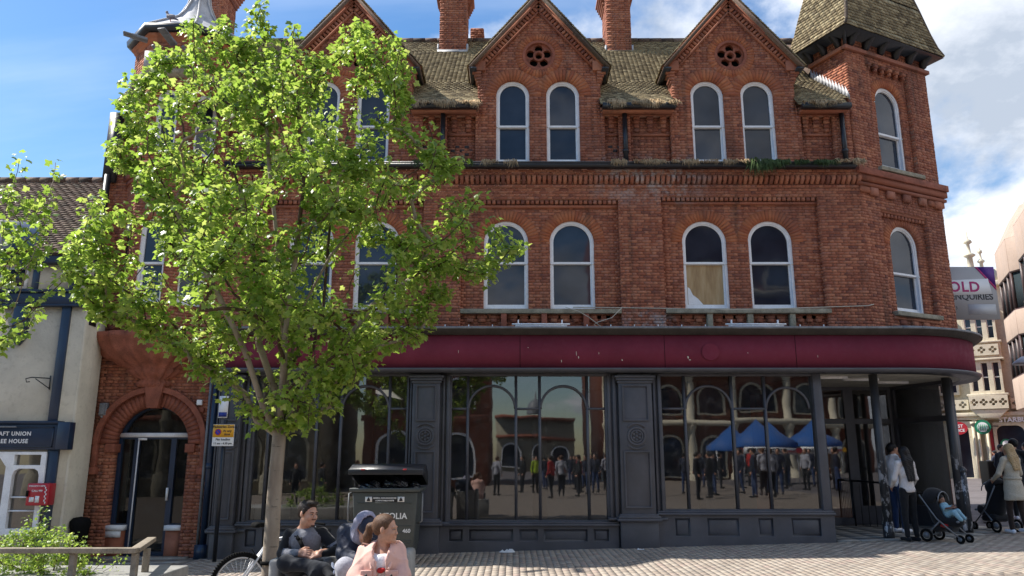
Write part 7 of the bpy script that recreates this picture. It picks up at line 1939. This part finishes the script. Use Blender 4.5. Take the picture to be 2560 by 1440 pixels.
# pushchairs
def wheel(p, r, w, ax, parent, tyre='black'):
    m = MB(); a = Vector(ax).normalized(); e1 = a.cross(Vector((0, 0, 1))).normalized(); pts = [Vector(p)+(e1*math.cos(t)+Vector((0, 0, 1))*math.sin(t))*(r-w*.5) for t in np.linspace(0, 2*PI, 25)]
    m.tube(pts, w*.5, 8, cap=False); o = m.build('wheel', M['black'], parent, smooth=True)
    m = MB(); m.tube([Vector(p)-a*w*.35, Vector(p)+a*w*.35], r*.45, 14); m.build('hub', M['lead'], o); return o
def pram(label, loc, yaw, toddler=True, s=1.):
    r = empty('pushchair', label, 'pushchair', loc, 'pushchairs'); Rz = Matrix.Rotation(yaw, 3, 'Z')
    P = lambda x, y, z: Rz@Vector((x*s, y*s, z*s))+Vector(loc); ax = Rz@Vector((1, 0, 0))
    for x, y, rr in ((-.27, -.30, .14), (.27, -.30, .14), (-.20, .38, .095), (.20, .38, .095)):
        wheel(P(x, y, rr), rr*s, .045, ax, r)
    for sx in (-1, 1):
        m = MB(); m.tube([P(sx*.22, .38, .12), P(sx*.25, -.05, .50), P(sx*.25, -.38, 1.0)], .013, 8); m.build('frame_tube', M['lead'], r, smooth=True)
        m = MB(); m.tube([P(sx*.26, -.30, .14), P(sx*.25, .02, .46)], .013, 8); m.build('frame_tube', M['lead'], r, smooth=True)
    m = MB(); m.tube([P(-.25, -.38, 1.0), P(-.2, -.44, 1.03), P(.2, -.44, 1.03), P(.25, -.38, 1.0)], .017, 8); m.build('push_handle', M['black'], r, smooth=True)
    m = MB(); m.tube([P(-.26, -.30, .14), P(.26, -.30, .14)], .01, 6); m.build('axle', M['lead'], r)
    q = lambda pr: pr
    RzN = np.array(Rz)
    bodymesh('seat_shell', [cap(P(-.0, -.20, .95), P(0, -.06, .50), .20*s, .20*s, .05), cap(P(0, -.06, .50), P(0, .26, .46), .18*s, .14*s, .05), cap(P(0, .04, .95), P(0, .10, .60), .17*s, .15*s, .03, True), ell(P(0, .20, .68), v3((.155, .22, .16))*s, RzN, .03, True)], CL['black'], r, .016)
    bodymesh('hood', [ell(P(0, -.17, .93), v3((.235, .24, .22))*s, RzN, 0), ell(P(0, .0, .86), v3((.20, .26, .21))*s, RzN, .01, True), half(P(0, 0, .80), (0, 0, -1), .005, .5)], CL['black'], r, .013)
    m = MB(); pts = [P(.235*math.cos(t), .0+.02, .87+.20*math.sin(t)) for t in np.linspace(0, PI, 16)]; m.tube(pts, .010, 6); m.build('hood_hoop', M['lead'], r)
    bodymesh('basket', [cap(P(-.14, -.12, .30), P(.14, -.12, .30), .09*s, .09*s, .03), cap(P(-.12, .14, .28), P(.12, .14, .28), .07*s, .07*s, .05)], CL['black'], r, .018)
    m = MB(); m.tube([P(-.17, .34, .45), P(.17, .34, .45)], .02, 8); m.build('footrest', M['lead'], r)
    if toddler:
        bodymesh('red_bag', [ell(P(.02, .02, .37), v3((.15, .13, .07))*s, RzN, 0)], CL['red'], r, .014); bodymesh('toy_bag', [ell(P(-.27, -.16, .55), v3((.04, .07, .12))*s, RzN, 0)], CL['green'], r, .014)
        m = MB(); m.tube([P(-.2, .14, .72), P(-.1, .22, .74), (P(.1, .22, .74)), P(.2, .14, .72)], .016, 8); m.build('bumper_bar', M['bumper'], r)
        t = empty('person', 'toddler in pale blue clothes lying back in the pushchair', 'toddler', tuple(P(0, 0, .55))); k = .62
        hf = Rz@Vector((.25, .85, -.15)); Rm = hframe(hf); hc = P(.0, -.04, .90); b_ = P(0, .02, .76); hp_ = P(0, .10, .60)
        sk = head_prims(hc, Rm, .74)+[cap(hc, b_, .03, .04, .02), cap(b_, hp_, .06, .07, .03)]
        kk = [P(-.07, .26, .66), P(.08, .26, .64)]; ff = [P(-.08, .38, .52), P(.09, .39, .50)]; ee = [P(-.12, .08, .72), P(.12, .08, .72)]; ww = [P(-.05, .16, .76), P(.05, .17, .74)]
        for i in (0, 1): sk += [cap(hp_, kk[i], .045, .035, .02), cap(kk[i], ff[i], .033, .026, .02), cap(b_, ee[i], .03, .026, .02), cap(ee[i], ww[i], .025, .018, .02)]+hand(ww[i], (ww[i]-ee[i]), (0, -.3, 1), .55, .5, 1 if i else -1)
        bodymesh('body', sk, M['skin3'], t, .0085)
        bodymesh('hair', [ell(H(hc, Rm, .74, (0, -.026, .04)), v3((.084, .100, .088))*.74, Rm, 0), ell(H(hc, Rm, .74, (0, .09, -.02)), v3((.08, .06, .085))*.74, Rm, .005, True)], M['hair_black'], t, .008)
        sk2 = [cap(b_, hp_, .075, .085, .03)]
        for i in (0, 1): sk2 += [cap(b_, ee[i], .04, .036, .02), cap(ee[i], ww[i], .035, .028, .02), cap(hp_, kk[i], .056, .046, .02), cap(kk[i], ff[i], .043, .034, .02)]
        bodymesh('romper', sk2, CL['aqua'], t, .009)
    return r
M['bumper'] = plain('brown_leatherette', (.10, .035, .02), .5)
pram('black pushchair with a toddler and red bag under the seat', (7.62, 13.95, gz(7.6)), R(215), True, s=.80)
pram('dark pushchair pushed by the blonde woman', (9.42, 15.45, gz(9.4)), R(12), False, s=.88)
# wheelchair user in front of the far stone building
WC = empty('wheelchair', 'wheelchair by the stone building with the red post office sign', 'wheelchair', (22.9, 37, gz(22.9)))
for sx in (-1, 1):
    m = MB(); c = Vector((22.9+sx*.28, 37, gz(22.9)+.3)); m.tube([c+Vector((.28*math.cos(t)*.6, .28*math.cos(t)*.8, .28*math.sin(t))) for t in np.linspace(0, 2*PI, 20)], .03, 6, cap=False); m.build('wheel', M['black'], WC)
m = MB(); m.box(22.65, 23.15, 36.75, 37.2, gz(23)+.45, gz(23)+.52); m.box(22.65, 23.15, 37.15, 37.22, gz(23)+.45, gz(23)+.95); m.build('seat', CL['navy'], WC)
wu = empty('person', 'person in a dark top sitting in the wheelchair', 'person', (22.9, 36.95, gz(22.9)+.5)); hb = Vector((22.9, 36.9, gz(22.9)))
sk = head_prims(hb+Vector((0, 0, 1.27)), hframe((.6, -.8, 0)), 1.)+[cap(hb+Vector((0, 0, 1.18)), hb+Vector((0, 0, .95)), .05, .1), cap(hb+Vector((0, 0, .95)), hb+Vector((0, 0, .58)), .1, .12)]
for sx in (-1, 1): sk += [cap(hb+Vector((0, 0, 1.08)), hb+Vector((sx*.2, 0, .85)), .05, .045), cap(hb+Vector((sx*.2, 0, .85)), hb+Vector((sx*.12, -.22, .88)), .04, .03), cap(hb+Vector((sx*.09, 0, .58)), hb+Vector((sx*.12, -.42, .58)), .08, .06), cap(hb+Vector((sx*.12, -.42, .58)), hb+Vector((sx*.12, -.45, .12)), .055, .04)]+hand(hb+Vector((sx*.12, -.22, .88)), (-sx*.3, -1, 0), (0, 0, 1), 1, .5, sx)
bodymesh('body', sk, M['skin'], wu, .02)
bodymesh('top', [cap(hb+Vector((0, 0, 1.08)), hb+Vector((0, 0, .6)), .12, .15), cap(hb+Vector((-.1, 0, 1.06)), hb+Vector((-.2, 0, .85)), .07, .06), cap(hb+Vector((.1, 0, 1.06)), hb+Vector((.2, 0, .85)), .07, .06)], CL['navy'], wu, .025)
bodymesh('cap', [ell(hb+Vector((0, 0, 1.33)), (.1, .11, .07), None, 0)], CL['black'], wu, .02)
m = MB(); q = W(2482, 1190, 33); m.box(q.x-.35, q.x+.35, 32.7, 33.3, gz(q.x), gz(q.x)+1.0); tag(m.build('litter_bin', M['black'], top=True, bevel=.05), 'black box litter bin in the far side street', 'litter bin')

# ---- pigeon on the turret roof
pg = W(427, 42, 14.35); PGN = empty('pigeon', 'grey pigeon standing on the edge of the turret roof', 'pigeon', (pg.x, 14.35, pg.z-.14))
c = Vector((pg.x, 14.35, pg.z)); 
bodymesh('body', [ell(c, (.085, .055, .055), hframe((0, 1, 0)), 0), cap(c+Vector((-.05, 0, .02)), c+Vector((-.085, 0, .09)), .036, .024, .03), ell(c+Vector((-.092, 0, .115)), (.026, .022, .024), None, .02), cap(c+Vector((-.112, 0, .113)), c+Vector((-.135, 0, .106)), .008, .003, .004), cap(c+Vector((.05, 0, -.02)), c+Vector((.16, 0, -.075)), .034, .014, .03)], cloth('pigeon_grey', (.16, .15, .18), .7), PGN, .007,)
bodymesh('wing', [ell(c+Vector((.03, -.045, .0)), (.085, .015, .035), hframe((0, 1, -.3)), 0)], cloth('wing_grey', (.26, .25, .27), .7), PGN, .007)
m = MB()
for s_ in (-.015, .015): m.tube([c+Vector((0, s_, -.04)), c+Vector((.005, s_, -.14))], .005, 5)
m.build('legs', M['red'], PGN)

# ---- bicycle leaning behind the tree
BK = empty('bicycle', 'silver mountain bicycle strapped to the tree trunk', 'bicycle', (-3.2, 9.0, gz(-3.2)))
rw = W(604, 1380, 9.0); u = Vector((.77, .64, 0)); side = Vector((.64, -.77, 0)); Rr = .33; base = Vector((rw.x, 9.0, gz(rw.x)))
Q = lambda a, z, s_=0: base+u*a+Vector((0, 0, z))+side*s_
M['steel'] = plain('silver_frame_paint', (.60, .61, .63), .3, .6, .1)
for a, nm in ((0, 'rear'), (1.06, 'front')):
    m = MB(); cc = Q(a, Rr+.005); m.tube([cc+(u*math.cos(t)+Vector((0, 0, 1))*math.sin(t))*(Rr-.022) for t in np.linspace(0, 2*PI, 49)], .024, 10, cap=False)
    for t in np.linspace(0, 2*PI, 73)[:-1]:
        d = u*math.cos(t)+Vector((0, 0, 1))*math.sin(t); e = u*-math.sin(t)+Vector((0, 0, 1))*math.cos(t); m.boxes([tuple(cc+d*(Rr+.002))], [tuple(d*.006)], [tuple(e*.008)], [tuple(side*.018)])
    wh = m.build('wheel', M['black'], BK, smooth=True)
    m = MB(); m.tube([cc+(u*math.cos(t)+Vector((0, 0, 1))*math.sin(t))*(Rr-.052) for t in np.linspace(0, 2*PI, 49)], .010, 6, cap=False); m.build('rim', M['steel'], wh, smooth=True)
    m = MB()
    for i in range(28):
        t = 2*PI*i/28; m.tube([cc+side*(.025 if i % 2 else -.025), cc+(u*math.cos(t)+Vector((0, 0, 1))*math.sin(t))*(Rr-.055)], .0018, 4)
    m.build('spokes', M['steel'], wh, kind='stuff')
    m = MB(); m.tube([cc-side*.05, cc+side*.05], .022, 10); m.build('hub', M['steel'], wh)
bb_ = Q(.42, .30); stp = Q(.30, .79); hd = Q(.86, .90); hd2 = Q(.90, .74); rx = Q(0, Rr+.005); fx = Q(1.06, Rr+.005)
for nm, a, c, rr in (('seat_tube', bb_, stp, .017), ('top_tube', Q(.31, .76), Q(.87, .86), .021), ('down_tube', bb_, hd2, .020), ('head_tube', hd, hd2, .022)):
    m = MB(); m.tube([a, c], rr, 10); m.build(nm, M['steel'], BK, smooth=True)
for s_ in (-.045, .045):
    m = MB(); m.tube([Q(.31, .77, s_*.3), Q(.0, Rr, s_)], .013, 8); m.build('seat_stay', M['steel'], BK); m = MB(); m.tube([bb_+side*s_*.4, Q(0, Rr, s_)], .011, 8); m.build('chain_stay', M['steel'], BK); m = MB(); m.tube([hd2+side*s_, Q(1.06, Rr, s_)], .014, 8); m.build('fork_blade', M['steel'], BK)
m = MB(); m.tube([stp, Q(.27, .93)], .013, 8); m.build('seat_post', M['black'], BK)
bodymesh('saddle', [cap(Q(.15, .95), Q(.42, .95), .038, .020, .02), cap(Q(.14, .95, -.06), Q(.14, .95, .06), .034, .034, .03), half(Q(.2, .93), (0, 0, -1), .004, .3)], M['black'], BK, .009)
m = MB(); m.tube([hd, Q(.84, .93)], .014, 8); m.tube([Q(.86, .94, -.28), Q(.84, .95, 0), Q(.86, .94, .28)], .013, 8); m.build('handlebar', M['black'], BK)
m = MB(); m.tube([bb_-side*.03, bb_+side*.06], .075, 20); m.build('chainring', M['black'], BK); m = MB(); m.tube([Q(0, Rr, .03), Q(0, Rr, .055)], .045, 14); m.build('cassette', M['black'], BK)
m = MB(); m.tube([bb_+side*.06, bb_+side*.07+Vector((0, 0, -.16)), bb_+side*.16+Vector((0, 0, -.16))], .01, 6); m.build('crank', M['steel'], BK)
m = MB(); m.tube([Q(.06, .60, .05), Q(.14, .64, .045), Q(.1, .70, .03)], .007, 6); m.build('brake_cable', M['black'], BK)
# black sacks inside the bin
for x, y, z, rr in ((bx-.28, yb+.35, 1.10, .20), (bx+.10, yb+.40, 1.16, .24), (bx+.36, yb+.45, 1.08, .18)):
    c = Vector((x, y, z)); o = bodymesh('black_sack', [ell(c, (rr, rr*.8, rr*.6), None, .03), ell(c+Vector((.06, -.05, .07)), (rr*.5, rr*.4, rr*.4), None, .03)], M['sack'] if 'sack' in M else M.setdefault('sack', plain('black_polythene', (.012, .013, .018), .22)), None, .014, wr=.008, wsc=10, seed=x)
    tag(o, ['navy black sack at the left of the open waste bin', 'largest black rubbish sack in the middle of the waste bin', 'black rubbish sack at the right of the waste bin'][[bx-.28, bx+.10, bx+.36].index(x)], 'rubbish sack', 'sacks in the waste bin')
# ------------------------------------------------------------------ the square behind the camera (seen mirrored in the shop windows)
FB = (Vector((0, -17, 0)), Vector((-1, 0, 0)), Vector((0, 1, 0)))
def rear_building(label, x0, x1, y, ht, mat, kind):
    r = empty('building', label, 'building', ((x0+x1)/2, y, gz((x0+x1)/2)), 'buildings across the square'); fr = (Vector((0, y, 0)), Vector((-1, 0, 0)), Vector((0, 1, 0)))
    m = MB(); m.box(x0, x1, y-10, y-.3, -.8, ht); m.build('wall', mat, r)
    nb = int((x1-x0)/2.6); s = (x1-x0)/nb
    for i in range(nb):
        c = -(x0+s*(i+.5))
        for z0, z1 in ((.4, 3.0), (4.4, 6.2), (7.4, 9.0), (10.2, 11.8), (13, 14.8)):
            if z1 > ht-1: continue
            hw = s*.27; w = shape_mesh('window', [outline(c, z0, z1-hw, hw+.14), outline(c, z0+.1, z1-hw, hw)], .2, M['stone'] if kind == 'col' else M['sill'] if kind == 'grey' else M['white'], fr, -.22, r)
            m = MB(); o = outline(c, z0, z1-hw, hw); m.add([fr[0]+fr[1]*a+fr[2]*-.27+Vector((0, 0, z)) for a, z in o], [tuple(range(len(o)))]); m.build('pane', M['glass'], w)
        if kind != 'plain':
            m = MB(); x = x0+s*i; m.lathe((x, y+.15, 0), [(.42, -.6), (.42, .7), (.30, .75), (.28, .95), (.25, 3.2), (.24, 3.3), (.36, 3.6), (.36, 3.75), (.27, 3.8), (.24, 6.6), (.36, 7.0), (.36, 7.1)], 12); m.build('column', M['stone'] if kind == 'col' else M['sill'], r)
    for z in (3.7, 7.0, 9.6, 12.4, ht-.3):
        if z > ht: continue 
        m = MB(); m.box(x0-.1, x1+.1, y-.3, y+(.5 if kind == 'col' else .12), z, z+.35); m.build('cornice', M['stone'] if kind == 'col' else M['terra'], r)
    return r
rear_building('red building with cream stone columns across the square on the right', 6, 26, -21, 17.5, M['brick'], 'col')
rear_building('brick building across the square behind the camera', -9, -1.5, -17, 11, M['brick'], 'plain')
rear_building('grey stone building with columns across the square on the left', -26, -11, -15, 10, M['sill'], 'grey')
rear_building('building at the far end of the street behind the camera', -2, 8, -60, 6.2, M['sill'], 'plain')
m = MB(); m.lathe((2.4, -58, 0), [(1.2, 6.3), (1.15, 7.0), (.9, 7.6), (.45, 8.0), (.1, 8.2), (.06, 8.9), (0, 8.95)], 20); tag(m.build('dome', M['lead'], top=True, smooth=True), 'small lead dome above the far end of the street', 'dome')
M['tent'] = cloth('blue_tent_canvas', (.018, .10, .34), .6, 20)
def gazebo(label, x, y, w=2.9, banner=True):
    r = empty('gazebo', label, 'gazebo', (x, y, gz(x)), 'blue market tents'); g = gz(x); h = w/2; e = g+2.05
    m = MB(); V = [(x-h, y-h, e), (x+h, y-h, e), (x+h, y+h, e), (x-h, y+h, e), (x-h*.45, y-h*.45, e+.52), (x+h*.45, y-h*.45, e+.52), (x+h*.45, y+h*.45, e+.52), (x-h*.45, y+h*.45, e+.52), (x, y, e+1.15), (x-h, y-h, e-.25), (x+h, y-h, e-.25), (x+h, y+h, e-.25), (x-h, y+h, e-.25)]
    F = [(k, (k+1) % 4, 4+(k+1) % 4, 4+k) for k in range(4)]+[(4+k, 4+(k+1) % 4, 8) for k in range(4)]+[(9+k, 9+(k+1) % 4, (k+1) % 4, k) for k in range(4)]
    m.add(V, F); m.build('canopy', M['tent'], r)
    for sx in (-1, 1):
        for sy in (-1, 1): m = MB(); m.box(x+sx*(h-.04)-.02, x+sx*(h-.04)+.02, y+sy*(h-.04)-.02, y+sy*(h-.04)+.02, g, e); m.build('leg', M['steel'], r)
    if banner:
        fr = (Vector((0, y+h+.01, 0)), Vector((-1, 0, 0)), Vector((0, 1, 0))); m = MB(); m.fbox(fr, -x-h+.05, -x+h-.05, 0, .01, e-.62, e-.27); b = m.build('banner', M['letter'], r)
        text('lettering', 'CATCHERS', .26, M['ink'], fr, (-x+.3, e-.445), .013, b, weight=.006); text('lettering', 'market', .18, M['red'], fr, (-x-.85, e-.445), .013, b, weight=.004)
        for q in (-1.25, 1.25): shape_mesh('banner_disc', [circ(-x+q, e-.445, .13, 16)], .004, M['red'] if q > 0 else M['yellow'], fr, .013, b)
gazebo('blue market tent in the middle of the market row', 15.1, -10.6, 2.35); gazebo('blue market tent at the left end of the market row', 12.8, -10.8, 2.2); gazebo('blue market tent at the far right end of the market row', 17.5, -10.4, 2.3)
gazebo('blue market tent with no banner standing behind the other tents', 12.2, -14.0, 2.2, False)
# passers-by on the square: a few figures, copied
protos = []
for i, (tp, bt, hr) in enumerate(((CL['black'], CL['denim'], M['hair_dark']), (CL['navy'], CL['blue'], M['hair_black']), (CL['lgrey'], CL['black'], M['hair_brown']), (CL['red'], CL['denim'], M['hair_dark']), (cloth('hi_vis_yellow', (.38, .52, .03)), CL['black'], M['hair_dark']))):
    protos.append(stander('passer-by', (0, 0, 0), 0, 1.72, tp, bt, hr, M['skin'], res=.035, group='passers-by on the square behind the camera', stride=.1*(i % 2), shoes='black'))
def copy_person(src, loc, yaw, label):
    c = src.copy(); COL.objects.link(c); c.location = loc; c.rotation_euler = (0, 0, yaw); c['label'] = label
    for ch in src.children: d = ch.copy(); COL.objects.link(d); d.parent = c
    return c
rq = random.Random(4); names = ['in black', 'in navy and jeans', 'in pale grey', 'in a red top', 'in a yellow vest']
spots = [(8.6, 1.5), (9.3, .4), (10.2, 2.9), (10.8, 3.2), (12.9, 3.6), (13.4, 2.2), (7.6, -1.0), (6.9, 0.0), (9.0, -1.4), (11.9, 3.3), (8.1, -2.4), (12.0, 4.2), (7.2, -3.6), (10.0, -.9),
         (1.8, -3.2), (2.3, -4.5), (3.0, -4.0), (3.6, -5.2), (1.0, -6.5), (4.2, -3.6), (4.7, -4.8), (3.3, -7.0), (5.2, -6.2), (.4, -8.5), (-.7, -5.5), (4.4, -8.0), (2.6, -9.5), (5.8, -3.1), (-3.5, -8.0), (-5.5, -6.0), (-6.8, -5.0), (-9.0, -3.5), (-10, -2.9), (-8.1, -4.4),
         (1.4, -10.2), (2.0, -11.5), (2.9, -12.4), (3.5, -10.8), (4.1, -11.9), (4.9, -9.6), (5.4, -10.9), (3.0, -14), (4.4, -14.5), (1.1, -13.2), (6.1, -8.4), (5.0, -13.0), (2.2, -16), (3.8, -17), (5.7, -6.9), (9.9, -7.9), (10.5, -6.2), (11.3, -7.4), (12.0, -6.0), (12.6, -7.6), (13.3, -6.6), (14.2, -7.8), (9.1, -6.4), (10.9, -4.6), (12.1, -3.9), (13.6, -4.9), (15.0, -8.0), (8.2, -5.2), (9.4, -9.6)]
for i, (x, y) in enumerate(spots):
    k = 4 if i in (18,) else rq.choice((0, 0, 1, 2) if x < 0 else (0, 0, 0, 1, 1, 1, 2, 2, 0, 3)); 
    lab = 'passer-by %s %s' % (names[k], 'beside the tents' if x > 6 else 'far left of the square' if x < -3 else 'in the street')
    if i < len(protos) and False: pass
    copy_person(protos[k], (x, y, gz(x)), rq.uniform(0, 6.28), lab)
grp = {}
for o in bpy.data.objects:
    if o.get('group') == 'passers-by on the square behind the camera' and o not in protos and not o.parent: grp.setdefault(o['label'], []).append(o)
ordn = ['leftmost', 'second from the left', 'third from the left', 'fourth from the left', 'fifth from the left', 'sixth from the left', 'seventh from the left', 'eighth from the left', 'ninth from the left', 'tenth from the left', 'eleventh from the left', 'twelfth from the left', 'thirteenth from the left', 'fourteenth from the left', 'fifteenth from the left', 'sixteenth from the left', 'seventeenth from the left']
for lab, os_ in grp.items():
    if len(os_) < 2: continue
    os_.sort(key=lambda o: o.location.x/(29.4-o.location.y))
    for q, o in enumerate(os_): o['label'] = (ordn[q]+' mirrored '+lab.replace('passer-by', 'passer-by')) if q else 'leftmost mirrored '+lab
for p in protos:
    for ch in list(p.children): bpy.data.objects.remove(ch)
    bpy.data.objects.remove(p)
